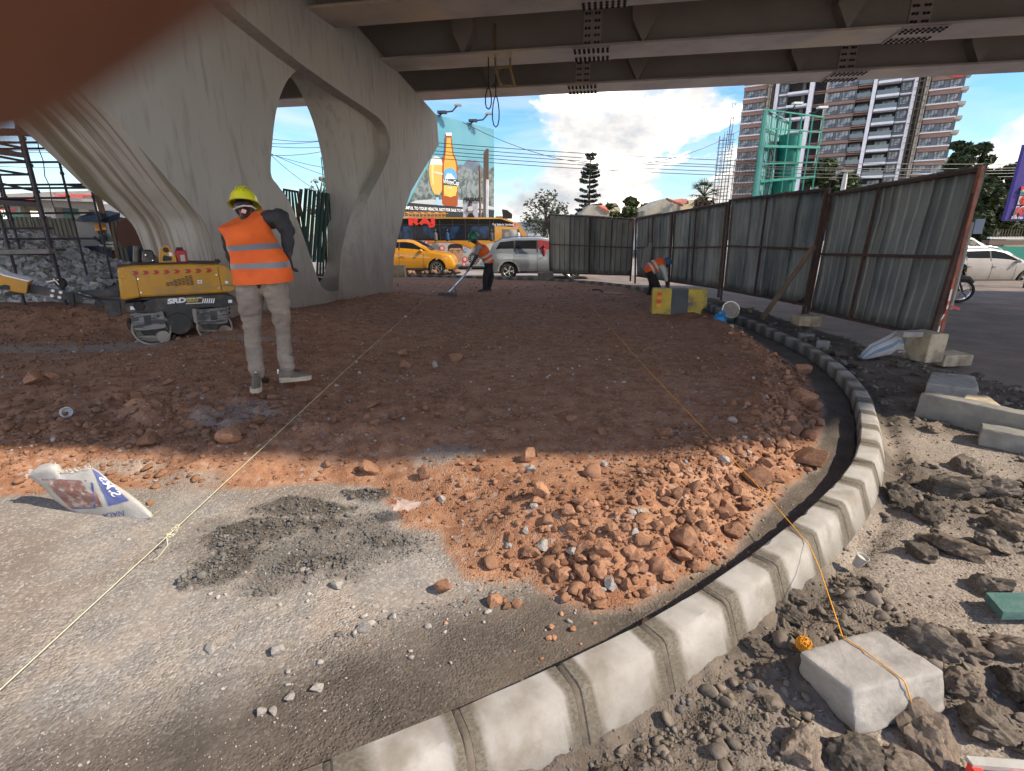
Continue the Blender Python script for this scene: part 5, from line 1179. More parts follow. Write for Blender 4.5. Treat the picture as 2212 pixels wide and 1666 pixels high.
# the bus
BY_ = 27.0
def zz6(zx, zy): return ((1500+zx*.36166)/1.8445, (750+zy*.36166)/1.8445)
bus = thing('bus', at(1152, 575, BY_), 'yellow and white passenger bus with black window band and red lettering', 'bus'); bus.location.z = 0; BUO = Vector(bus.location)
def bq(x, y, off=0): return at(x, y, BY_)-BUO+Vector((0, -off, 0))
zr = bq(1000, 472).z; zs = bq(1000, 574).z; zwb = bq(1000, zz6(0, 572)[1]).z; zwt = bq(1000, zz6(0, 410)[1]).z; zyel = bq(1000, zz6(0, 340)[1]).z
LX = -9.0
gl('bus_yellow', (.56, .26, .015), (.50, .23, .015), 1, .35, coat=.4); gl('bus_white', (.46, .46, .455), (.42, .41, .40), 1, .35, coat=.3); gl('bus_black', (.008, .008, .009), rough=.45, spec=.2); gl('bus_glass', (.006, .010, .018), (.012, .05, .13), 1.3, .25, lo=.5, hi=.62, detail=3, spec=.3)
xf = bq(1152, 520).x
mb = MB(); prof = [(LX, zr), (xf-2.2, zr), (xf-1.4, zr-.06), (xf-.75, zr-.32), (xf-.45, zr-.75), (xf-.25, zwb+.0), (xf-.1, zwb-.3), (xf, zs+.2), (xf-.02, zs), (LX, zs)]
mb.prism(prof, 1, 0, 2.3); bod = mb.build('body', M['bus_white'], bus); bv = bod.modifiers.new('b', 'BEVEL'); bv.width = .06; bv.segments = 2; bv.limit_method = 'ANGLE'
mb = MB(); mb.prism([(LX, zyel+.03), (xf-1.7, zyel), (xf-.95, zyel-.22), (xf-.62, zyel-.55), (xf-.38, zwb-.02), (xf-.18, zwb-.02), (xf-.40, zr-.72), (xf-.72, zr-.28), (xf-1.4, zr-.02), (xf-2.2, zr+.05), (LX, zr+.06)], 1, -.035, 2.32); mb.build('roof', M['bus_yellow'], bus)
mb = MB(); mb.prism([(LX, zwb), (xf-2.02, zwb), (xf-2.02, zwt-.05), (xf-.66, zwt-.10), (xf-.95, zyel-.22), (xf-1.7, zyel), (LX, zyel+.03)], 1, -.02, 2.31); mb.build('window_band', M['bus_black'], bus)
# cab surround and cab window
mb = MB(); mb.prism([(xf-2.0, zwb-.04), (xf-2.0, zwt-.03), (xf-.60, zwt-.10), (xf-.34, zwb-.04)], 1, -.03, 2.3); mb.build('cab_surround', M['bus_yellow'], bus)
mb = MB(); mb.prism([(xf-1.62, zwb+.02), (xf-1.62, zwt-.18), (xf-.74, zwt-.24), (xf-.50, zwb+.02)], 1, -.04, -.032); mb.build('cab_window', mat('cabglass', (.45, .47, .48), (.06, .06, .06), 1.2, .15, lo=.4, hi=.5, detail=1), bus)
# side windows
wx0 = [z for z in (290, 430, 565, 700, 840, 980, 1125, 1250)]; edges = [bq(zz6(z, 0)[0], 500).x for z in wx0]; edges = [edges[0]-(edges[1]-edges[0])*k for k in (4, 3, 2, 1)]+edges+[xf-2.06]
for a, b in zip(edges, edges[1:]):
    mb = MB(); mb.box(((a+b)/2, -.028, (zwb+zwt)/2+.01), (b-a-.07, .012, zwt-zwb-.10)); mb.build('window', M['bus_glass'], bus)
for a in edges[4:]: mb = MB(); mb.box((a, -.03, (zwb+zyel)/2), (.035, .014, zyel-zwb-.05)); mb.build('pillar', M['dark_metal'], bus)
mb = MB(); mb.box(((LX+xf-2.05)/2, -.034, zwt+.02), (xf-2.05-LX, .014, .03)); mb.build('window_rail', M['dark_metal'], bus)
# printed livery: flat film on the side
def bart(name, pts, col, off, m=None):
    mb = MB(); mb.add([bq(*zz6(*p), off) for p in pts], [tuple(range(len(pts)))]); mb.build(name, m or mat('bus_'+name, col, rough=.4), bus, fix=False)
bart('orange_swoosh', [(560, 600), (700, 592), (860, 598), (960, 622), (1050, 662), (1330, 590), (1330, 572), (560, 570)], (.74, .42, .05), .004, M['bus_yellow'])
bart('red_line', [(570, 612), (700, 598), (850, 604), (960, 636), (1045, 672), (1045, 658), (960, 622), (850, 596), (700, 592), (570, 600)], (.60, .10, .03), .008)
bart('white_slash', [(960, 600), (1010, 600), (1100, 650), (1060, 655)], (.74, .74, .72), .008, M['bus_yellow'])
bart('print_hair', [(792, 700), (790, 640), (812, 618), (870, 612), (930, 618), (950, 645), (950, 700), (930, 660), (812, 660)], (.025, .018, .015), .012)
bart('print_face', [(800, 655), (815, 640), (925, 640), (942, 660), (946, 700), (958, 705), (952, 745), (938, 760), (930, 800), (900, 830), (850, 835), (815, 800), (800, 740)], (.46, .27, .17), .010)
bart('print_brow', [(812, 690), (850, 680), (858, 686), (815, 697)], (.05, .03, .02), .014); bart('print_brow', [(880, 686), (925, 682), (930, 690), (882, 694)], (.05, .03, .02), .014)
bart('print_eye', [(822, 706), (838, 700), (852, 706), (838, 711)], (.06, .04, .03), .014); bart('print_eye', [(888, 706), (904, 700), (918, 706), (904, 711)], (.06, .04, .03), .014)
bart('print_nose', [(866, 705), (874, 705), (880, 742), (870, 750), (858, 744)], (.36, .20, .125), .014); bart('print_mouth', [(845, 775), (870, 770), (895, 775), (870, 784)], (.32, .13, .10), .014)
def roundel(zx, zy, r, ring, core, inner=True):
    c = bq(*zz6(zx, zy), .012); k = r*.36166/1.8445/1075*27.; mb = MB(); mb.lathe([(0, -.002), (k, -.002), (k, 0)], c, 'Y', 22); a = mb.build('roundel', M[ring], bus, fix=True)
    if inner: mb = MB(); mb.lathe([(0, -.008), (k*.55, -.008), (k*.55, -.004)], c, 'Y', 18); mb.build('roundel_core', M[core], a)
gl('badge_red', (.62, .10, .10), rough=.5); gl('badge_blue', (.08, .30, .58), rough=.5); gl('badge_pale', (.70, .55, .53), rough=.5)
for zx, zy, r, c in ((550, 605, 28, 'badge_red'), (722, 662, 31, 'badge_red'), (975, 783, 31, 'badge_red'), (620, 665, 16, 'badge_pale'), (980, 685, 21, 'badge_blue'), (1170, 822, 20, 'badge_blue'), (965, 838, 24, 'badge_red')): roundel(zx, zy, r, c, 'badge_pale' if c != 'badge_blue' else 'bus_white')
roundel(1075, 775, 60, 'black', 'bus_white'); 
for k in range(14):
    a = 2*PI*k/14; c = bq(*zz6(1075, 775), .022); rr_ = 60*.36166/1.8445/1075*27*.78; q_ = c+Vector((rr_*math.cos(a), 0, rr_*math.sin(a))); mb = MB(); mb.box(q_, (.05, .004, .05), M=Matrix.Rotation(-a, 3, 'Y')); mb.build('roundel_mark', M['bus_white'], bus)
textobj('RAJ', .46, M['text_red'], bq(*zz6(352, 374), .04), (PI/2, 0, 0), 'lettering', bus, offset=.028, sx=2.05, space=.95, ext=.012)
textobj('Raj Safaris Limited', .145, M['text_white'], bq(*zz6(1277, 402), .035), (PI/2, 0, 0), 'lettering', bus, sx=1.02, offset=.003)
c = bq(*zz6(1533, 408), .03); mb = MB(); mb.lathe([(0, -.004), (.15, -.004), (.15, 0)], c, 'Y', 22); mb.build('round_badge', M['badge_pale'], bus); mb = MB(); mb.lathe([(.125, -.007), (.112, -.007)], c, 'Y', 22); mb.build('badge_ring', M['badge_red'], bus)
textobj('R', .2, M['badge_red'], c+Vector((-.07, -.008, 0)), (PI/2, 0, 0), 'lettering', bus, offset=.01)
mb = MB()
for k in range(3): z = zr+.12+.10*k; mb.bar((bq(zz6(300, 0)[0], 480).x, .35, z), (bq(zz6(750, 0)[0], 480).x, .35, z), .03)
for k in range(12): x = bq(zz6(300+k*41, 0)[0], 480).x; mb.bar((x, .35, zr+.02), (x, .35, zr+.34), .025)
for k in range(6): x = bq(zz6(320+k*80, 0)[0], 480).x; mb.bar((x, .35, zr+.3), (x, 1.7, zr+.3), .025)
mb.bar((bq(zz6(300, 0)[0], 480).x, 1.7, zr+.3), (bq(zz6(750, 0)[0], 480).x, 1.7, zr+.3), .03); mb.build('roof_rack', M['bus_yellow'], bus)
mb = MB(); p = bq(*zz6(1440, 325)); mb.prism([(p.x-.22, zr+.0), (p.x+.26, zr+.0), (p.x+.26, zr+.22), (p.x+.0, zr+.42), (p.x-.28, zr+.46)], 1, .3, .8); mb.build('roof_vent', M['black'], bus); mb = MB(); p = bq(*zz6(1352, 325)); mb.box((p.x, .7, zr+.06), (.4, .4, .12), ch=.03); mb.build('roof_box', M['bus_yellow'], bus)
mb = MB(); mb.box(((LX+xf)/2, .05, zs-.05), (xf-LX-.4, .06, .05)); mb.build('skirt_rail', M['dark_metal'], bus)
for x in (-6.3, xf-1.9):
    mb = MB(); mb.lathe([(.2, -.1), (.40, -.1), (.44, 0), (.40, .12), (.2, .12)], (x, .25, .30), 'Y', 24); w_ = mb.build('wheel', M['rubber'], bus, smooth=True); mb = MB(); mb.lathe([(0, -.08), (.22, -.08), (.24, .0)], (x, .25, .30), 'Y', 20); mb.build('rim', M['grey'], w_)
gl('shirt_pale', (.10, .095, .09), rough=.9); gl('shirt_blue', (.012, .05, .14), rough=.9); gl('shirt_dark', (.05, .05, .06), rough=.9)
for k, (zx, lb, c) in enumerate(((662, 'bus passenger in a pale shirt at a side window', 'shirt_pale'), (790, 'bus passenger in blue behind the side glass', 'shirt_blue'), (1270, 'bus passenger in dark clothes at the window ahead of the cab', 'shirt_dark'), (1562, 'bus driver in a white shirt seen through the cab window', 'bus_white'))):
    p = bq(*zz6(zx, 560)); head_sil('person', (BUO.x+p.x, BY_-.30, p.z-.02), lb, c, s=.62)
# mirrors etc are tiny; the road side cars on the right
gp = groundpt(2200, 611); 
make_car('parked_car', 'white estate car passing on the sunlit road behind the fence end', 'car', (16.9, 21.3, ROADZ-.28), .03, 4.9, 1.85,
    [(0, .95), (.12, 1.15), (.40, 1.45), (.8, 1.53), (2.4, 1.56), (3.0, 1.45), (3.5, 1.16), (3.75, 1.03), (4.5, .92), (4.8, .78), (4.9, .5)], [(0, .95), (.4, 1.0), (2.5, .96), (3.6, .95), (4.5, .82), (4.9, .45)], .26, (.95, 3.85), .34, 'paint_white', (.25, .55, 2.85, 3.6), (1.25, 2.25), [(1.4, .86), (2.4, .85)], [], [[(.0, .98, .86), (.22, 1.0, .985), (.2, .8, 1.0), (.0, .78, .93)]], 3.3, rails=True, doors=(1.25, 2.3, 3.3))
make_car('parked_car', 'white van roof just showing behind the white estate car', 'car', (20.5, 27.0, ROADZ-.1), .05, 4.6, 1.9, [(0, 1.2), (.2, 1.7), (.8, 1.78), (3.0, 1.74), (3.6, 1.45), (4.1, 1.05), (4.6, .7)], [(0, 1.05), (2.5, 1.02), (3.6, 1.0), (4.6, .6)], .26, (.85, 3.7), .34, 'paint_white', (.3, .55, 3.0, 3.9), (1.5, 2.4), [], [], [], 3.5)
# motorcycle with rider, front half visible beyond the fence end
def moto():
    fw = gz(2069, 653, -.11); t = thing('motorcycle', (fw.x, fw.y, -.12), 'black motorcycle with its front wheel showing beyond the fence end', 'motorcycle', rz=-.28)
    mb = MB(); r = .31
    for x, nm in ((0, 'wheel'), (-1.32, 'wheel')):
        mb = MB(); mb.lathe([(r*.78, -.05), (r*.95, -.055), (r, 0), (r*.95, .055), (r*.78, .05)], (x, 0, r), 'Y', 28); w = mb.build('wheel', M['rubber'], t, smooth=True); q = MB(); q.lathe([(r*.78, -.03), (r*.72, -.03), (r*.72, .03), (r*.78, .03)], (x, 0, r), 'Y', 28)
        for k in range(6):
            a = 2*PI*k/6; q.tube([(x+.04*math.cos(a), -.02, r+.04*math.sin(a)), (x+.13*math.cos(a+.35), -.02, r+.13*math.sin(a+.35)), (x+.235*math.cos(a+.2), -.02, r+.235*math.sin(a+.2))], .014, 5)
        q.build('rim', M['chrome'], w, smooth=True)
    for sy in (-.09, .09): mb = MB(); mb.tube([(0, sy, r), (-.32, sy, .98)], .026, 8); mb.build('fork', M['dark_metal'], t, smooth=True)
    mb = MB(); mb.tube([(.22, 0, .54), (.1, 0, .64), (-.12, 0, .66), (-.3, 0, .55)], [.05, .07, .07, .04], 8, sy=1.2); mb.build('mudguard', M['black'], t, smooth=True)
    mb = MB(); mb.sph((-.10, 0, .93), (.11, .10, .11), 9); hl = mb.build('headlight', M['black'], t, smooth=True); mb = MB(); mb.lathe([(0, .02), (.08, .0)], (-.02, 0, .92), 'X', 16); mb.build('lens', M['lens'], hl)
    mb = MB(); mb.tube([(-.38, -.36, 1.06), (-.26, -.2, 1.06), (-.25, .2, 1.06), (-.38, .36, 1.06)], .014, 6); mb.build('handlebar', M['dark_metal'], t, smooth=True)
    for sy in (-1, 1):
        mb = MB(); mb.tube([(-.30, sy*.28, 1.07), (-.27, sy*.34, 1.26)], .008, 5); mb.box((-.27, sy*.36, 1.29), (.03, .13, .08), ch=.012); mb.build('mirror', M['black'], t)
        mb = MB(); mb.sph((-.08, sy*.17, .86), (.035, .03, .03), 6); mb.build('indicator', M['lens_amber'], t)
    mb = MB(); mb.sph((-.58, 0, .92), (.30, .16, .15), 10); mb.build('fuel_tank', M['black'], t, smooth=True); mb = MB(); mb.box((-1.05, 0, .84), (.68, .26, .1), ch=.04); mb.build('seat', M['black'], t)
    mb = MB(); mb.box((-.62, 0, .46), (.4, .28, .34), ch=.05); mb.build('engine', M['dark_metal'], t); mb = MB(); mb.tube([(-.55, .12, .3), (-.9, .16, .28), (-1.4, .16, .42)], .045, 8); mb.build('exhaust', M['chrome'], t, smooth=True)
    rd = thing('person', (fw.x, fw.y, -.12), 'motorcycle rider in a dark jacket and black helmet with a clear visor', 'person', rz=-.28)
    b = MB(); S = lambda *a: capsule_mb(b, *a)
    S((-1.0, 0, .92), (-.86, 0, 1.40), .16, .18); S((-.86, 0, 1.40), (-.80, 0, 1.56), .07, .06); b.sph((-.76, 0, 1.66), (.10, .085, .12), 8)
    for sy in (-1, 1): S((-.86, sy*.19, 1.38), (-.64, sy*.32, 1.16), .06, .05); S((-.64, sy*.32, 1.16), (-.36, sy*.32, 1.08), .048, .035); S((-.36, sy*.32, 1.08), (-.31, sy*.33, 1.06), .035, .03); S((-1.0, sy*.12, .9), (-.62, sy*.22, .74), .09, .07); S((-.62, sy*.22, .74), (-.85, sy*.22, .36), .065, .045); S((-.85, sy*.22, .34), (-.68, sy*.22, .30), .045, .04)
    remesh(b, .022, M['shirt_dark'], 'body', rd); mb = MB(); mb.sph((-.75, 0, 1.69), (.15, .13, .145), 12); mb.build('helmet', M['bus_black'], rd, smooth=True); mb = MB(); mb.sph((-.72, 0, 1.68), (.135, .118, .09), 12); mb.build('visor', M['chrome'], rd, smooth=True)
moto()

# ================================================================== ROLLER
gl('roll_yellow', (.58, .28, .012), (.50, .235, .015), 1.4, .45, coat=.1, c3=(.34, .20, .06), s3=3.5); gl('roll_black', (.016, .018, .021), (.03, .031, .031), 5, .45, c3=(.11, .08, .06), s3=4, bump=.2); gl('scraped', (.22, .22, .215), (.06, .06, .06), 7, .5, metal=.3, stretch=(.6, 1, 3.5), lo=.45, hi=.55); gl('drum_steel', (.26, .235, .20), (.34, .305, .26), 3, .55, metal=.35, c3=(.16, .11, .08), s3=2)
gl('roll_red', (.42, .02, .025), rough=.4)
def zr5(zx, zy): return ((400+zx*.33022)/1.8445, (900+zy*.33022)/1.8445)
RYAW = math.radians(36); RT = Vector((math.cos(RYAW), math.sin(RYAW), 0)); RN = Vector((-math.sin(RYAW), math.cos(RYAW), 0))
RB = gz(332, 752, .19)
RO = Vector((RB.x, RB.y, .19))
rol = thing('road_roller', RO, 'yellow and black walk-behind double drum roller with red fuel can on top', 'road roller', rz=RYAW)
def rloc(px_, d=0.0):
    q = onplane(px_[0], px_[1], RB, RN)-RO; return Vector((q.dot(RT), d, q.z))
def rp(zx, zy, d=0.0): return rloc(zr5(zx, zy), d)
def rprism(name, pts, d0, d1, m, parent=None, bev=0.0, smooth=False):
    mb = MB(); n = len(pts); A = [rp(x, y, 0) for x, y in pts]; B = [Vector((p.x, p.y+d1, p.z)) for p in A]; A = [Vector((p.x, p.y+d0, p.z)) for p in A]
    mb.add(A+B, [tuple(range(n)), tuple(range(2*n-1, n-1, -1))]+[(i, (i+1) % n, (i+1) % n+n, i+n) for i in range(n)])
    o = mb.build(name, M[m], parent or rol)
    if bev: b = o.modifiers.new('b', 'BEVEL'); b.width = bev; b.segments = 3; b.limit_method = 'ANGLE'; b.angle_limit = .7; [setattr(p, 'use_smooth', True) for p in o.data.polygons]; o.data.set_sharp_from_angle(angle=.9)
    return o
WD = .78
hood = rprism('hood', [(205, 540), (215, 505), (380, 482), (1100, 462), (1480, 470), (1545, 500), (1600, 590), (1622, 700), (1618, 780), (1550, 808), (480, 868), (270, 905), (240, 870)], 0, WD, 'roll_yellow', bev=.03)
rprism('top_plate', [(380, 484), (1100, 460), (1440, 466), (1440, 448), (1100, 444), (380, 468)], .06, WD-.06, 'rust')
# seams, screws and stickers
for (a, b) in (((425, 596), (480, 866)), ((1415, 500), (1470, 800)), ((1440, 722), (1620, 716))):
    mb = MB(); mb.bar(rp(*a, -.002), rp(*b, -.002), .006, .004); mb.build('seam', M['black'], hood)
for (x, y) in ((452, 642), (490, 803), (1430, 747), (1398, 592)): mb = MB(); mb.lathe([(0, -.012), (.012, -.012), (.014, 0)], rp(x, y, -.002), 'Y', 10); mb.build('screw', M['chrome'], hood)
# grille of dark slots
gmb = MB()
for row in range(7):
    for colm in range(7):
        x = 802+colm*47+row*4; y = 655+row*17-colm*8.5
        if (row == 0 and colm < 5) or (row == 6 and colm < 5) or (row == 1 and colm < 2) or (row == 5 and colm < 2): continue
        gmb.box(rp(x, y, -.003), (.041, .006, .010))
tag(gmb.build('grille_slots', M['black'], hood), kind='stuff')
mb = MB(); mb.box(rp(1198, 675, -.004), (.052, .005, .045)); s_ = mb.build('sticker', M['text_white'], hood); mb = MB(); mb.box(rp(1198, 675, -.007), (.03, .004, .022)); mb.build('sticker_mark', M['grey'], s_)
mb = MB(); mb.lathe([(0, -.006), (.021, -.006), (.021, 0)], rp(1522, 682, -.002), 'Y', 16); mb.build('round_sticker', M['text_white'], hood)
# hazard chevrons along the top edge
for i in range(8):
    x = 380+i*125-(i > 4)*(-10); y = 575-i*4.6; s_ = 1
    pts = [(x, y-26), (x+58, y-28), (x+86, y-2), (x+58, y+22), (x, y+24), (x+30, y-2)]
    mb = MB(); P = [rp(a, b-2, -.004) for a, b in pts]; mb.add(P, [(0, 1, 2, 5), (5, 2, 3, 4)]); mb.build('chevron', M['roll_red'], hood, fix=False)
for a, b in (((215, 588), (318, 640)), ): rprism('reflector', [(212, 572), (316, 590), (314, 640), (214, 628)], -.012, .0, 'roll_yellow', hood, bev=.004)
rprism('reflector', [(1460, 730), (1612, 722), (1618, 768), (1550, 795), (1468, 785)], -.012, .0, 'roll_yellow', hood, bev=.004)
# lifting eye, fuel can, exhaust cover, filler cap
eye_o = [(725, 500), (708, 400), (730, 290), (765, 248), (800, 236), (838, 245), (865, 275), (930, 400), (950, 505)]
le = rprism('lifting_eye', eye_o, .28, .34, 'roll_yellow', bev=.008)
mb = MB(); mb.lathe([(0, -.002), (.036, -.002), (.036, 0)], rp(803, 298, .278), 'Y', 18); mb.build('eye_hole', M['rust'], le); rprism('slot', [(762, 425), (765, 380), (785, 362), (870, 385), (880, 412), (870, 432), (775, 437)], .272, .279, 'black', le)
mb = MB(); mb.box(rp(862, 350, .274), (.04, .004, .045)); mb.build('sticker', M['text_white'], le)
fc = rprism('fuel_can', [(958, 495), (912, 330), (925, 300), (1030, 292), (1062, 320), (1085, 490)], .30, .50, 'roll_red', bev=.025)
rprism('sticker', [(990, 440), (980, 362), (1035, 358), (1048, 438)], .292, .299, 'beige', fc); rprism('cap', [(935, 300), (932, 268), (1015, 268), (1018, 292)], .33, .45, 'black', fc, bev=.008)
ec = rprism('rubber_cover', [(528, 468), (504, 440), (506, 320), (525, 298), (610, 296), (650, 320), (665, 400), (655, 465)], .30, .48, 'roll_black', bev=.02)
for x, y in ((548, 360), (638, 428)): mb = MB(); mb.lathe([(0, -.008), (.009, -.008), (.01, 0)], rp(x, y, .298), 'Y', 8); mb.build('bolt', M['chrome'], ec)
rprism('bracket', [(640, 340), (660, 350), (715, 400), (715, 470), (650, 468)], .34, .46, 'roll_black'); mb = MB(); mb.tube([rp(440, 255, .45), rp(440, 455, .45)], .045, 10); mb.build('exhaust_pipe', M['roll_black'], rol, smooth=True)
mb = MB(); mb.lathe([(.045, 0), (.045, .03), (0, .03)], rp(1425, 450, .12), 'Z', 14); mb.lathe([(.03, .03), (.03, .05), (0, .05)], rp(1425, 450, .12), 'Z', 14); mb.build('filler_cap', M['black'], rol)
mb = MB(); mb.box(rp(290, 490, .2), (.16, .18, .03)); mb.box(rp(430, 478, .3), (.14, .2, .03)); mb.build('top_clutter', M['rust'], rol)
# black frame with cheeks that hang to the drums
fr = rprism('frame', [(285, 940), (410, 925), (520, 925), (640, 880), (1480, 828), (1640, 868), (1650, 950), (1545, 970), (1100, 1000), (1105, 1180), (1050, 1290), (980, 1305), (900, 1290), (800, 1190), (780, 1050), (330, 1050), (290, 1000)], .015, WD-.015, 'roll_black', bev=.008)
rprism('bonnet_gap', [(420, 900), (560, 870), (1540, 815), (1540, 850), (560, 900)], .05, WD-.05, 'black', fr)
textobj('SRD', .088, M['text_white'], rp(806, 918, .006), (PI/2, -.035, 0), 'lettering', fr, sx=1.35, offset=.005, shear=.15)
textobj('800', .072, mat('roll_gold', (.42, .30, .06), rough=.5), rp(1040, 908, .006), (PI/2, -.035, 0), 'lettering', fr, sx=1.3, offset=.004)
for i in range(6): rprism('stripe', [(1225+i*26, 935), (1238+i*26, 878), (1252+i*26, 877), (1240+i*26, 934)], .006, .014, 'text_white', fr)
rprism('number_outline', [(1030, 945), (1034, 938), (1225, 928), (1221, 935)], .006, .014, 'text_white', fr); rprism('number_outline', [(1036, 882), (1040, 874), (1232, 866), (1230, 874)], .006, .014, 'text_white', fr)
for pts in ([(358, 975), (412, 972), (420, 1012), (362, 1016)], [(1542, 895), (1588, 892), (1590, 930), (1545, 932)]): rprism('white_label', pts, .004, .012, 'text_white', fr)
mb = MB(); mb.lathe([(0, -.03), (.055, -.03), (.062, -.02), (.062, 0)], rp(465, 970, .012), 'Y', 16); mb.build('buffer', M['rubber'], fr, smooth=True, angle=30)
mb = MB(); mb.lathe([(0, -.012), (.145, -.012), (.15, 0)], rp(950, 1180, .012), 'Y', 28); cv = mb.build('round_cover', M['roll_black'], fr)
for k in range(8): mb = MB(); a = k*PI/4; mb.lathe([(0, -.006), (.007, -.006), (.008, 0)], rp(950, 1180, .0)+Vector((.122*math.cos(a), 0, .122*math.sin(a))), 'Y', 8); mb.build('bolt', M['dark_metal'], cv)
# drums, hollow, with hydraulic motor discs and scraped cheek plates
for (cx, cy, rx, pl, disc) in ((618, 1245, 240, [(355, 1065), (745, 1035), (765, 1060), (795, 1215), (770, 1235), (440, 1272), (395, 1240)], (762, 1338)), (1380, 1215, 215, [(1150, 1010), (1500, 985), (1520, 1000), (1535, 1160), (1505, 1175), (1215, 1195), (1180, 1175)], (1508, 1265))):
    c = rp(cx, cy, 0); R = (rp(cx+rx, cy)-c).length*1.0; mb = MB()
    mb.lathe([(R-.022, .0), (R, .0), (R, WD), (R-.022, WD)], c, 'Y', 48); mb.lathe([(0, .16), (R-.022, .16)], c, 'Y', 48); mb.lathe([(R-.022, 0), (R-.024, .17)], c, 'Y', 48)
    d = mb.build('drum', M['drum_steel'], rol, smooth=True, angle=30)
    mb = MB(); mb.lathe([(R*.60, .155), (R*.60, .12), (0, .12)], c, 'Y', 32); mb.build('inner_hub', M['roll_black'], d, smooth=True, angle=30)
    dc = rp(*disc, 0.02); mb = MB(); mb.lathe([(0, -.01), (.078, -.01), (.085, .0), (.085, .12)], dc, 'Y', 24); mb.build('motor_disc', M['drum_steel'], d, smooth=True, angle=30)
    mb = MB(); mb.tube([dc+Vector((-.06, .03, .0)), dc+Vector((-.16, .04, .012)), dc+Vector((-.30, .06, .02))], .016, 8); mb.tube([dc+Vector((-.06, .03, -.03)), dc+Vector((-.2, .05, .0)), dc+Vector((-.33, .06, -.05))], .013, 8); mb.build('hose', M['drum_steel'], d, smooth=True)
    p_ = rprism('cheek_plate', pl, -.03, .0, 'scraped', rol, bev=.006)
    x0, y0 = pl[0]; 
    for (dx, dy) in ((30, 32), (90, 70), (45, 105), (340, 50), (375, 5), (395, 75)):
        mb = MB(); f = (pl[1][0]-pl[0][0])/390.; mb.lathe([(0, -.006), (.017, -.006), (.018, 0)], rp(x0+dx*f, y0+dy-(dx*.08), -.031), 'Y', 12); mb.build('bolt', M['scraped'] if dx % 2 else M['roll_black'], p_)
    rprism('worn_patch', [(x0+160, y0+15), (x0+255, y0+8), (x0+262, y0+120), (x0+185, y0+130)], -.033, -.031, 'roll_black', p_)
rprism('arm', [(1165, 1000), (1110, 1000), (1110, 1050), (1130, 1160), (1170, 1190)], .0, .1, 'drum_steel'); rprism('scraper', [(860, 1395), (875, 1330), (915, 1315), (905, 1345), (885, 1400)], .05, .6, 'rust'); rprism('scraper', [(315, 1190), (355, 1185), (385, 1210), (370, 1270), (340, 1262)], .05, .6, 'rust')
mb = MB()
for k in range(7): mb.lathe([(.012, -.01), (.012, .01)], rp(1570, 985+k*26, .1), 'X' if k % 2 else 'Y', 8)
mb.build('chain', M['rust'], rol)
# steering handle: black double arm with yellow box
def zh(zx, zy): return ((0+zx*.25316)/1.8445, (1100+zy*.25316)/1.8445)
def hp(zx, zy, d=0.): return rloc(zh(zx, zy), d)
mb = MB(); P = [(440, 145), (820, 230), (1060, 280), (1560, 395), (1620, 420), (1650, 500), (1600, 520), (1300, 455), (900, 375), (700, 330), (430, 285)]
def hprism(name, pts, d0, d1, m, bev=.0, parent=None):
    mb = MB(); n = len(pts); A = [hp(x, y) for x, y in pts]; mb.add([p+Vector((0, d0, 0)) for p in A]+[p+Vector((0, d1, 0)) for p in A], [tuple(range(n)), tuple(range(2*n-1, n-1, -1))]+[(i, (i+1) % n, (i+1) % n+n, i+n) for i in range(n)])
    o = mb.build(name, M[m], parent or rol)
    if bev: b = o.modifiers.new('b', 'BEVEL'); b.width = bev; b.segments = 2; b.limit_method = 'ANGLE'
    return o
dA = hprism('drawbar', P, .15, .27, 'roll_black', .006)
for x, y in ((805, 248), (932, 275), (792, 328), (914, 355), (1770, 516), (1678, 440)): mb = MB(); mb.lathe([(0, -.012), (.017, -.012), (.02, 0)], hp(x, y, .148), 'Y', 12); mb.build('bolt', M['text_white'], dA)
hprism('plate', [(1300, 360), (1485, 395), (1470, 465), (1290, 440)], .140, .149, 'scraped', parent=dA)
hprism('hinge_bracket', [(1560, 380), (1880, 390), (1925, 630), (1730, 650), (1670, 610), (1640, 480)], .06, .2, 'roll_black', .01)
hprism('latch', [(1055, 280), (1135, 265), (1150, 300), (1170, 510), (1140, 515), (1060, 420)], .10, .3, 'black', .01)
hprism('rear_tube', [(1150, 268), (1885, 250), (1890, 372), (1500, 370)], .3, .42, 'roll_black', .01); hprism('rear_tube', [(-30, 310), (540, 288), (540, 300), (-30, 380)], .42, .5, 'roll_black')
yb = hprism('control_box', [(-260, -130), (0, -30), (80, -10), (465, 82), (440, 95), (408, 284), (0, 212), (-260, 150)], .02, .40, 'roll_yellow', .012)
hprism('top_flap', [(-260, -150), (60, -22), (470, 78), (452, 92), (60, 2), (-260, -125)], .0, .42, 'text_white', parent=yb); hprism('slot', [(-40, 170), (60, 135), (140, 150), (158, 175), (150, 222), (-40, 205)], .012, .022, 'black', parent=yb)
# small jockey wheel lying behind
jw = thing('castor_wheel', at(*zh(960, 110), 8.6), 'small grey castor wheel lying on the red soil behind the roller handle', 'wheel'); mb = MB(); mb.lathe([(0, -.03), (.085, -.03), (.095, 0), (.085, .03), (0, .03)], (0, 0, 0), 'Y', 18); mb.build('tyre', M['rubber'], jw, smooth=True, angle=30); mb = MB(); mb.bar((-.2, -.03, .02), (.02, -.03, .06), .05, .02); mb.bar((-.05, -.04, .08), (.02, -.04, -.02), .06, .02); mb.build('fork', M['chrome'], jw)
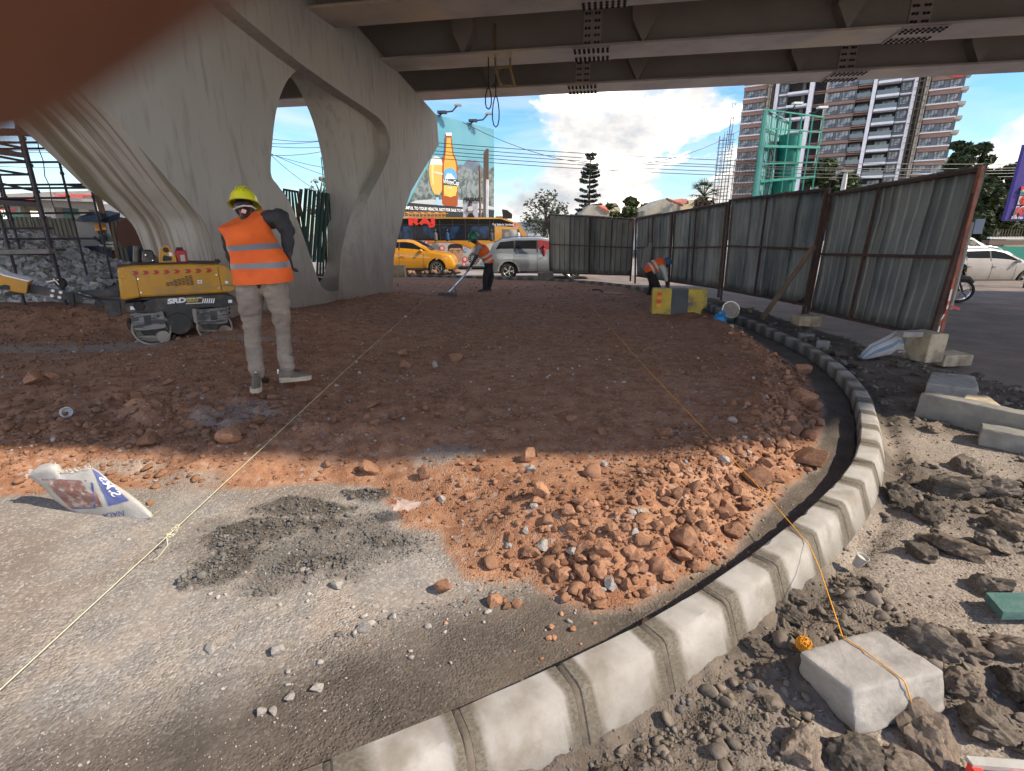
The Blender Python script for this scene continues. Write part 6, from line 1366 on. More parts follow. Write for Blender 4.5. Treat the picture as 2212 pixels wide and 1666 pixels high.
# ================================================================== PEOPLE
gl('hivis', (.86, .14, .016), (.74, .11, .014), 3, .75, bump=.25, bscale=9, detail=3, dist=.03); gl('reflect', (.20, .20, .205), rough=.45); gl('reflect_light', (.5, .52, .5), rough=.45)
gl('trousers', (.30, .245, .195), (.215, .175, .145), 3.0, .9, bump=.6, bscale=22, detail=3, dist=.02, stretch=(1, 1, 2.2), c3=(.34, .285, .225), s3=1.8)
gl('jacket', (.022, .022, .024), (.035, .034, .035), 5, .8, bump=.5, bscale=20, dist=.02); gl('helmet_yellow', (.70, .66, .03), rough=.35, coat=.3); gl('helmet_orange', (.80, .32, .02), rough=.4); gl('helmet_green', (.02, .16, .09), rough=.35)
gl('shoe', (.18, .145, .11), (.11, .09, .075), 8, .8); gl('sole', (.55, .46, .33), (.42, .34, .24), 10, .8); gl('denim', (.035, .05, .09), (.025, .035, .06), 6, .85, bump=.4); gl('blacktrouser', (.012, .012, .014), (.02, .02, .022), 6, .85, bump=.4)
def ell(c, ax, ay, rx, ry, n=28): return [c+ax*(rx*math.cos(2*PI*k/n))+ay*(ry*math.sin(2*PI*k/n)) for k in range(n)]
def hand(mb, wrist, d, side, curl=.5, s=1.0):
    """palm and five bent fingers; d = pointing direction, side = thumb side"""
    d = d.normalized(); side = (side-d*side.dot(d)).normalized(); nrm = d.cross(side)
    pc = wrist+d*.045*s; 
    for k in range(4): o = side*(.030-.0195*k)*s; capsule_mb(mb, wrist+o*.6, wrist+d*.085*s+o, .014*s, .013*s, 8)
    for k, L in enumerate((.068, .076, .070, .054)):
        o = side*(.031-.0205*k)*s; a = wrist+d*.088*s+o; cur = a; dirv = d
        for j, l in enumerate((.42, .33, .25)):
            ang = curl*(.5+.45*j); dirv = (dirv*math.cos(ang)+nrm*math.sin(ang)).normalized(); nx = cur+dirv*L*l*s; capsule_mb(mb, cur, nx, (.0098-.001*j)*s, (.0090-.001*j)*s, 8); cur = nx
    a = wrist+side*.028*s+d*.02*s; b = a+(d*.6+side*.75).normalized()*.040*s; c = b+(d*.85+side*.2+nrm*.4*curl).normalized()*.030*s
    capsule_mb(mb, a, b, .014*s, .011*s, 8); capsule_mb(mb, b, c, .011*s, .009*s, 8)
def helmet(parent, c, fwd, up, m, s=1.0):
    f = fwd.normalized(); u = (up-f*up.dot(f)).normalized(); r = f.cross(u); R = Matrix((r, f, u)).transposed(); mb = MB(); rings = []
    for i in range(9):
        th = PI/2*(1-i/8); cz = math.sin(th); cr = math.cos(th); ring = []
        for k in range(28):
            an = 2*PI*k/28; bump_ = 1+.05*max(0, math.cos(an*2))*0; rr = .122*s*(1+.10*abs(math.sin(an)))
            ring.append(R @ Vector((rr*.93*cr*math.cos(an), rr*cr*math.sin(an), .142*s*cz+(.008*s if abs(math.cos(an)) < .25 and i < 7 else 0)))+c)
        rings.append(ring)
    for ex, dz in ((1.10, -.004), (1.14, -.014)):
        ring = []
        for k in range(28):
            an = 2*PI*k/28; rr = .122*s*(1+.10*abs(math.sin(an)))*ex*(1+.22*max(0, math.sin(an))**3); ring.append(R @ Vector((rr*.93*math.cos(an), rr*math.sin(an), dz*s))+c)
        rings.append(ring)
    rings.append([R @ Vector((.112*s*math.cos(2*PI*k/28), .122*s*math.sin(2*PI*k/28), -.006*s))+c for k in range(28)])
    mb.loft(rings[1:], caps=False); mb.add([rings[0][0]]+rings[1], [(0, k+1, (k+1) % 28+1) for k in range(28)])
    for o in (-.028, 0, .028): mb.tube([R @ Vector((o*s, .135*s*math.sin(a), .149*s*math.cos(a)))+c for a in [(-1.1+2.2*i/8) for i in range(9)]], .007*s, 6)
    return mb.build('helmet', m, parent, smooth=True, angle=50)
def face(mb, c, fwd, up, s=1.0):
    f = fwd.normalized(); u = (up-f*up.dot(f)).normalized(); r = f.cross(u); Rm = Matrix((r, f, u)).transposed()
    mb.sph(c, (.076*s, .094*s, .115*s), 12, M=Rm); q = lambda x, y, z: c+Rm @ Vector((x*s, y*s, z*s))
    capsule_mb(mb, q(0, .045, -.075), q(0, .035, -.095), .042*s, .03*s); capsule_mb(mb, q(0, .090, .005), q(0, .104, -.028), .009*s, .015*s, 8)
    capsule_mb(mb, q(-.022, .085, -.055), q(.022, .085, -.055), .009*s, .009*s, 8)
    for x in (-1, 1): mb.sph(q(x*.078, .0, -.005), (.012*s, .02*s, .032*s), 6, M=Rm); mb.sph(q(x*.032, .082, .012), .012*s, 6)
# ---- main worker, seen from behind, leaning over the roller
WYb = 4.45
mw = thing('person', gz(590, 826, .27), 'worker in orange vest and yellow helmet stooping beside the roller, seen from behind', 'person'); MO = Vector(mw.location)
mw.location = MO
def zz(zx, zy): return (460.8+.2766*zx, 406.6+.2766*zy)
YY = MO.y
def W_(zx, zy, dy=0.0): return at(*zz(zx, zy), YY+dy)-MO
body = MB(); S = lambda *a, **k: capsule_mb(body, *a, **k)
ank_l, ank_r = W_(345, 1480, -.02), W_(572, 1420, .06); kn_l, kn_r = W_(308, 1150, .03), W_(535, 1110, .10); hip_l, hip_r = W_(285, 790, .02), W_(500, 790, .03)
pel = W_(392, 740, .03); waist = W_(385, 620, .08); chest = W_(300, 380, .24); neck = W_(258, 215, .36); headc = W_(240, 150, .45)
sh_l, sh_r = W_(120, 330, .40), W_(478, 222, .30); el_l = W_(128, 470, .46); wr_l = W_(165, 650, .62); el_r = W_(582, 345, .29); wr_r = W_(590, 530, .20)
S(pel+Vector((0, .03, .05)), waist, .07, .10, flat=1.0); S(waist, chest, .11, .12); S(chest, neck, .11, .05); S(neck, headc, .055, .055)
for a, b, c in ((hip_l, kn_l, ank_l), (hip_r, kn_r, ank_r)): S(a, b, .05, .036); S(b, c, .034, .028)
for a, b, c in ((sh_l, el_l, wr_l), (sh_r, el_r, wr_r)): S(chest, a, .07, .05); S(a, b, .042, .036); S(b, c, .036, .028)
face(body, headc+Vector((0, .02, .0)), Vector((-.25, .85, -.5)), Vector((-.12, .35, .9)))
hand(body, wr_r, W_(606, 600, .24)-wr_r, Vector((-.5, .8, .1)), .6, 1.25); hand(body, wr_l, Vector((.02, .5, -.8)), Vector((.9, .3, 0)), .8, 1.05)
for a, d in ((ank_l, Vector((.05, .2, 0))), (ank_r, Vector((.19, .08, 0)))): S(a, a+d*.5+Vector((0, 0, -.05)), .045, .04)
remesh(body, .008, M['skin'], 'body', mw, 5)
# trousers
tr = MB(); T = lambda *a, **k: capsule_mb(tr, *a, **k)
T(W_(300, 742, .03), W_(300, 800, .02), .125, .128, flat=.95); T(W_(482, 735, .03), W_(482, 800, .02), .125, .128, flat=.95); T(W_(390, 720, .04), W_(390, 765, .04), .12, .10)
def legp(pts):
    for (a, ra), (b, rb) in zip(pts, pts[1:]): T(a, b, ra, rb)
legp([(W_(290, 800, .02), .128), (W_(292, 930, .02), .108), (W_(305, 1080, .04), .083), (W_(312, 1200, .05), .076), (W_(325, 1320, .02), .076), (W_(342, 1440, -.01), .075)])
legp([(W_(495, 800, .03), .126), (W_(520, 930, .04), .100), (W_(537, 1080, .10), .080), (W_(545, 1180, .10), .076), (W_(560, 1300, .09), .075), (W_(578, 1395, .06), .068)])
remesh(tr, .012, M['trousers'], 'trousers', mw, 3, wr=.022, wscale=10, wst=(1, 1, 1.7))
# jacket sleeves and collar under the vest
jk = MB(); J = lambda *a, **k: capsule_mb(jk, *a, **k)
J(W_(440, 245, .30), W_(520, 232, .30), .09, .088); J(W_(520, 232, .28), W_(582, 345, .29), .086, .070); J(W_(582, 345, .29), W_(582, 500, .22), .066, .048)
J(W_(160, 330, .40), W_(108, 345, .42), .06, .055); J(W_(108, 345, .42), W_(128, 480, .46), .058, .055); J(W_(128, 480, .46), W_(165, 640, .60), .052, .042); J(W_(300, 300, .32), W_(262, 222, .40), .09, .066); J(W_(390, 690, .07), W_(380, 600, .1), .16, .15)
remesh(jk, .009, M['jacket'], 'jacket', mw, 3, wr=.018, wscale=17)
# vest: lofted cloth with two reflective bands
def vring(l, r, yc, dep, n=36, tilt=0.0):
    c = (l+r)/2; ax = (r-l)/2; ring = []
    for k in range(n):
        a = 2*PI*k/n; ca, sa = math.cos(a), math.sin(a); sx_ = math.copysign(abs(ca)**.75, ca); sy_ = math.copysign(abs(sa)**.85, sa)
        p = c+ax*sx_+Vector((0, dep*sy_+yc, tilt*sy_)); p += Vector((0, 1, 0))*(.022*mnoise.noise(Vector((p.x*5, p.y*4, p.z*9)))+.010*mnoise.noise(p*19))+Vector((1, 0, 0))*.010*mnoise.noise(p*9); ring.append(p)
    return ring
key = [((182, 752), (612, 728), .04, .19, 0), ((174, 700), (614, 690), .04, .185, 0), ((165, 655), (600, 640), .05, .18, 0), ((158, 628), (594, 618), .05, .178, 0), ((152, 590), (576, 572), .06, .175, 0), ((148, 540), (552, 520), .08, .17, 0), ((142, 492), (525, 470), .11, .17, 0), ((130, 455), (496, 425), .14, .17, 0), ((108, 405), (470, 385), .18, .165, 0), ((82, 350), (440, 320), .22, .15, 0), ((48, 300), (424, 246), .26, .14, .02), ((70, 284), (412, 195), .29, .12, .03), ((120, 262), (400, 170), .32, .05, .03)]
vm = MB(); rings = []; bandk = []
for i in range(len(key)-1):
    a, b = key[i], key[i+1]
    for j in range(3):
        f = j/3; ya = a[2]+(b[2]-a[2])*f; l0 = W_(*a[0], ya).lerp(W_(*b[0], ya), f); r0 = W_(*a[1], ya).lerp(W_(*b[1], ya), f); rings.append(vring(l0, r0, 0, a[3]+(b[3]-a[3])*f, tilt=a[4]+(b[4]-a[4])*f)); bandk.append(1 if i in (3, 6) else 0)
rings.append(vring(W_(*key[-1][0], key[-1][2]), W_(*key[-1][1], key[-1][2]), 0, key[-1][3], tilt=.03)); n = 36
vs = [p for r in rings for p in r]; vm.v = [tuple(p) for p in vs]
for i in range(len(rings)-1):
    for k_ in range(n): vm.f.append((i*n+k_, i*n+(k_+1) % n, (i+1)*n+(k_+1) % n, (i+1)*n+k_)); vm.m.append(bandk[i])
vm.f.append(tuple((len(rings)-1)*n+k_ for k_ in range(n))); vm.m.append(0)
vest = vm.build('vest', [M['hivis'], M['reflect']], mw, smooth=True, angle=60); sm = vest.modifiers.new('s', 'SUBSURF'); sm.levels = 1; sm.render_levels = 1
mb = MB(); p = W_(215, 190, .30); mb.add([p, p+Vector((.05, -.01, -.012)), p+Vector((.06, .0, .02)), p+Vector((.012, .01, .035))], [(0, 1, 2, 3)]); mb.build('collar_label', mat('label_pink', (.75, .40, .32), rough=.7), vest)
hc = W_(240, 150, .47); helmet(mw, hc+Vector((-.005, .03, .035)), Vector((-.15, .93, -.32)), Vector((-.10, .33, .94)), M['helmet_yellow'], 1.12)
mb = MB(); mb.tube([W_(168, 165, .42), W_(190, 150, .36), W_(240, 138, .335), W_(300, 142, .36), W_(325, 160, .42)], .017, 8, sy=.45); mb.build('helmet_strap', M['text_white'], mw, smooth=True)
hk = MB(); hk.sph(hc+Vector((0, .0, -.0)), (.088, .10, .10), 10); hk.build('hair', M['black'], mw, smooth=True)
def shoe(p, toe, nm='shoe'):
    d = toe.normalized(); sd = Vector((d.y, -d.x, 0)); L = .30; so_ = MB(); up_ = MB()
    def rg(f, w, z): return [p+d*(L*(f-.25))+sd*(w*math.cos(2*PI*k/16))+Vector((0, 0, z)) for k in range(16)]
    outline = [(-.0, .030), (.06, .040), (.25, .041), (.5, .040), (.75, .050), (.92, .044), (1.0, .022)]
    P = [(f, w) for f, w in outline]+[(f, -w) for f, w in outline[::-1]]
    for z0_, z1_, g, store in ((0, .045, 1.08, so_),):
        A = [p+d*(L*(f-.25))+sd*w*g+Vector((0, 0, z0_)) for f, w in P]; B = [p+d*(L*(f-.25)*1.02)+sd*w*1.08+Vector((0, 0, z1_+(.012 if f < .1 else 0))) for f, w in P]; n = len(P); store.add(A+B, [tuple(range(n))[::-1], tuple(range(n, 2*n))]+[(i, (i+1) % n, (i+1) % n+n, i+n) for i in range(n)])
    o = so_.build('sole', M['sole'], None); b = o.modifiers.new('b', 'BEVEL'); b.width = .008; b.segments = 2
    rr = []
    for f, w, h_ in ((-.0, .028, .085), (.08, .038, .10), (.22, .041, .105), (.38, .041, .085), (.55, .042, .062), (.75, .045, .048), (.92, .038, .036), (1.0, .015, .02)):
        c = p+d*(L*(f-.25))+Vector((0, 0, .03)); rr.append([c+sd*(w*math.cos(a))+Vector((0, 0, h_*max(0, math.sin(a)))) for a in [PI*k/10 for k in range(11)]])
    up_.loft(rr); u = up_.build(nm, M['shoe'], mw, smooth=True, angle=60); o.parent = u
    q = MB(); q.bar(p+d*(L*-.26)+Vector((0, 0, .09)), p+d*(L*-.245)+Vector((0, 0, .135)), .014, .004); q.build('pull_tab', M['text_white'], u)
fl = gz(*zz(335, 1560), .27)-MO; fr_ = gz(*zz(575, 1515), .27)-MO
shoe(Vector((fl.x-.005, fl.y+.03, -.0)), Vector((.35, -.8, 0))); shoe(Vector((fr_.x, fr_.y+.02, -.0)), Vector((.88, .40, 0)))
# ---- worker raking, green helmet (reference crop scale .36166 from 1500,750)
def P6(zx, zy): return zz6(zx, zy)
def simple_worker(pts, base, Y, label, cloth, legm, hel, vox=.014, vestm='hivis', sc=1.0, bare_arm=False, headcol='skin'):
    t = thing('person', base, label, 'person'); O_ = Vector(base); g = {k: at(*p[:2], Y+p[2])-O_ for k, p in pts.items()}; b = MB(); S = lambda *a, **k: capsule_mb(b, *a, **k)
    S(g['pel'], g['chest'], .13*sc, .15*sc); S(g['chest'], g['neck'], .12*sc, .055*sc); S(g['neck'], g['head'], .05*sc, .06*sc); face(b, g['head'], g['look'], Vector((.0, 0.2, 1))+g['look'].cross(Vector((0, -1, 0)))*.1, sc)
    for s_ in 'lr':
        S(g['chest'], g['sh'+s_], .09*sc, .065*sc); S(g['sh'+s_], g['el'+s_], .052*sc, .042*sc); S(g['el'+s_], g['wr'+s_], .042*sc, .027*sc); hand(b, g['wr'+s_], (g['wr'+s_]-g['el'+s_]), Vector((.4, -.8, .3)), 1.1, sc*1.1)
        S(g['hip'], g['kn'+s_], .085*sc, .055*sc); S(g['kn'+s_], g['an'+s_], .05*sc, .04*sc)
    remesh(b, vox*.75, M[headcol], 'body', t, 3)
    tr = MB(); 
    capsule_mb(tr, g['pel'], g['hip'], .135*sc, .13*sc)
    for s_ in 'lr': capsule_mb(tr, g['hip'], g['kn'+s_], .11*sc, .085*sc); capsule_mb(tr, g['kn'+s_], g['an'+s_]+Vector((0, 0, .02)), .08*sc, .072*sc)
    remesh(tr, vox, M[legm], 'trousers', t, 3, wr=.015, wscale=10)
    tp_ = MB(); capsule_mb(tp_, g['pel'], g['chest'], .150*sc, .170*sc); capsule_mb(tp_, g['chest'], g['neck'], .14*sc, .075*sc); vs_ = remesh(tp_, vox, M[vestm], 'vest', t, 3, wr=.01, wscale=8)
    sv = MB()
    for s_ in 'lr': capsule_mb(sv, g['sh'+s_].lerp(g['chest'], .3), g['sh'+s_], .08*sc, .078*sc); capsule_mb(sv, g['sh'+s_], g['sh'+s_].lerp(g['el'+s_], .62 if bare_arm else 1.0), .074*sc, .062*sc); (None if bare_arm else capsule_mb(sv, g['el'+s_], g['wr'+s_], .058*sc, .042*sc))
    remesh(sv, vox, M[cloth], 'shirt', t, 3, wr=.01, wscale=14)
    ax_ = (g['chest']-g['pel']).normalized(); L = (g['chest']-g['pel']).length
    for f in (.12, .55):
        mb = MB(); c = g['pel'].lerp(g['chest'], f); r0 = (.150+.02*f)*sc+.012; e = ax_*.028
        a = ax_.cross(Vector((0, 1, 0))).normalized(); bb_ = ax_.cross(a); R0 = [c-e+(a*math.cos(2*PI*k/24)+bb_*math.sin(2*PI*k/24))*r0 for k in range(24)]; R1 = [p+e*2 for p in R0]; mb.loft([R0, R1], caps=False); mb.build('reflective_band', M['reflect_light'], vs_, smooth=True)
    if hel: helmet(t, g['head']+Vector((0, 0, .035*sc)), g['look'], Vector((.1, 0, 1)), M[hel], 1.08*sc)
    for s_ in 'lr':
        mb = MB(); c = g['an'+s_]; d = Vector((g['toe'].x, g['toe'].y, 0)).normalized(); rr = []
        for f, w, h_ in ((-.08, .03, .08), (-.02, .045, .10), (.06, .045, .08), (.14, .048, .055), (.2, .03, .03)):
            cc = Vector((c.x, c.y, 0))+d*f*sc; cc.z = c.z-.085*sc; sd = Vector((d.y, -d.x, 0)); rr.append([cc+sd*w*sc*math.cos(a)+Vector((0, 0, max(-.0, h_*sc*math.sin(a)))) for a in [PI*k/8 for k in range(9)]])
        mb.loft(rr); mb.build('shoe', M['black'], t, smooth=True)
    return t, g
Yr2 = gz(*P6(1205, 1130), .2).y
bs = gz(*P6(1215, 1135), .2)
pts = dict(pel=(*P6(1235, 800), .05), hip=(*P6(1235, 850), .05), chest=(*P6(1175, 690), .0), neck=(*P6(1118, 625), .0), head=(*P6(1072, 560), .0), shl=(*P6(1120, 650), -.17), shr=(*P6(1140, 650), .17), ell=(*P6(1090, 760), -.22), elr=(*P6(1100, 760), .15), wrl=(*P6(1030, 870), -.22), wrr=(*P6(1050, 850), .02), knl=(*P6(1200, 980), -.08), knr=(*P6(1265, 970), .10), anl=(*P6(1195, 1105), -.08), anr=(*P6(1235, 1105), .10))
def mk(pts, Y, look, toe, *a, **k):
    q = dict(pts); lk = at(*pts['head'][:2], Y+pts['head'][2]); base = a[0]
    class _: pass
    q2 = {kk: vv for kk, vv in q.items()}
    global _look, _toe
    O_ = Vector(base)
    # directions are handed through as absolute helper points
    import types
    return simple_worker2(q2, base, Y, look, toe, *a[1:], **k)
def simple_worker2(pts, base, Y, look, toe, *a, **k):
    global at
    _at = at
    def at2(x, y, Yv):
        if x == 'dir': return Vector(base)+y
        return _at(x, y, Yv)
    at = at2
    pts['look'] = ('dir', Vector(look), 0); pts['toe'] = ('dir', Vector(toe), 0)
    try: return simple_worker(pts, base, Y, *a, **k)
    finally: at = _at
gl('shirt_grey', (.30, .28, .28), rough=.9)
wk2, g2_ = mk(pts, Yr2, (-.75, -.35, -.5), (-1, -.1, 0), bs, 'worker in green helmet and orange vest bending to rake the soil', 'shirt_grey', 'blacktrouser', 'helmet_green', .013, bare_arm=True)
# his levelling rake
rk = thing('rake', gz(*P6(780, 1190), .2), 'long-handled grey levelling rake held by the green-helmeted worker', 'rake'); KO = Vector(rk.location); f_ = lambda zx, zy, d: at(*P6(zx, zy), d)-KO
mb = MB(); top_ = at(*P6(1015, 905), Yr2-.15)-KO; a = Vector((0, 0, .07)); mb.tube([a+(at(*P6(790, 1150), KO.y)-KO-a)*1, top_+(top_-a)*.12], .020, 8); mb.build('handle', M['chrome'], rk, smooth=True)
h0 = at(*P6(680, 1175), KO.y-.05)-KO; h1 = at(*P6(885, 1172), KO.y+.05)-KO; mb = MB(); mb.bar(h0, h1, .05, .09); mb.build('rake_head', M['dark_metal'], rk)
for k in range(11): mb = MB(); p = h0.lerp(h1, (k+.5)/11); mb.tube([p, p+Vector((0, -.01, -.075))], [.009, .005], 5); mb.build('tine', M['dark_metal'], rk)
mb = MB(); p = at(*P6(858, 1075), KO.y+.1)-KO; mb.bar(p, h0.lerp(h1, .98), .012); mb.bar(p, h0.lerp(h1, .05), .012); mb.build('brace', M['dark_metal'], rk)
# ---- worker stooping by the striped barrier
def P7(zx, zy): return ((2100+zx*.45208)/1.8445, (750+zy*.45208)/1.8445)
bs3 = gz(*P7(1080, 945), .2); Y3 = bs3.y
pts = dict(pel=(*P7(1085, 715), .0), hip=(*P7(1085, 745), .0), chest=(*P7(1165, 670), .0), neck=(*P7(1215, 670), .0), head=(*P7(1238, 660), -.02), shl=(*P7(1195, 700), -.16), shr=(*P7(1200, 690), .17), ell=(*P7(1215, 745), -.18), elr=(*P7(1222, 755), .15), wrl=(*P7(1228, 815), -.15), wrr=(*P7(1228, 825), .10), knl=(*P7(1150, 870), -.12), knr=(*P7(1105, 850), .10), anl=(*P7(1105, 950), -.12), anr=(*P7(1085, 925), .14))
wk3, g3_ = mk(pts, Y3, (.6, -.2, -.75), (1, -.2, 0), bs3, 'worker in blue cap and orange vest doubled over behind the striped barrier block', 'reflect_light', 'blacktrouser', None, .014)
mb = MB(); mb.sph(g3_['head']+Vector((.0, 0, .03)), (.105, .10, .11), 9); mb.build('cap', mat('cap_blue', (.03, .10, .19), rough=.8), wk3, smooth=True)
# ---- distant worker under the makeshift shade, orange helmet
def P8(zx, zy): return ((0+zx*.37221)/1.8445, (480+zy*.37221)/1.8445)
Y4 = 15.5; b4 = at(*P8(1160, 1545), Y4); b4g = Vector((b4.x, Y4, b4.z))
pts = dict(pel=(*P8(1140, 1350), 0), hip=(*P8(1145, 1385), 0), chest=(*P8(1130, 1265), 0), neck=(*P8(1110, 1225), 0), head=(*P8(1088, 1190), 0), shl=(*P8(1120, 1250), -.16), shr=(*P8(1125, 1250), .17), ell=(*P8(1100, 1310), -.2), elr=(*P8(1110, 1310), .15), wrl=(*P8(1055, 1285), -.2), wrr=(*P8(1060, 1290), .08), knl=(*P8(1140, 1450), -.1), knr=(*P8(1160, 1460), .1), anl=(*P8(1135, 1530), -.1), anr=(*P8(1185, 1530), .1))
gl('vest_dark', (.10, .14, .10), rough=.8)
mk(pts, Y4, (-.9, -.2, -.15), (-1, -.3, 0), b4g, 'distant worker in orange helmet and navy clothes standing by the left fence', 'denim', 'denim', 'helmet_orange', .016, vestm='vest_dark')
# ================================================================== LEFT BACKGROUND: pile, scaffold, fence, filling station
gl('oldsheet', (.10, .105, .095), (.17, .175, .16), 1.6, .6, metal=.2, bump=.2, bscale=5, c3=(.055, .06, .055), s3=.8, stretch=(1, 1, .3))
def P8(zx, zy): return ((0+zx*.37221)/1.8445, (480+zy*.37221)/1.8445)
YF = 19.5
lf = thing('site_fence', at(*P8(600, 1480), YF), 'old grey corrugated hoarding behind the block pile at the left', 'fence'); lf.location.z = -.1; LO = Vector(lf.location)
xL = at(-260, 500, YF).x; xR = at(430, 500, YF).x; zt = at(*P8(600, 1040), YF).z-LO.z; x = xL; i = 0; q = random.Random(9)
while x < xR:
    w = .84; top = zt+q.uniform(-.05, .06); mb = MB(); cols = []
    for k in range(5): cols += [(x+w*k/5, 0), (x+w*(k+.55)/5, 0), (x+w*(k+.65)/5, .03), (x+w*(k+.9)/5, .03)]
    cols += [(x+w, 0)]; vs = []
    ln = q.uniform(-.05, .05)
    for z in (0, top*.5, top):
        for cx, dy in cols: vs.append((cx-LO.x+ln*z, -dy+.02*mnoise.noise(Vector((cx*2, z*2, 1))), z))
    n = len(cols); mb.add(vs, [(j*n+k, j*n+k+1, (j+1)*n+k+1, (j+1)*n+k) for j in range(2) for k in range(n-1)]); mb.build('sheet', M['oldsheet'], lf); x += w*.985; i += 1
for zz_ in (.25, .55): mb = MB(); z = zt*zz_; mb.bar((xL-LO.x, -.08, z), (xR-LO.x, -.08, z), .06, .06); mb.build('rail', M['dark_metal'], lf)
# pier-opening fence: dark green leaning sheets
gl('greensheet', (.012, .045, .035), (.02, .06, .045), 2, .5, metal=.2)
def px2(zx, zy): return ((900+zx*.61483)/1.8445, zy*.61483/1.8445)
gs = thing('hoarding', at(675, 600, 12.2), 'dark green hoarding sheets leaning behind the arched pier opening', 'hoarding'); gs.location.z = .1; GO = Vector(gs.location)
for (a, b, c, d, Yd) in (((365, 1225), (470, 1245), (560, 1666), (330, 1700), 12.8), ((505, 1218), (670, 1255), (640, 1700), (470, 1700), 12.2), ((600, 1250), (672, 1256), (700, 1800), (580, 1790), 12.6)):
    P = [at(*px2(*p), Yd)-GO for p in (a, b, c, d)]; mb = MB(); n = 12
    for i in range(n):
        f0, f1 = i/n, (i+1)/n; o_ = .0 if i % 2 else .035; A = P[0].lerp(P[1], f0); B = P[0].lerp(P[1], f1); C = P[3].lerp(P[2], f1); D = P[3].lerp(P[2], f0); v = Vector((0, o_, 0)); mb.add([A+v, B+v, C+v, D+v], [(0, 1, 2, 3)])
    mb.build('sheet', M['greensheet'], gs)
mb = MB(); mb.bar(at(*px2(488, 1225), 12.1)-GO, at(*px2(440, 1680), 12.1)-GO, .06); mb.bar(at(*px2(372, 1228), 12.7)-GO, at(*px2(470, 1245), 12.7)-GO, .05); mb.build('post', M['rust'], gs)
gmt = thing('lattice_mast', at(703, 500, 24), 'slim green lattice mast seen through the pier opening', 'mast'); gmt.location.z = -.1; mb = MB(); a = at(*px2(635, 1020), 24)-Vector(gmt.location); b = a.copy(); b.z = 0
for dx in (-.12, .12): mb.bar((a.x+dx, 0, 0), (a.x+dx, 0, a.z), .035)
for k in range(22): z = a.z*k/22; mb.bar((a.x-.12*(-1)**k, 0, z), (a.x+.12*(-1)**k, 0, z+a.z/22), .025)
mb.build('lattice', M['teal'], gmt)
# block pile
gl('block', (.36, .36, .365), (.48, .48, .485), 6, .85, bump=.2, bscale=40); gl('block_dark', (.19, .18, .165), (.26, .245, .225), 6, .9, bump=.2, bscale=40)
pile = thing('block_pile', at(*P8(500, 1600), 13.5), 'loose pile of grey paving blocks heaped beneath the scaffold', 'block pile'); pile.location.z = .15; BO_ = Vector(pile.location)
def ptop(x):   # profile of the heap in picture points (crop coordinates)
    return interp([(-400, 1350), (0, 1240), (230, 1215), (430, 1250), (520, 1290), (600, 1370), (760, 1430), (880, 1500), (1000, 1540), (1250, 1590), (1400, 1640)], x)
bm_ = [MB().box((0, 0, 0), (.27, .13, .09), ch=.006).build('block', M['block'], pile), MB().box((0, 0, 0), (.22, .20, .09), ch=.006).build('block', M['block'], pile), MB().box((0, 0, 0), (.27, .15, .10), ch=.006).build('block', M['block_dark'], pile)]
for o in bm_: o.location = (0, 0, -.3)
hm = MB(); qr = random.Random(3); cnt = 0; Yc = 13.5
zgr = .15
def heap(x, y):   # height of the heap at a ground point
    X = x+BO_.x; Yv = Yc; px_ = 1106+FPX*X/(Yv*math.cos(TH)); zx = px_*1.8445/.37221; zt_ = at(*P8(zx, ptop(zx)), Yv).z
    return max(0, zt_-zgr)*max(0, 1-((y)/1.9)**2)
tot_ = 0
for k in range(4000):
    if cnt >= 285: break
    zx = qr.uniform(-150, 1400); px_ = zx*.37221/1.8445; X = (px_-1106)/FPX*Yc*math.cos(TH)-BO_.x; y = qr.uniform(-1.75, .3); h_ = heap(X, y)
    if h_ <= .02 and qr.random() < .8: continue
    if h_ <= .02 and zx < 900: continue
    o = bm_[0 if qr.random() < .5 else (1 if qr.random() < .6 else 2)]; c = o if False else o.copy(); COL.objects.link(c); c.parent = pile
    c.location = (X, y, h_+qr.uniform(-.02, .08)); c.rotation_euler = (qr.uniform(-.7, .7), qr.uniform(-.7, .7), qr.uniform(0, PI)); cnt += 1
for k in range(3600):
    zx = qr.uniform(-300, 1350); px_ = zx*.37221/1.8445; X = (px_-1106)/FPX*Yc*math.cos(TH)-BO_.x; y = qr.uniform(-1.85, 1.0); h_ = heap(X, y)
    if h_ <= .02: continue
    R = Euler((qr.uniform(-.9, .9), qr.uniform(-.9, .9), qr.uniform(0, PI))).to_matrix(); hm.box((X, y, h_+qr.uniform(-.10, .03)), (.26, qr.choice((.13, .2)), .09), M=R, mi=0 if qr.random() < .6 else 1)
tag(hm.build('heaped_blocks', [M['block'], M['block_dark']], pile), kind='stuff')
hb = MB(); xs = np.linspace(-9, 7, 60); ys = np.linspace(-1.9, 1.9, 12)
hb.add([(x_, y_, heap(x_, y_)-.10) for y_ in ys for x_ in xs], [(j*60+i, j*60+i+1, (j+1)*60+i+1, (j+1)*60+i) for j in range(11) for i in range(59)]); tag(hb.build('heap_core', M['block_dark'], pile), kind='stuff')
for o in bm_: o.location = (qr.uniform(-2, 1), -1.9, .05)
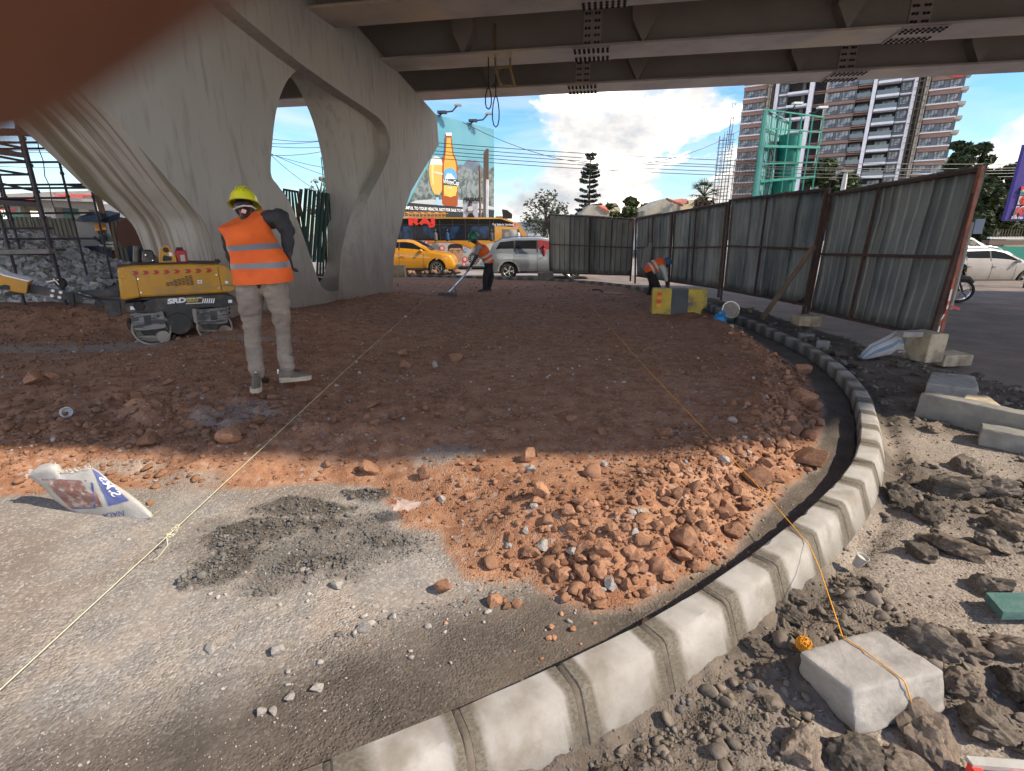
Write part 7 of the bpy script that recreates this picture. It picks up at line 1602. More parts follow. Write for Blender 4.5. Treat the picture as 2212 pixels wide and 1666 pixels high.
# scaffold
gl('scaf', (.035, .035, .055), (.06, .045, .05), 5, .55, metal=.3)
scf = thing('scaffold_tower', at(*P8(560, 1600), 11), 'dark tubular scaffold tower rising past the brick pile at the left edge', 'scaffold'); scf.location.z = .2; CO = Vector(scf.location)
def sp8(zx, zy, Y=11.): return at(*P8(zx, zy), Y)-CO
def stube(a, b, r=.026, Y=11., Y2=None, nm='tube', caps=True): mb = MB(); mb.tube([sp8(*a, Y), sp8(*b, Y2 or Y)], r, 8); return mb.build(nm, M['scaf'], scf, smooth=True)
def vtube(zx, zt_, zbm, Y, r=.027):    # a true upright through a picture point
    p = sp8(zx, (zt_+zbm)/2, Y); z1 = sp8(zx, zt_, Y).z; z0_ = 0; mb = MB(); mb.tube([(p.x, p.y, z0_), (p.x, p.y, z1)], r, 8)
    for k in range(int(z1/.5)): mb.tube([(p.x, p.y, .3+k*.5), (p.x, p.y, .36+k*.5)], r*1.55, 8)
    return mb.build('upright', M['scaf'], scf, smooth=True)
vtube(395, -40, 1600, 11., .038); vtube(330, -40, 1300, 12.6, .027); vtube(690, 290, 1050, 12.4, .026); vtube(60, 560, 1100, 12.6, .027); vtube(-110, -200, 1500, 11., .030); vtube(1005, 660, 1030, 12.6, .026); vtube(15, 560, 1000, 13.2, .024); vtube(-250, -40, 1300, 12.6, .027)
for zy, Y, x1 in ((235, 11, 560), (300, 11.6, 610), (445, 11, 790), (580, 11.2, 330), (685, 11.6, 960), (722, 11, 970), (830, 11, 700), (990, 11.6, 1000), (1265, 11.4, 1040), (1155, 11, 560), (150, 11.2, 430), (95, 11.8, 400), (1385, 11, 700), (1430, 11, 580)):
    stube((-400, zy+8), (x1, zy), .022, Y, nm='ledger')
for a, b in (((-300, 190), (262, 300)), ((-300, 240), (300, 375)), ((-100, 370), (300, 445)), ((0, 535), (330, 585)), ((620, 390), (740, 415)), ((30, 680), (400, 760)), ((690, 685), (980, 725)), ((-100, 830), (420, 870))):
    stube(a, b, .024, 11.2, nm='diagonal')
for a, b in (((-300, 300), (300, 380)), ((-300, 860), (430, 905)), ((-300, 105), (420, 150))):
    mb = MB(); mb.bar(sp8(*a), sp8(*b), .06, .10); mb.build('board', M['scaf'], scf)
mb = MB(); mb.bar(sp8(-50, 1410, 10.6), sp8(560, 1400, 10.6), .16, .09); mb.build('plank', M['block_dark'], scf)
mb = MB(); mb.tube([sp8(400, 160, 11.8), sp8(412, 300, 11.8), sp8(465, 440, 11.8), sp8(480, 600, 11.8), sp8(530, 700, 11.8), sp8(555, 870, 11.8), sp8(610, 1010, 11.8)], .010, 5); tag(mb.build('hanging_cable', M['black'], None, smooth=True), 'thin wavy cable hanging between the scaffold uprights', 'cable').location = CO
# makeshift shade roof on poles with meter box
shd = thing('shade_roof', at(*P8(1000, 1400), 15.8), 'ragged dark sheet roof on poles above the orange-helmeted worker', 'shelter'); shd.location.z = .1; HO = Vector(shd.location); h8 = lambda zx, zy, Y=15.8: at(*P8(zx, zy), Y)-HO
mb = MB(); A = [h8(805, 1080, 15.2), h8(850, 1030, 15.4), h8(940, 1000, 15.6), h8(1060, 1008, 15.6), h8(1160, 1030, 15.4), h8(1150, 1100, 15.1), h8(1040, 1075, 15.0), h8(900, 1090, 14.9)]; mb.add(A+[p+Vector((0, .5, .12)) for p in A], [tuple(range(8)), tuple(range(15, 7, -1))]+[(i, (i+1) % 8, (i+1) % 8+8, i+8) for i in range(8)]); mb.build('roof_sheet', M['black'], shd)
for a, b in (((860, 1090), (900, 1420)), ((1010, 680), (1100, 1000)), ((1170, 1060), (1240, 1560)), ((900, 1100), (990, 1500))): mb = MB(); mb.bar(h8(*a), h8(*b), .13, .1); mb.build('pole', M['plank'], shd)
mb = MB(); a = h8(1000, 1205, 15.6); mb.box(a, (.95, .12, 1.0)); mb.build('panel_board', M['grey'], shd)
# barrels and litter by the pile
for zx, lb in ((1010, 'dark blue drum standing by the shelter poles'), (1465, 'dark blue drum standing behind the roller exhaust')):
    p = at(*P8(zx, 1420), 14.6); t = thing('drum', (p.x, 14.6, .12), lb, 'drum'); mb = MB(); h_ = at(*P8(zx, 1345), 14.6).z-.12; mb.lathe([(0, 0), (.2, 0), (.21, .02), (.2, h_*.33), (.215, h_*.35), (.2, h_*.37), (.2, h_*.66), (.215, h_*.68), (.2, h_*.7), (.2, h_-.02), (.17, h_), (0, h_)], (0, 0, 0), 'Z', 18); mb.build('shell', M['denim'], t, smooth=True, angle=40)
rd_ = at(*P8(1405, 1230), 18.8); mb = MB(); mb.lathe([(0, 0), (.55, 0), (.55, .04), (0, .04)], rd_, 'Y', 22); t = tag(mb.build('round_disc', mat('disc', (.10, .035, .025), rough=.7), None), 'dark red round disc hung on the left hoarding', 'disc')
# filling station
YS = 36.
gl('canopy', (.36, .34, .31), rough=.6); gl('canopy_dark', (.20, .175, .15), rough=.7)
fs = thing('filling_station', at(*P8(500, 1030), YS), 'filling station canopy with red lettering and red stripe beyond the hoarding', 'filling station'); fs.location.z = -.1; SO_ = Vector(fs.location); s8 = lambda zx, zy, Y=YS: at(*P8(zx, zy), Y)-SO_
def sprism(name, pts, y0, y1, m): mb = MB(); P = [s8(*p) for p in pts]; n = len(P); mb.add([p+Vector((0, y0, 0)) for p in P]+[p+Vector((0, y1, 0)) for p in P], [tuple(range(n)), tuple(range(2*n-1, n-1, -1))]+[(i, (i+1) % n, (i+1) % n+n, i+n) for i in range(n)]); return mb.build(name, M[m], fs)
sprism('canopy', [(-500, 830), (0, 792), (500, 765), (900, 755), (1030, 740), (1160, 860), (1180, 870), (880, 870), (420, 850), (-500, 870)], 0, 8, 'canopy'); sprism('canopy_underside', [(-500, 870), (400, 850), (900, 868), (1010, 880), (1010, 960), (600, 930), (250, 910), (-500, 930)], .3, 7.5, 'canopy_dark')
sprism('red_stripe', [(900, 795), (1100, 800), (1130, 828), (905, 812)], -.06, 0, 'text_red'); sprism('red_stripe', [(-500, 875), (0, 850), (380, 842), (300, 860), (0, 868), (-500, 895)], -.06, 0, 'text_red')
textobj('TotalEnergies', .46, M['text_red'], s8(585, 808)+Vector((0, -.1, 0)), (PI/2, -.01, 0), 'lettering', fs, sx=.80, offset=.008)
for zx in (560, 205, 930): mb = MB(); a = s8(zx, 920, YS+1); mb.box((a.x, 1, a.z/2), (.7, .7, a.z)); mb.build('column', M['canopy'], fs)
sprism('kiosk', [(600, 945), (930, 965), (1000, 1000), (1000, 1060), (600, 1060)], 3, 6, 'wallwhite'); sprism('kiosk', [(240, 920), (515, 935), (520, 1060), (240, 1060)], 3, 6, 'tealsheet'); sprism('yellow_fascia', [(-300, 905), (240, 915), (240, 950), (-300, 945)], 1, 2, 'timber')
textobj('PHARMACY', .44, mat('signgreen', (.02, .28, .14), rough=.5), s8(-170, 1008)+Vector((0, .5, 0)), (PI/2, 0, 0), 'lettering', fs, offset=.02); textobj('START', .42, M['text_red'], s8(-90, 968)+Vector((0, .5, 0)), (PI/2, 0, 0), 'lettering', fs, offset=.01)
# grey corrugated building with awnings at right of the canopy
b9 = thing('building', at(*P8(1150, 1000), 34), 'pale building with louvred white front beside the filling station', 'building'); b9.location.z = -.1; O9 = Vector(b9.location)
mb = MB(); a = at(*P8(1060, 870), 34)-O9; b = at(*P8(1420, 1060), 34)-O9; mb.box(((a.x+b.x)/2, 2, a.z/2), (b.x-a.x, 4, a.z)); mb.build('wall', M['wallwhite'], b9)
for k in range(6): mb = MB(); z = at(*P8(1060, 905+k*24), 33.9).z-O9.z; mb.box(((a.x+b.x)/2, -.1, z), (b.x-a.x, .2, .12)); mb.build('louvre', M['grey'], b9)
# ================================================================== NEAR OBJECTS
gl('slabconc', (.285, .268, .245), (.355, .335, .31), 7, .88, bump=.7, bscale=42, dist=.006, c3=(.20, .178, .148), s3=4); gl('oldconc', (.19, .185, .165), (.26, .25, .218), 5, .9, bump=.5, bscale=35, dist=.01, c3=(.17, .165, .15), s3=3); gl('tanconc', (.50, .42, .29), (.38, .31, .21), 5, .9, bump=.5, bscale=30, dist=.01, c3=(.20, .16, .12), s3=2.4)
def chipped(name, corners, m, label, cat, cuts=5, seed=1, amp=.006, group=None, bev=.012):
    """a block from 8 corner points (bottom 4, top 4, same order), subdivided, edges chipped"""
    c = sum((Vector(p) for p in corners), Vector())/8; base = Vector((c.x, c.y, min(p[2] for p in corners))); bm = bmesh.new()
    vs = [bm.verts.new(Vector(p)-base) for p in corners]
    for f in ((3, 2, 1, 0), (4, 5, 6, 7), (0, 1, 5, 4), (1, 2, 6, 5), (2, 3, 7, 6), (3, 0, 4, 7)): bm.faces.new([vs[i] for i in f])
    bmesh.ops.recalc_face_normals(bm, faces=bm.faces); bmesh.ops.bevel(bm, geom=bm.edges[:], offset=bev, segments=2, affect='EDGES', profile=.6)
    bmesh.ops.triangulate(bm, faces=bm.faces[:]); 
    for _ in range(cuts): 
        L = [e for e in bm.edges if e.calc_length() > .028]
        if not L or len(bm.faces) > 9000: break
        bmesh.ops.subdivide_edges(bm, edges=L, cuts=1, use_grid_fill=False); bmesh.ops.triangulate(bm, faces=[f for f in bm.faces if len(f.verts) > 3])
    bm.normal_update()
    for v in bm.verts:
        p = v.co+Vector((seed*3.1, 0, 0)); d = amp*mnoise.noise(p*16)+amp*.5*mnoise.noise(p*50)-amp*2.4*max(0, mnoise.noise(p*8)-.32); v.co += v.normal*d
    me = bpy.data.meshes.new(name); bm.to_mesh(me); bm.free(); me.materials.append(M[m]); me.polygons.foreach_set('use_smooth', [True]*len(me.polygons)); me.set_sharp_from_angle(angle=.8)
    o = link(name, me); o.location = base; return tag(o, label, cat, group)
# block the orange line is tied to
g0 = lambda x, y, z: gz(x, y, z)
D0 = g0(1848, 1592, .005); C0_ = g0(2047, 1537, .005); A0_ = g0(1724, 1453, .06); 
Dt = g0(1835, 1492, .125); Ct = g0(2041, 1451, .135); At = g0(1726, 1407, .15); Bt = g0(1893, 1360, .16)
Dt.x, Dt.y = D0.x+.005, D0.y+.03
B0_ = Vector((Bt.x+.02, Bt.y+.02, .0)); A0b = Vector((A0_.x, A0_.y, .0))
tb_ = g0(1839, 1492, .158); tc_ = g0(2040, 1449, .158); ta_ = g0(1726, 1406, .158); tbb = g0(1895, 1359, .158)
chipped('concrete_block', [D0, C0_, B0_, g0(1724, 1452, .02), tb_, tc_, tbb, ta_], 'slabconc', 'big pale broken concrete block wrapped by the orange line, bottom right', 'concrete block', 6, 1, .007, bev=.010)
def qblock(pts_bottom, pts_top, zb_, zt_, *a, **k): return chipped('concrete_block', [g0(x, y, zb_) for x, y in pts_bottom]+[g0(x, y, zt_) for x, y in pts_top], *a, **k)
def blockat(cx, cy, zb_, L, Wd, H_, ang, m, label, cat='concrete block', name='concrete_block', seed=1, batter=0.0, **k):
    c = gz(cx, cy, zb_); a = math.radians(ang); u = Vector((math.cos(a), math.sin(a), 0)); v = Vector((-u.y, u.x, 0)); P = []
    for z, g_ in ((0, 1), (H_, 1-batter)):
        for i, j in ((-1, -1), (1, -1), (1, 1), (-1, 1)): P.append(c+u*(i*L/2)+v*(j*Wd/2*g_)+Vector((0, 0, z)))
    return chipped(name, P, m, label, cat, seed=seed, **k)
# long kerbstone, the shorter one in front, upright one behind it (reference crop .443 from 3100,1250)
def pL(zx, zy): return ((3100+zx*.44304)/1.8445, (1250+zy*.44304)/1.8445)
def pgz(zx, zy, z): return gz(*pL(zx, zy), z)
qb = [pgz(1225, 925, .0), pgz(2290, 1195, .0)]; qt = [pgz(1290, 690, .22), pgz(2300, 930, .22)]
a, b = pgz(1222, 930, 0), pgz(2330, 1205, 0); u = (b-a).normalized(); v = Vector((-u.y, u.x, 0)); b = a+u*2.0
chipped('kerbstone', [a, b, b+v*.20, a+v*.20, a+v*.03+Vector((0, 0, .24)), b+v*.03+Vector((0, 0, .24)), b+v*.19+Vector((0, 0, .24)), a+v*.19+Vector((0, 0, .24))], 'oldconc', 'long weathered kerbstone lying across the rubble at the right edge', 'kerbstone', 5, 3, .008)
a, b = pgz(1790, 1185, 0), pgz(2500, 1330, 0); u = (b-a).normalized(); v = Vector((-u.y, u.x, 0)); b = a+u*1.2
chipped('kerbstone', [a, b, b+v*.22, a+v*.22, a+v*.02+Vector((.0, 0, .15)), b+v*.02+Vector((0, 0, .15)), b+v*.20+Vector((0, 0, .15)), a+v*.20+Vector((0, 0, .15))], 'oldconc', 'shorter kerbstone with sawn end lying in front of the long one', 'kerbstone', 5, 5, .008)
a, b = pgz(1305, 760, .02), pgz(1625, 800, .02); u = (b-a).normalized(); v = Vector((-u.y*.9+u.x*.25, u.x, 0)).normalized()
L_ = .62; top = Vector((0, 0, .17)); chipped('concrete_block', [a, a+u*.42, a+u*.44+v*L_, a+u*.06+v*L_, a+top, a+u*.42+top, a+u*.44+v*L_+top, a+u*.06+v*L_+top], 'slabconc', 'flat-topped concrete block butted behind the long kerbstone', 'concrete block', 5, 7, .006)
a = pgz(1900, 740, .02); chipped('concrete_block', [pgz(1650, 800, .15), pgz(2050, 870, .15), pgz(1880, 745, .15), pgz(1690, 725, .15), pgz(1650, 800, .23), pgz(2050, 868, .23), pgz(1880, 735, .23), pgz(1690, 720, .23)], 'tanconc', 'broken pale slab wedged behind the long kerbstone', 'concrete block', 4, 8, .006)
# footing block carrying the rusty end post, paver on top
a = pgz(1180, 395, .0); b = pgz(1360, 440, .0); c = pgz(1400, 400, 0)
blockat(*pL(1290, 415), .0, .30, .34, .40, 12, 'tanconc', 'tan timber-grained footing block under the end of the fence', seed=9)
p = gz(*pL(1178, 205), .40); chipped('paving_block', [p+Vector((x*.13, y*.065, z)) for z in (0, .07) for x, y in ((-1, -1), (1, -1), (1, 1), (-1, 1))], 'slabconc', 'single grey paver resting on the footing block at the fence end', 'paving block', 4, 2, .003, bev=.006)
blockat(*pL(1520, 450), -.08, .46, .30, .16, 8, 'tanconc', 'low crumbling tan footing beside the end post', seed=10)
blockat(1739, 703, .0, .42, .30, .20, 0, 'tanconc', 'tan footing block under the fence post behind the kerb', seed=11)
blockat(*pL(245, 235), .0, .24, .14, .11, -20, 'oldconc', 'brown-grey half block lying just outside the kerb', seed=12); blockat(*pL(395, 320), .0, .16, .14, .13, -40, 'slabconc', 'small pale block touching the outside of the kerb', seed=13)
blockat(1178, 612, .0, .55, .30, .40, 0, 'oldconc', 'dark square footing under the left post of the far fence panel', seed=14); blockat(864, 603, .1, .42, .3, .5, 0, 'tanconc', 'upright concrete stub at the foot of the pier', seed=15)
# striped barrier block: concave sided concrete
def pB(zx, zy): return ((2560+zx*.22604)/1.8445, (1120+zy*.22604)/1.8445)
gl('st_yellow', (.50, .36, .04), (.42, .30, .045), 4, .7, bump=.25, bscale=30, c3=(.12, .10, .07), s3=3.2); gl('st_black', (.045, .055, .06), (.07, .075, .075), 4, .7, bump=.25, bscale=30)
bz = .16; A = gz(*pB(165, 600), bz); Bq = gz(*pB(960, 625), bz); Hb = at(*pB(190, 150), A.y).z-bz
bar = thing('barrier_block', A, 'yellow and black striped concrete barrier block beside the stooping worker', 'barrier'); ux = Vector((Bq.x+.18-A.x, Bq.y-A.y, 0)); Lb = ux.length; bar.rotation_euler = (0, 0, math.atan2(ux.y, ux.x))
prof = [(0, 0), (0, .10), (.02, .22), (.07, .40), (.10, .62), (.11, .86), (.13, 1.0), (.42, 1.0), (.45, .86), (.50, .4), (.55, .1), (.55, 0)]
cuts_ = [0, .345, .655, 1.0]
for i in range(3):
    mb = MB(); rings = []; n_ = 10
    for j in range(n_+1):
        f = cuts_[i]+(cuts_[i+1]-cuts_[i])*j/n_; ring = []
        for y_, z_ in prof:
            yy = y_*.9; zz_ = z_*Hb; dx = 0
            if i == 2 and j >= n_-3: dx = -(.10 if z_ < .25 else 0)*(j-n_+4)/4
            q = Vector((f*Lb+dx, yy, zz_)); q += Vector((.003, .008, .006))*mnoise.noise(q*6); ring.append(q)
        rings.append(ring)
    mb.loft(rings); mb.build('stripe', M['st_black' if i == 1 else 'st_yellow'], bar, smooth=True, angle=35)
for k in range(4): mb = MB(); z = .16+.075*k; mb.add([(.075, -.004+.03*(z > .2), z), (.155, -.004+.03*(z > .2), z), (.155, .02, z+.07), (.115, .015, z+.05), (.075, .02, z+.07)], [(0, 1, 2, 3, 4)]); mb.build('reflector', M['text_red'] if k % 2 else mat('amber%d' % k, (.8, .35, .02), rough=.4), bar)
# bucket, blue jug, lid, hoop, pale lumps
def bk(zx, zy, z=.12): return gz(*pB(zx, zy), z)
gl('bucket', (.55, .50, .42), (.48, .43, .36), 5, .5); gl('mortar_in', (.30, .27, .23), (.24, .21, .18), 8, .9)
p = bk(1440, 700, .10); t = thing('bucket', p, 'beige plastic bucket tipped toward the camera beside the striped barrier', 'bucket'); Rm = Matrix.Rotation(math.radians(62), 3, 'X'); mb = MB(); mb.lathe([(0, 0), (.115, 0), (.148, .26), (.155, .262), (.155, .275), (.146, .276)], (0, 0, .12), 'Z', 28, M=Rm); mb.build('shell', M['bucket'], t, smooth=True, angle=40)
mb = MB(); mb.lathe([(0, .20), (.138, .20)], (0, 0, .12), 'Z', 28, M=Rm); mb.build('mortar_filling', M['mortar_in'], t); mb = MB(); mb.lathe([(.158, .255), (.162, .262), (.158, .27)], (0, 0, .12), 'Z', 28, M=Rm); mb.build('rim', M['white'], t, smooth=True)
hk = [Rm @ Vector((.16*math.cos(a), .16*math.sin(a)*.9, .265+.03*math.sin(a)))+Vector((0, 0, .125)) for a in [PI*k/14 for k in range(15)]]; mb = MB(); mb.tube(hk, .004, 5); mb.build('handle', M['chrome'], t)
p = bk(1350, 790, .12); t = thing('jug', p, 'bright blue plastic jug leaning in front of the beige bucket', 'jug'); mb = MB(); mb.lathe([(0, 0), (.10, 0), (.125, .03), (.12, .14), (.085, .20), (.05, .215), (.05, .245), (0, .245)], (0, 0, 0), 'Z', 20); mb.build('body', mat('jugblue', (.01, .18, .42), rough=.4), t, smooth=True, angle=40).scale = (1, .8, 1); mb = MB(); mb.tube([(.0, 0, .23), (.03, 0, .27), (.06, 0, .25), (.08, 0, .20)], .012, 6); mb.build('grip', mat('jugblue2', (.01, .15, .36), rough=.4), t)
p = bk(1180, 720, .15); mb = MB(); mb.lathe([(0, 0), (.17, 0), (.175, .01), (.17, .02), (0, .015)], p, 'Z', 22, M=Matrix.Rotation(.15, 3, 'X')); tag(mb.build('lid', mat('lidblue', (.22, .24, .42), rough=.5), smooth=True, angle=40), 'pale violet plastic lid lying left of the blue jug', 'lid')
mb = MB(); c = bk(1620, 850, .10); mb.tube([c+Vector((.14*math.cos(a), .11*math.sin(a), .02+.01*math.sin(2*a))) for a in [PI*2*k/22-2.6 for k in range(20)]], .005, 6); tag(mb.build('wire_hoop', M['grey'], smooth=True), 'thin grey wire hoop lying on the dark mortar bed', 'wire')
mb = MB(); c = bk(1130, 790, .12); mb.box(c+Vector((0, 0, .03)), (.3, .14, .05), M=Matrix.Rotation(.3, 3, 'Z'), ch=.02); tag(mb.build('bag', M['denim']), 'dark blue bundle on the stones next to the striped barrier', 'bag')
# tan cloth hung on the fence
mb = MB(); Yc_ = 17.0; P = [at(*P7(1085, 480), Yc_), at(*P7(1102, 485), Yc_), at(*P7(1098, 530), Yc_), at(*P7(1085, 620), Yc_), at(*P7(1060, 700), Yc_), at(*P7(1030, 720), Yc_), at(*P7(1008, 690), Yc_), at(*P7(1025, 620), Yc_), at(*P7(1038, 530), Yc_), at(*P7(1070, 515), Yc_)]; mb.add(P+[p+Vector((0, .05, 0)) for p in P], [tuple(range(10)), tuple(range(19, 9, -1))]+[(i, (i+1) % 10, (i+1) % 10+10, i+10) for i in range(10)]); tag(mb.build('cloth', M['shirt_grey']), 'grey-brown cloth hanging from the fence upright behind the stooping worker', 'cloth')
# trowel on the soil
t = thing('trowel', gz(*P7(765, 930), .17), 'grey steel float lying on the soil left of the stooping worker', 'trowel', rz=-.5); mb = MB(); mb.box((0, 0, .02), (.55, .10, .02)); mb.build('blade', M['grey'], t); mb = MB(); mb.tube([(-.3, 0, .03), (-.45, .05, .08), (-.62, .05, .07)], .02, 6); mb.build('handle', M['black'], t)
# ---- white printed sack (reference crop .25316 from 80,1820)
def pS(zx, zy): return ((80+zx*.25316)/1.8445, (1820+zy*.25316)/1.8445)
gl('sackw', (.37, .355, .325), (.44, .425, .395), 8, .7, bump=.5, bscale=60, dist=.004, c3=(.36, .33, .285), s3=3)
gl('print_blue', (.075, .10, .27), (.11, .14, .31), 9, .7, lo=.3, hi=.8); gl('print_red', (.20, .09, .07), (.27, .16, .135), 14, .7, lo=.4, hi=.6, c3=(.58, .50, .45), s3=12)
gb = gz(*pS(1900, 1010), .07); sk = thing('sack', gb, 'crumpled white woven sack with blue and red print lying on grey gravel', 'sack'); KO2 = Vector(gb)
# ground line and depth for every point of the sack outline
def sackpt(zx, zy):
    gx = interp([(0, .30), (350, .30), (700, .20), (1100, .08), (1500, .02), (2070, .0)], zx)
    Yk = gb.y+.13*(1-zx/2070.)+.05; return at(*pS(zx, zy), Yk)
rows = []
topE = [(140, 285), (220, 190), (330, 130), (450, 108), (580, 130), (640, 250), (760, 250), (900, 235), (1010, 205), (1130, 185), (1230, 250), (1400, 400), (1560, 500), (1680, 575), (1850, 710), (1990, 840), (2050, 900), (2066, 960)]
botE = [(160, 330), (215, 380), (300, 440), (370, 480), (430, 560), (540, 680), (650, 760), (760, 830), (880, 890), (980, 930), (1080, 955), (1200, 985), (1330, 1015), (1450, 1035), (1600, 1050), (1720, 1058), (1880, 1020), (2040, 975)]
NR_ = 13; fr = []; bk_ = []
for (a, b) in zip(topE, botE):
    colf = []; colb = []
    for j in range(NR_):
        f = j/(NR_-1); zx = a[0]+(b[0]-a[0])*f; zy = a[1]+(b[1]-a[1])*f; p = sackpt(zx, zy); bul = math.sin(PI*f)**.7
        wr_ = .022*mnoise.noise(Vector((zx*.004, zy*.008, 1)))+.010*mnoise.noise(Vector((zx*.014, zy*.02, 5))); d = .055*bul*(.4+.6*min(1, (2066-a[0])/700)); dirv = (p-Vector((0, 0, CAM_H))).normalized()
        colf.append(p-dirv*(d+wr_*bul)); colb.append(p+Vector((0, 1, 0))*(d*.9+.01)-Vector((0, 0, .0)))
    fr.append(colf); bk_.append(colb)
n0 = len(fr); mb = MB(); vs = [p-KO2 for c in fr for p in c]+[p-KO2 for c in bk_ for p in c]; off_ = n0*NR_
fs = [(i*NR_+j, (i+1)*NR_+j, (i+1)*NR_+j+1, i*NR_+j+1) for i in range(n0-1) for j in range(NR_-1)]+[(off_+i*NR_+j, off_+i*NR_+j+1, off_+(i+1)*NR_+j+1, off_+(i+1)*NR_+j) for i in range(n0-1) for j in range(NR_-1)]
for i in range(n0-1):
    for j in (0, NR_-1): fs.append((i*NR_+j, (i+1)*NR_+j, off_+(i+1)*NR_+j, off_+i*NR_+j))
for i in (0, n0-1):
    for j in range(NR_-1): fs.append((i*NR_+j, i*NR_+j+1, off_+i*NR_+j+1, off_+i*NR_+j))
mb.add(vs, fs); sack_o = mb.build('cloth', M['sackw'], sk, smooth=True, angle=70)
from mathutils.bvhtree import BVHTree
def onsack(poly, bvh, ox, oy, nx=1):
    out = []
    for zx, zy in poly:
        r = ray(*pS(zx, zy)).normalized(); h_ = bvh.ray_cast(Vector((0, 0, CAM_H))-KO2, r)
        out.append((h_[0]-r*.004) if h_[0] else None)
    return out
bvh = BVHTree.FromPolygons([v.co.copy() for v in sack_o.data.vertices], [tuple(p.vertices) for p in sack_o.data.polygons])
def decal(name, quad, m, nx=14, ny=10, mask=None):
    """a printed patch draped on the sack cloth"""
    a, b, c, d = [Vector(q) for q in quad]; mb = MB(); vs = []; ok = []
    for j in range(ny+1):
        for i in range(nx+1):
            u_, v_ = i/nx, j/ny; q = (a*(1-u_)+b*u_)*(1-v_)+(d*(1-u_)+c*u_)*v_; h_ = onsack([(q.x, q.y)], bvh, 0, 0)[0]; ok.append(h_ is not None); vs.append(h_ or Vector())
    fs = []
    for j in range(ny):
        for i in range(nx):
            idx_ = (j*(nx+1)+i, j*(nx+1)+i+1, (j+1)*(nx+1)+i+1, (j+1)*(nx+1)+i)
            if all(ok[q] for q in idx_) and (mask is None or mask((i+.5)/nx, (j+.5)/ny)): fs.append(idx_)
    mb.add(vs, fs); return mb.build(name, m, sk, smooth=True, fix=False)
decal('blue_print', [(1130, 190), (1240, 255), (1715, 690), (1395, 775)], M['print_blue'], 16, 22, lambda u, v: True)
decal('red_print', [(320, 350), (1120, 385), (1290, 790), (800, 820)], M['print_red'], 20, 18, lambda u, v: mnoise.noise(Vector((u*4, v*4, 2)))+.35 > 0 and not (u > .80 and v < .35))
decal('blue_outline', [(1110, 400), (1150, 420), (1190, 790), (1150, 800)], M['print_blue'], 3, 12); decal('blue_outline', [(800, 805), (1180, 790), (1200, 815), (820, 830)], M['print_blue'], 12, 2); decal('blue_outline', [(300, 330), (700, 370), (1040, 372), (1040, 392)], M['print_blue'], 12, 2)
def sack_text(s, quad, m, nm='lettering'):
    o = textobj(s, 1.0, m, (0, 0, 0), (0, 0, 0), nm, None, ext=0.0, offset=.012); me = o.data
    xs_ = [v.co.x for v in me.vertices]; ys_ = [v.co.y for v in me.vertices]; x0, x1, y0, y1 = min(xs_), max(xs_), min(ys_), max(ys_); a, b, c, d = [Vector(q) for q in quad]; bad = False
    for v in me.vertices:
        u_ = (v.co.x-x0)/(x1-x0); w_ = 1-(v.co.y-y0)/(y1-y0); q = (a*(1-u_)+b*u_)*(1-w_)+(d*(1-u_)+c*u_)*w_; h_ = onsack([(q.x, q.y)], bvh, 0, 0)[0]
        v.co = (h_-ray(*pS(q.x, q.y)).normalized()*.003) if h_ else v.co*0+onsack([(1500, 600)], bvh, 0, 0)[0]
    o.parent = sk; return o
sack_text('SIMS', [(1610, 590), (1330, 270), (1250, 300), (1450, 640)][0:1]+[(1320, 300), (1230, 330), (1460, 640)], M['text_white'])
sack_text('NALA', [(1640, 935), (1300, 960), (1290, 905), (1625, 845)], M['print_blue'])
gl('frayed', (.66, .62, .56), rough=.8); mb = MB(); q = random.Random(4)
for k in range(90):
    f = q.random(); i = 0
    zx = 560+f*580; zy = interp([(560, 150), (640, 250), (760, 255), (900, 240), (1140, 188)], zx); p = sackpt(zx, zy+4)-KO2; mb.tube([p, p+Vector((q.uniform(-.012, .012), q.uniform(-.02, .01), q.uniform(.008, .034)))], .0013, 3)
for k in range(40): zx = 120+q.random()*90; zy = 340-(zx-120)*1.5; p = sackpt(zx+8, zy)-KO2; mb.tube([p, p+Vector((-q.uniform(.004, .02), -.005, q.uniform(0, .015)))], .0013, 3)
tag(mb.build('frayed_threads', M['frayed'], sk), kind='stuff')
# ---- blue striped sack by the footing
s2 = thing('sack', pgz(900, 410, .05), 'blue and white striped woven sack slumped by the footing block', 'sack'); O2 = Vector(s2.location); gl('sack2', (.44, .42, .40), (.36, .34, .33), 9, .8, bump=.4, bscale=50, dist=.004); gl('sack2b', (.12, .20, .31), (.16, .24, .34), 9, .8, bump=.4, bscale=50)
def s2p(zx, zy, d=0): 
    return at(*pL(zx, zy), O2.y+d)-O2
te = [(740, 390), (760, 350), (830, 280), (900, 245), (1000, 195), (1060, 155), (1075, 165)]; be = [(742, 408), (800, 412), (870, 400), (930, 385), (1010, 370), (1065, 325), (1130, 330)]
cl = []
for (a, b) in zip(te, be): cl.append([s2p(a[0]+(b[0]-a[0])*j/10, a[1]+(b[1]-a[1])*j/10, .10*(j/10)*0)-Vector((0, .05*math.sin(PI*j/10), 0))+Vector((0, .012, .008))*mnoise.noise(Vector((a[0]*.02, j*.8, 2))) for j in range(11)])
mb = MB(); back = [[p+Vector((0, .10*math.sin(PI*j/10)+.012, 0)) for j, p in enumerate(c)] for c in cl]; vs = [p for c in cl for p in c]+[p for c in back for p in c]; o_ = 77; n_ = 7
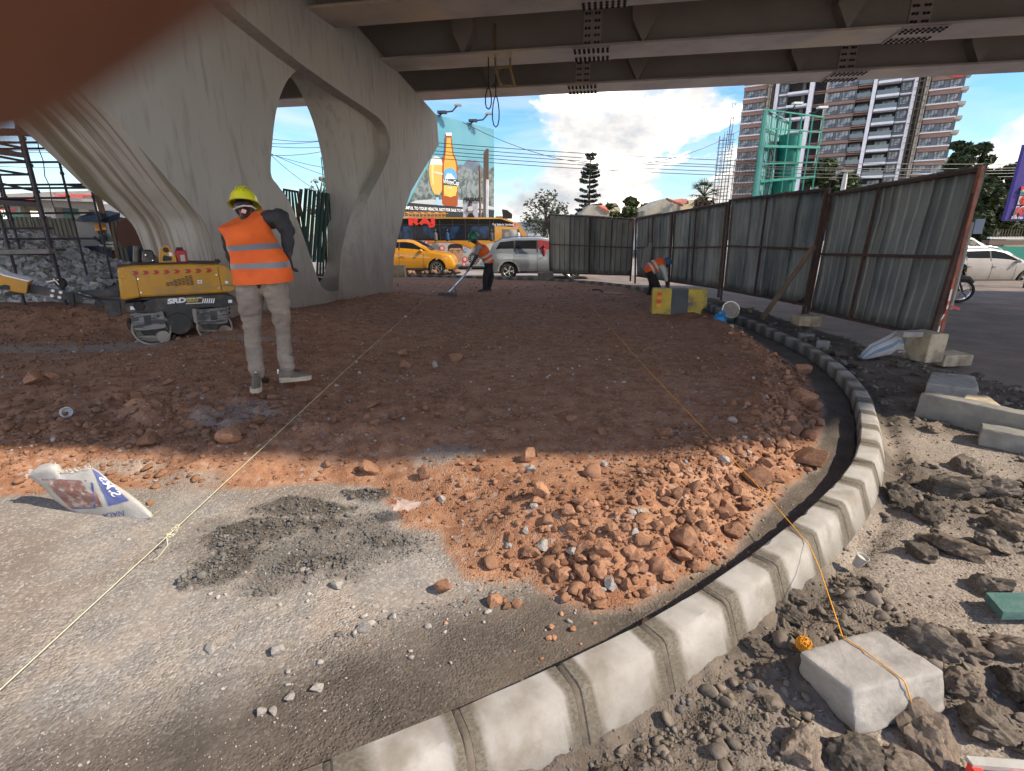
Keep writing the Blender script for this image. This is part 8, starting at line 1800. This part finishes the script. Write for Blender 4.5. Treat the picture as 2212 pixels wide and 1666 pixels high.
for i in range(6):
    for j in range(10): mb.add([], [], 0); mb.f.append((i*11+j, (i+1)*11+j, (i+1)*11+j+1, i*11+j+1)); mb.m.append(1 if j in (1, 4, 5) else 0)
    for j in range(10): mb.f.append((o_+i*11+j, o_+i*11+j+1, o_+(i+1)*11+j+1, o_+(i+1)*11+j)); mb.m.append(0)
    for j in (0, 10): mb.f.append((i*11+j, (i+1)*11+j, o_+(i+1)*11+j, o_+i*11+j)); mb.m.append(0)
mb.v = [tuple(p) for p in vs]; mb.build('cloth', [M['sack2'], M['sack2b']], s2, smooth=True, angle=70)
mb = MB(); mb.tube([s2p(*p) for p in te[-2:]+[(1050, 220), (1055, 290), (1065, 322)]], .008, 6); mb.tube([s2p(1065, 325), s2p(1100, 300), s2p(1145, 340), s2p(1080, 345)], .01, 6); mb.build('hem', M['sackw'], s2, smooth=True)
# ---- lines: white string across the site, orange line over the kerb to the block
gl('string_w', (.62, .60, .40), rough=.8); gl('twine', (.80, .36, .02), (.66, .28, .02), 60, .7)
wp = [gz(-60, 1545, .16), gz(360, 1160, .17), gz(768, 780, .30), gz(972, 598, .33)]
mb = MB(); L_ = []
for a, b in zip(wp, wp[1:]): L_ += [a.lerp(b, i/10) for i in range(10)]
L_ += [wp[-1]]; mb.tube(L_, .0021, 5); q = random.Random(2)
kn = wp[1]
for k in range(5): 
    c = kn+(wp[2]-kn).normalized()*(.01+.02*k); mb.tube([c+Vector((q.uniform(-.02, .02), q.uniform(-.02, .02), q.uniform(-.015, .012))) for _ in range(6)], .0022, 4)
mb.tube([kn, kn+Vector((.02, -.03, -.03)), kn+Vector((-.01, -.06, -.07)), kn+Vector((-.035, -.075, -.09))], .002, 4)
for f in (.28, .62): c = wp[2].lerp(wp[3], f); mb.tube([c+Vector((-.02, 0, .006)), c, c+Vector((.02, 0, -.006))], .009, 5)
tag(mb.build('string', M['string_w'], smooth=True), 'pale setting-out string stretched diagonally across the whole site', 'string')
mb = MB(); O_l = [gz(1240, 620, .28), gz(1400, 800, .24), gz(1548, 955, .23), gz(1660, 1075, .215), gz(1748, 1178, .188)]; o2 = gz(1768, 1222, .160); o3 = gz(1820, 1376, .164); o4 = gz(1862, 1402, .166); o5 = gz(1952, 1470, .165); 
pts_ = []
for a, b in zip(O_l+[o2, o3, o4], O_l[1:]+[o2, o3, o4, o5]): pts_ += [a.lerp(b, i/6) for i in range(6)]
e_ = gz(1982, 1560, .01); o6 = Vector((o5.x+.004, o5.y-.012, .13)); pts_ += [o5, gz(1956, 1478, .155), gz(1968, 1515, .085), gz(1981, 1556, .02)]; mb.tube(pts_, .0026, 5); tag(mb.build('orange_line', M['twine'], smooth=True), 'orange builder\'s line running over the kerb and round the big block', 'string')
t = thing('twine_ball', gz(1733, 1404, .03), 'ball of bright orange twine on a stick beside the big block', 'twine'); mb = MB(); q = random.Random(8)
for k in range(26):
    ax_ = Vector((q.uniform(-1, 1), q.uniform(-1, 1), q.uniform(-1, 1))).normalized(); u = ax_.orthogonal().normalized(); w = ax_.cross(u); r_ = q.uniform(.020, .030); mb.tube([Vector((0, 0, .03))+ax_*q.uniform(-.012, .012)+(u*math.cos(a)+w*math.sin(a))*r_ for a in [PI*2*i/14 for i in range(15)]], .0022, 4)
mb.build('windings', M['twine'], t, smooth=True); mb = MB(); mb.tube([(-.03, -.06, .0), (.0, 0, .03), (.035, .06, .055)], .006, 6); mb.build('stick', M['timber'], t)
# ---- paper cup, plastic cup, film, green offcut, tape
t = thing('paper_cup', gz(1849, 1222, .0), 'crushed white paper cup lying just outside the kerb', 'cup', rot=(.25, .2, .3)); mb = MB(); mb.lathe([(0, 0), (.020, 0), (.030, .068), (.032, .069), (.029, .069), (.019, .005)], (0, 0, 0), 'Z', 20); mb.build('shell', M['sackw'], t, smooth=True, angle=40); mb = MB(); mb.lathe([(0, .055), (.027, .055)], (0, 0, 0), 'Z', 18); mb.build('inside', M['beige'], t)
t = thing('plastic_cup', gz(147, 892, .22), 'small white plastic cup on the dark red clods at the left', 'cup', rot=(1.2, .3, .5)); mb = MB(); mb.lathe([(0, 0), (.03, 0), (.045, .08), (.042, .08)], (0, 0, 0), 'Z', 16); mb.build('shell', M['white'], t, smooth=True)
gl('film', (.62, .52, .48), rough=.25, alpha=.6); mb = MB(); c = gz(878, 1100, .13); q = random.Random(6); n_ = 9
vs = [c+Vector(((i-4)*.022, (j-4)*.022*(1+.3*math.sin(i)), .02+.02*mnoise.noise(Vector((i*.7, j*.7, 3)))+.012*abs(math.sin(i*1.7+j)))) for j in range(n_) for i in range(n_)]; mb.add(vs, [(j*n_+i, j*n_+i+1, (j+1)*n_+i+1, (j+1)*n_+i) for j in range(n_-1) for i in range(n_-1) if (i-3.5)**2+(j-3.5)**2*1.8 < 15]); tag(mb.build('plastic_film', M['film'], smooth=True), 'scrap of clear crumpled plastic film at the edge of the red stones', 'plastic film')
gl('greenmat', (.05, .13, .115), (.08, .16, .14), 20, .9, bump=.4); mb = MB(); a = gz(2136, 1318, .03); mb.prism([(a.x, a.y-.06), (a.x+.5, a.y-.06), (a.x+.5, a.y+.07), (a.x+.04, a.y+.07)], 2, .03, .07); tag(mb.build('mat_offcut', M['greenmat']), 'dark green felt offcut on the rubble at the right edge', 'mat')
t = thing('tape_strip', gz(2118, 1690, .04), 'red and white taped strip on the rubble at the bottom right corner', 'tape'); mb = MB(); mb.box((.12, .03, .03), (.26, .03, .018), M=Matrix.Rotation(-.08, 3, 'Z')); mb.build('white_strip', M['sackw'], t); mb = MB(); mb.box((.0, .01, .015), (.028, .06, .03)); mb.build('red_strip', M['text_red'], t); mb = MB(); mb.box((.15, .0, .02), (.12, .03, .015)); mb.build('red_strip', M['text_red'], t)

# ================================================================== STONES
def rockmat(k, c, c2, c3, s3=1.3): 
    m = gl(k, c, c2, 11, .92, bump=.6, bscale=45, dist=.006, c3=c3, s3=s3, spec=.2); return m
rockmat('rock_red', (.31, .160, .090), (.40, .225, .145), (.21, .10, .055), 5); rockmat('rock_grey', (.30, .28, .26), (.42, .39, .36), (.22, .19, .165), 5); rockmat('rock_dark', (.098, .082, .066), (.165, .138, .11), (.23, .19, .15), 4); rockmat('rock_brown', (.17, .132, .10), (.24, .19, .145), (.10, .082, .066), 5); rockmat('crumb', (.10, .096, .088), (.155, .148, .138), (.21, .20, .185), 7)
for k in ('rock_red', 'rock_dark', 'rock_brown'):      # each instance a little different in tone
    m = M[k]; t_ = m.node_tree; b = t_.nodes['Principled BSDF']; src = b.inputs['Base Color'].links[0].from_socket; oi = t_.nodes.new('ShaderNodeObjectInfo'); mr = t_.nodes.new('ShaderNodeMapRange'); mr.inputs[3].default_value = .62; mr.inputs[4].default_value = 1.22; t_.links.new(oi.outputs['Random'], mr.inputs[0]); hs = t_.nodes.new('ShaderNodeHueSaturation'); t_.links.new(mr.outputs[0], hs.inputs['Value']); t_.links.new(src, hs.inputs['Color']); t_.links.new(hs.outputs[0], b.inputs['Base Color'])
def rock_arrays(sub, seed, rough=.10, cutsn=9):
    r = random.Random(seed); bm = bmesh.new(); bmesh.ops.create_icosphere(bm, subdivisions=sub, radius=1.0); pl = []
    for _ in range(cutsn):
        n = Vector((r.gauss(0, 1), r.gauss(0, 1), r.gauss(0, 1))).normalized(); pl.append((n, r.uniform(.52, .86)))
    for v in bm.verts:
        for n, d in pl:
            e = v.co.dot(n)-d
            if e > 0: v.co -= n*e
        v.co *= 1+rough*mnoise.noise(v.co*2.2+Vector((seed, 0, 0)))+rough*.5*mnoise.noise(v.co*5+Vector((seed, 3, 0)))
    V_ = np.array([v.co[:] for v in bm.verts], np.float32); bm.verts.index_update(); F_ = np.array([[v.index for v in f.verts] for f in bm.faces], np.int32); bm.free(); return V_, F_
BIG = [rock_arrays(3, s, .15, 16) for s in range(16)]; MED = [rock_arrays(2, 50+s, .16, 18) for s in range(12)]; SML = [rock_arrays(1, 90+s, .2, 4) for s in range(8)]
def rmesh(i, m): V_, F_ = BIG[i]; me = bpy.data.meshes.new('rock'); me.from_pydata(V_.tolist(), [], F_.tolist()); me.materials.append(M[m]); me.polygons.foreach_set('use_smooth', [True]*len(me.polygons)); me.set_sharp_from_angle(angle=.38); return me
RM = {m: [rmesh(i, m) for i in range(16)] for m in ('rock_red', 'rock_grey')}
BIG = [rock_arrays(4, 200+s, .34, 6) for s in range(14)]
RM.update({m: [rmesh(i, m) for i in range(14)] for m in ('rock_dark', 'rock_brown')})
def rots(n, r, flat=.6):
    q = r.normal(size=(n, 4)); q /= np.linalg.norm(q, axis=1)[:, None]; w, x, y, z = q.T
    return np.stack([np.stack([1-2*(y*y+z*z), 2*(x*y-z*w), 2*(x*z+y*w)], -1), np.stack([2*(x*y+z*w), 1-2*(x*x+z*z), 2*(y*z-x*w)], -1), np.stack([2*(x*z-y*w), 2*(y*z+x*w), 1-2*(x*x+y*y)], -1)], 1)
def cloud(name, P, S_, lib, m, parent, seed=1, sq=.75):
    r = np.random.default_rng(seed); n = len(P); R = rots(n, r); sc3 = np.stack([S_*r.uniform(.8, 1.3, n), S_*r.uniform(.7, 1.1, n), S_*r.uniform(.5, .9, n)], -1); which = r.integers(0, len(lib), n); Vs, Fs = [], []; base = 0
    for k, (V_, F_) in enumerate(lib):
        s = np.where(which == k)[0]
        if not len(s): continue
        vv = np.einsum('nij,nvj->nvi', R[s], V_[None]*sc3[s][:, None, :]); vv[:, :, 2] *= sq; vv += P[s][:, None, :]; Vs.append(vv.reshape(-1, 3)); Fs.append((F_[None]+(np.arange(len(s))*len(V_))[:, None, None]+base).reshape(-1, 3)); base += len(s)*len(V_)
    o = npmesh(name, np.concatenate(Vs), np.concatenate(Fs), M[m], parent, smooth=False); return tag(o, kind='stuff')
def sample(n, y0, y1, r, xr=1.25):
    y = y0*(y1/y0)**r.random(n); x = r.uniform(-xr, xr, n)*(y+.5); return x, y
def place(x, y, s, sink): return np.stack([x, y, ghv(x, y)+s*sink], -1)
r = np.random.default_rng(21)
# notable stones read off the photograph: x, y, width in px, material
NOT = [(960, 1268, 44, 'r'), (1068, 1296, 34, 'r'), (1118, 1302, 24, 'r'), (1095, 1306, 20, 'r'), (1298, 1308, 28, 'r'), (797, 1020, 44, 'r'), (918, 1020, 34, 'r'), (1142, 988, 46, 'r'), (1168, 1070, 46, 'r'), (1478, 1162, 66, 'r'), (1583, 1148, 44, 'r'), (1306, 1178, 44, 'r'), (1236, 1115, 30, 'r'), (1252, 1090, 40, 'r'), (1640, 1035, 56, 'r'), (1750, 1000, 58, 'r'), (1745, 942, 34, 'r'), (1768, 912, 26, 'r'), (1735, 862, 44, 'r'), (1735, 802, 34, 'r'), (1700, 880, 28, 'r'), (1575, 1105, 36, 'r'), (1545, 1075, 34, 'r'), (1520, 1130, 30, 'r'), (1560, 1110, 36, 'r'), (1610, 1095, 30, 'r'), (1420, 1215, 40, 'r'), (1470, 1200, 44, 'r'), (1390, 1190, 30, 'r'), (1340, 1225, 34, 'r'), (1290, 1220, 30, 'r'), (1255, 1235, 40, 'r'), (1200, 1185, 26, 'r'), (1165, 1160, 26, 'r'), (1440, 1110, 30, 'r'), (1500, 1050, 32, 'r'), (1590, 1050, 32, 'r'), (1655, 1000, 34, 'r'), (1440, 940, 34, 'r'), (1690, 960, 30, 'r'), (720, 862, 34, 'r'), (320, 948, 36, 'r'), (495, 942, 58, 'r'), (110, 815, 28, 'r'), (75, 825, 34, 'r'), (262, 858, 22, 'r'), (300, 870, 26, 'r'), (870, 765, 30, 'r'), (985, 775, 30, 'r'), (875, 792, 28, 'r'), (940, 790, 20, 'g'), (1173, 1178, 30, 'g'), (1238, 1166, 28, 'g'), (1146, 1010, 34, 'g'), (728, 1260, 28, 'g'), (788, 1355, 28, 'g'), (685, 1480, 24, 'g'), (600, 1400, 30, 'g'), (455, 1395, 22, 'g'), (625, 1500, 22, 'g'), (590, 1530, 18, 'g'), (563, 1534, 18, 'g'), (1237, 1354, 16, 'r'), (1190, 1350, 16, 'r'), (1100, 1180, 18, 'g'), (955, 1075, 20, 'g'), (1305, 1000, 18, 'g'), (1715, 930, 34, 'r'), (1760, 885, 30, 'r'), (1600, 1130, 26, 'r'), (1352, 1260, 28, 'r'), (1395, 1285, 28, 'r'), (1440, 1245, 34, 'r'), (1500, 1225, 34, 'r'), (325, 1083, 12, 'r')]
cnt_r = 0
def single(x, y, w, m, parent, rr, sink=.42, flat=None):
    z0_ = .12 if parent is site else .02; g = gz(x, y, z0_); z = gh(g.x, g.y); g = gz(x, y, z+.02); s = w/2/FPX*(g-Vector((0, 0, CAM_H))).length*1.12
    return put(g.x, g.y, s, m, parent, rr, sink, flat)
def put(X, Y, s, m, parent, rr, sink=.42, flat=None):
    o = bpy.data.objects.new('asphalt_chunk' if parent is verge else 'rock', rr.choice(RM[m])); COL.objects.link(o); o.parent = parent; o.location = (X, Y, gh(X, Y)+s*sink); o.rotation_euler = (rr.uniform(-.5, .5), rr.uniform(-.5, .5), rr.uniform(0, 6.28)); f = flat or rr.uniform(.55, .85); o.scale = (s*rr.uniform(.95, 1.2), s*rr.uniform(.75, 1.0), s*f); return o
rr = random.Random(77)
for x, y, w, c in NOT: single(x, y, w, 'rock_red' if c == 'r' else 'rock_grey', site, rr); cnt_r += 1
# individual stones of the berm
x, y = sample(9000, 1.7, 9.5, r); f = ground_fields(x[None], y[None]); sd = f['sdr'][0]; ins_ = f['ins'][0]; pr = np.exp(-((sd-.32)/.22)**2)*np.clip((x+.4)/.8, 0, 1)*ins_*(sd > .05); keep = r.random(len(x)) < pr*.9; x, y = x[keep], y[keep]
for i in range(min(len(x), 292-cnt_r)):
    d = math.hypot(x[i], y[i]); put(float(x[i]), float(y[i]), float(rr.choice((.020, .024, .028, .034, .042))*(1+d*.05)), 'rock_red' if rr.random() > .07 else 'rock_grey', site, rr)
# the smaller stones: joined
def field(n, y0, y1, prf, size, lib, m, nm, parent, seed, sink=.3, xr=1.25):
    r = np.random.default_rng(seed); x, y = sample(n, y0, y1, r, xr); f = ground_fields(x[None], y[None]); f = {k: v[0] for k, v in f.items()}; p = prf(x, y, f); k = r.random(n) < p; x, y = x[k], y[k]; d = np.hypot(x, y); s = size(r, d, len(x)); z = f['H'][k]; return cloud(nm, np.stack([x, y, z+s*sink], -1), s, lib, m, parent, seed)
bermp = lambda x, y, f: f['ins']*(f['sdr'] > .0)*np.clip(np.exp(-((f['sdr']-.38)/.34)**2)*np.clip((x+.6)/.9, 0, 1), 0, 1)
field(30000, 1.6, 10, bermp, lambda r, d, n: r.lognormal(math.log(.0105), .52, n)*(1+d*.06), MED, 'rock_red', 'small_stones', site, 31)
field(100000, 1.6, 16, lambda x, y, f: f['ins']*f['red']*np.clip((f['sdr'])/.1, 0, 1)*np.clip(.25+1.3*(fbm(x, y, 1.1)+.18), .05, 1)*.75, lambda r, d, n: np.clip(r.lognormal(math.log(.0021), .5, n), .0010, .0065)*(np.minimum(d, 6.5)*.85+.6), SML, 'rock_red', 'gravel', site, 32)
field(9000, 1.9, 10, lambda x, y, f: f['ins']*f['red']*np.exp(-(((x+3.2)/2.2)**2+((y-4.0)/.9)**2)), lambda r, d, n: np.clip(r.lognormal(math.log(.020), .6, n), .005, .075), MED, 'rock_red', 'clods', site, 33)
field(11000, 1.6, 12, lambda x, y, f: f['ins']*f['red']*.17, lambda r, d, n: np.clip(r.lognormal(math.log(.0020), .5, n), .0010, .007)*(np.minimum(d, 6)*.85+.6), SML, 'rock_grey', 'pale_gravel', site, 34)
field(26000, .75, 3.6, lambda x, y, f: f['ins']*(1-f['red'])*(f['sdk'] > .12)*np.clip(.15+1.6*(fbm(x, y, 1.7)+.12), .04, 1)*.7, lambda r, d, n: r.lognormal(math.log(.0022), .38, n)*(.6+d*.3), SML, 'rock_grey', 'gravel', site, 35)
field(70000, 1.7, 3.0, lambda x, y, f: f['ins']*(1-f['red'])*np.clip(f['wet']*1.3-.2, 0, 1)*(f['bed'] < .4)*(x < .2), lambda r, d, n: r.lognormal(math.log(.0052), .5, n), MED, 'crumb', 'mortar_crumbs', site, 36, .25, .80)
field(1500, .8, 3.2, lambda x, y, f: f['ins']*(1-f['red'])*(f['sdk'] > .25)*np.exp(-(((x+.1)/1.3)**2+((y-1.95)/.5)**2)), lambda r, d, n: r.lognormal(math.log(.0085), .5, n), MED, 'rock_grey', 'loose_stones', site, 37)
field(900, 1.3, 3.0, lambda x, y, f: f['ins']*(1-f['red'])*(f['sdr'] > -.35)*(x > -.3)*.8, lambda r, d, n: r.lognormal(math.log(.009), .5, n), MED, 'rock_red', 'strayed_stones', site, 38)
# verge: broken asphalt, lumps and crumbs
outp = lambda x, y, f: (~f['ins'].astype(bool))*(f['rub'] > .25)*(f['sdk'] < -.24)*1.0
x, y = sample(5200, .75, 9, r, 1.35); f = ground_fields(x[None], y[None]); f = {k: v[0] for k, v in f.items()}
dens = outp(x, y, f)*np.clip(.25+2.6*np.exp(-(((x-3.4-(y-2.6)*.2)/1.3)**2))+1.2*(y < 1.45)*(x > .8), 0, 1); k = (r.random(len(x)) < dens*.9); x, y = x[k], y[k]
for i in range(min(len(x), 285)):
    d = math.hypot(x[i], y[i]); near = x[i] > 1.6 or y[i] < 1.3; put(float(x[i]), float(y[i]), float(rr.choice((.022, .03, .04, .05, .07) if near else (.02, .03, .035))*(.75+d*.06)), 'rock_dark' if rr.random() > .25 else 'rock_brown', verge, rr, .30, rr.uniform(.35, .65))
for (x_, y_, w_, m_) in ((2060, 1185, 90, 'rock_brown'), (2185, 1140, 70, 'rock_brown'), (1990, 1195, 70, 'rock_dark'), (2140, 1270, 80, 'rock_dark'), (2080, 1395, 80, 'rock_brown'), (2165, 1400, 90, 'rock_brown'), (2000, 1390, 90, 'rock_dark'), (1730, 1620, 90, 'rock_brown'), (1860, 1640, 110, 'rock_dark'), (2010, 1590, 110, 'rock_brown'), (2120, 1560, 90, 'rock_dark'), (2080, 1480, 70, 'rock_brown'), (1960, 1655, 80, 'rock_brown'), (2190, 1480, 80, 'rock_dark'), (2150, 1180, 60, 'rock_dark'), (1948, 1075, 70, 'rock_dark'), (2050, 1060, 90, 'rock_dark'), (2140, 1060, 80, 'rock_dark'), (2085, 1010, 60, 'rock_dark'), (2000, 1115, 60, 'rock_dark'), (1640, 1395, 60, 'rock_dark'), (1700, 1320, 60, 'rock_dark'), (1720, 1290, 50, 'rock_dark'), (2010, 838, 30, 'rock_brown')): single(x_, y_, w_*.72, m_, verge, rr, .25, .55)
field(34000, .7, 12, lambda x, y, f: outp(x, y, f)*np.clip(.25+1.4*(fbm(x, y, 1.9)+.2), .1, 1), lambda r, d, n: r.lognormal(math.log(.0125), .58, n)*(.6+d*.14), MED, 'rock_dark', 'broken_asphalt', verge, 41, .25, 1.35)
field(26000, .7, 9, lambda x, y, f: (~f['ins'].astype(bool))*(f['road'] < .5)*(f['sdk'] < -.22)*.75, lambda r, d, n: r.lognormal(math.log(.0036), .45, n)*(.6+d*.2), SML, 'rock_brown', 'gravel', verge, 42, .25, 1.35)
field(12000, .7, 9, lambda x, y, f: (~f['ins'].astype(bool))*(f['sdk'] < -.19)*(f['sdk'] > -.36)*1.0, lambda r, d, n: r.lognormal(math.log(.0085), .45, n)*(.7+d*.1), MED, 'crumb', 'trench_crumbs', verge, 43, .3, 1.35)
# row of reddish rubble on the road side of the far kerb
q = random.Random(12); t = None
for k in range(46):
    zx = 265+k*14+q.uniform(-5, 5); p = gz(*P6(zx, 935+q.uniform(-8, 6)), .0); o = bpy.data.objects.new('rock', q.choice(RM['rock_brown' if q.random() < .5 else 'rock_red'])); COL.objects.link(o); o.parent = site; s = q.uniform(.10, .2); o.location = (p.x, p.y+.5, -.05+s*.5); o.scale = (s, s*.8, s*.75); o.rotation_euler = (0, 0, q.uniform(0, 6))
# ================================================================== the photographer's fingertip over the lens corner
gl('fingerskin', (.135, .045, .020), (.11, .034, .016), 300, .55, coord='Object'); F0 = cam.location
def camdir(x, y): return ray(x, y).normalized()
mb = MB(); D_ = .0200
tip = Vector(F0)+camdir(330, -940)*.0215; a = Vector(F0)+camdir(-540, -650)*.0215
fd = (tip-a).normalized(); base_ = tip
rings = []; ux_ = fd.orthogonal().normalized(); vx_ = fd.cross(ux_); L = 8
for s_, r_ in [(-.062, .0088), (-.045, .0090), (-.030, .0086), (-.018, .0085), (-.008, .0082), (-.002, .0074), (.002, .0058), (.0045, .0036), (.0056, .0012)]:
    rings.append([base_+fd*s_+(ux_*math.cos(2*PI*k/24)+vx_*math.sin(2*PI*k/24)*.86)*r_ for k in range(24)])
mb.loft(rings); fg = tag(mb.build('finger', M['fingerskin'], smooth=True, angle=80), 'blurred brown fingertip covering the top left corner of the view', 'finger')
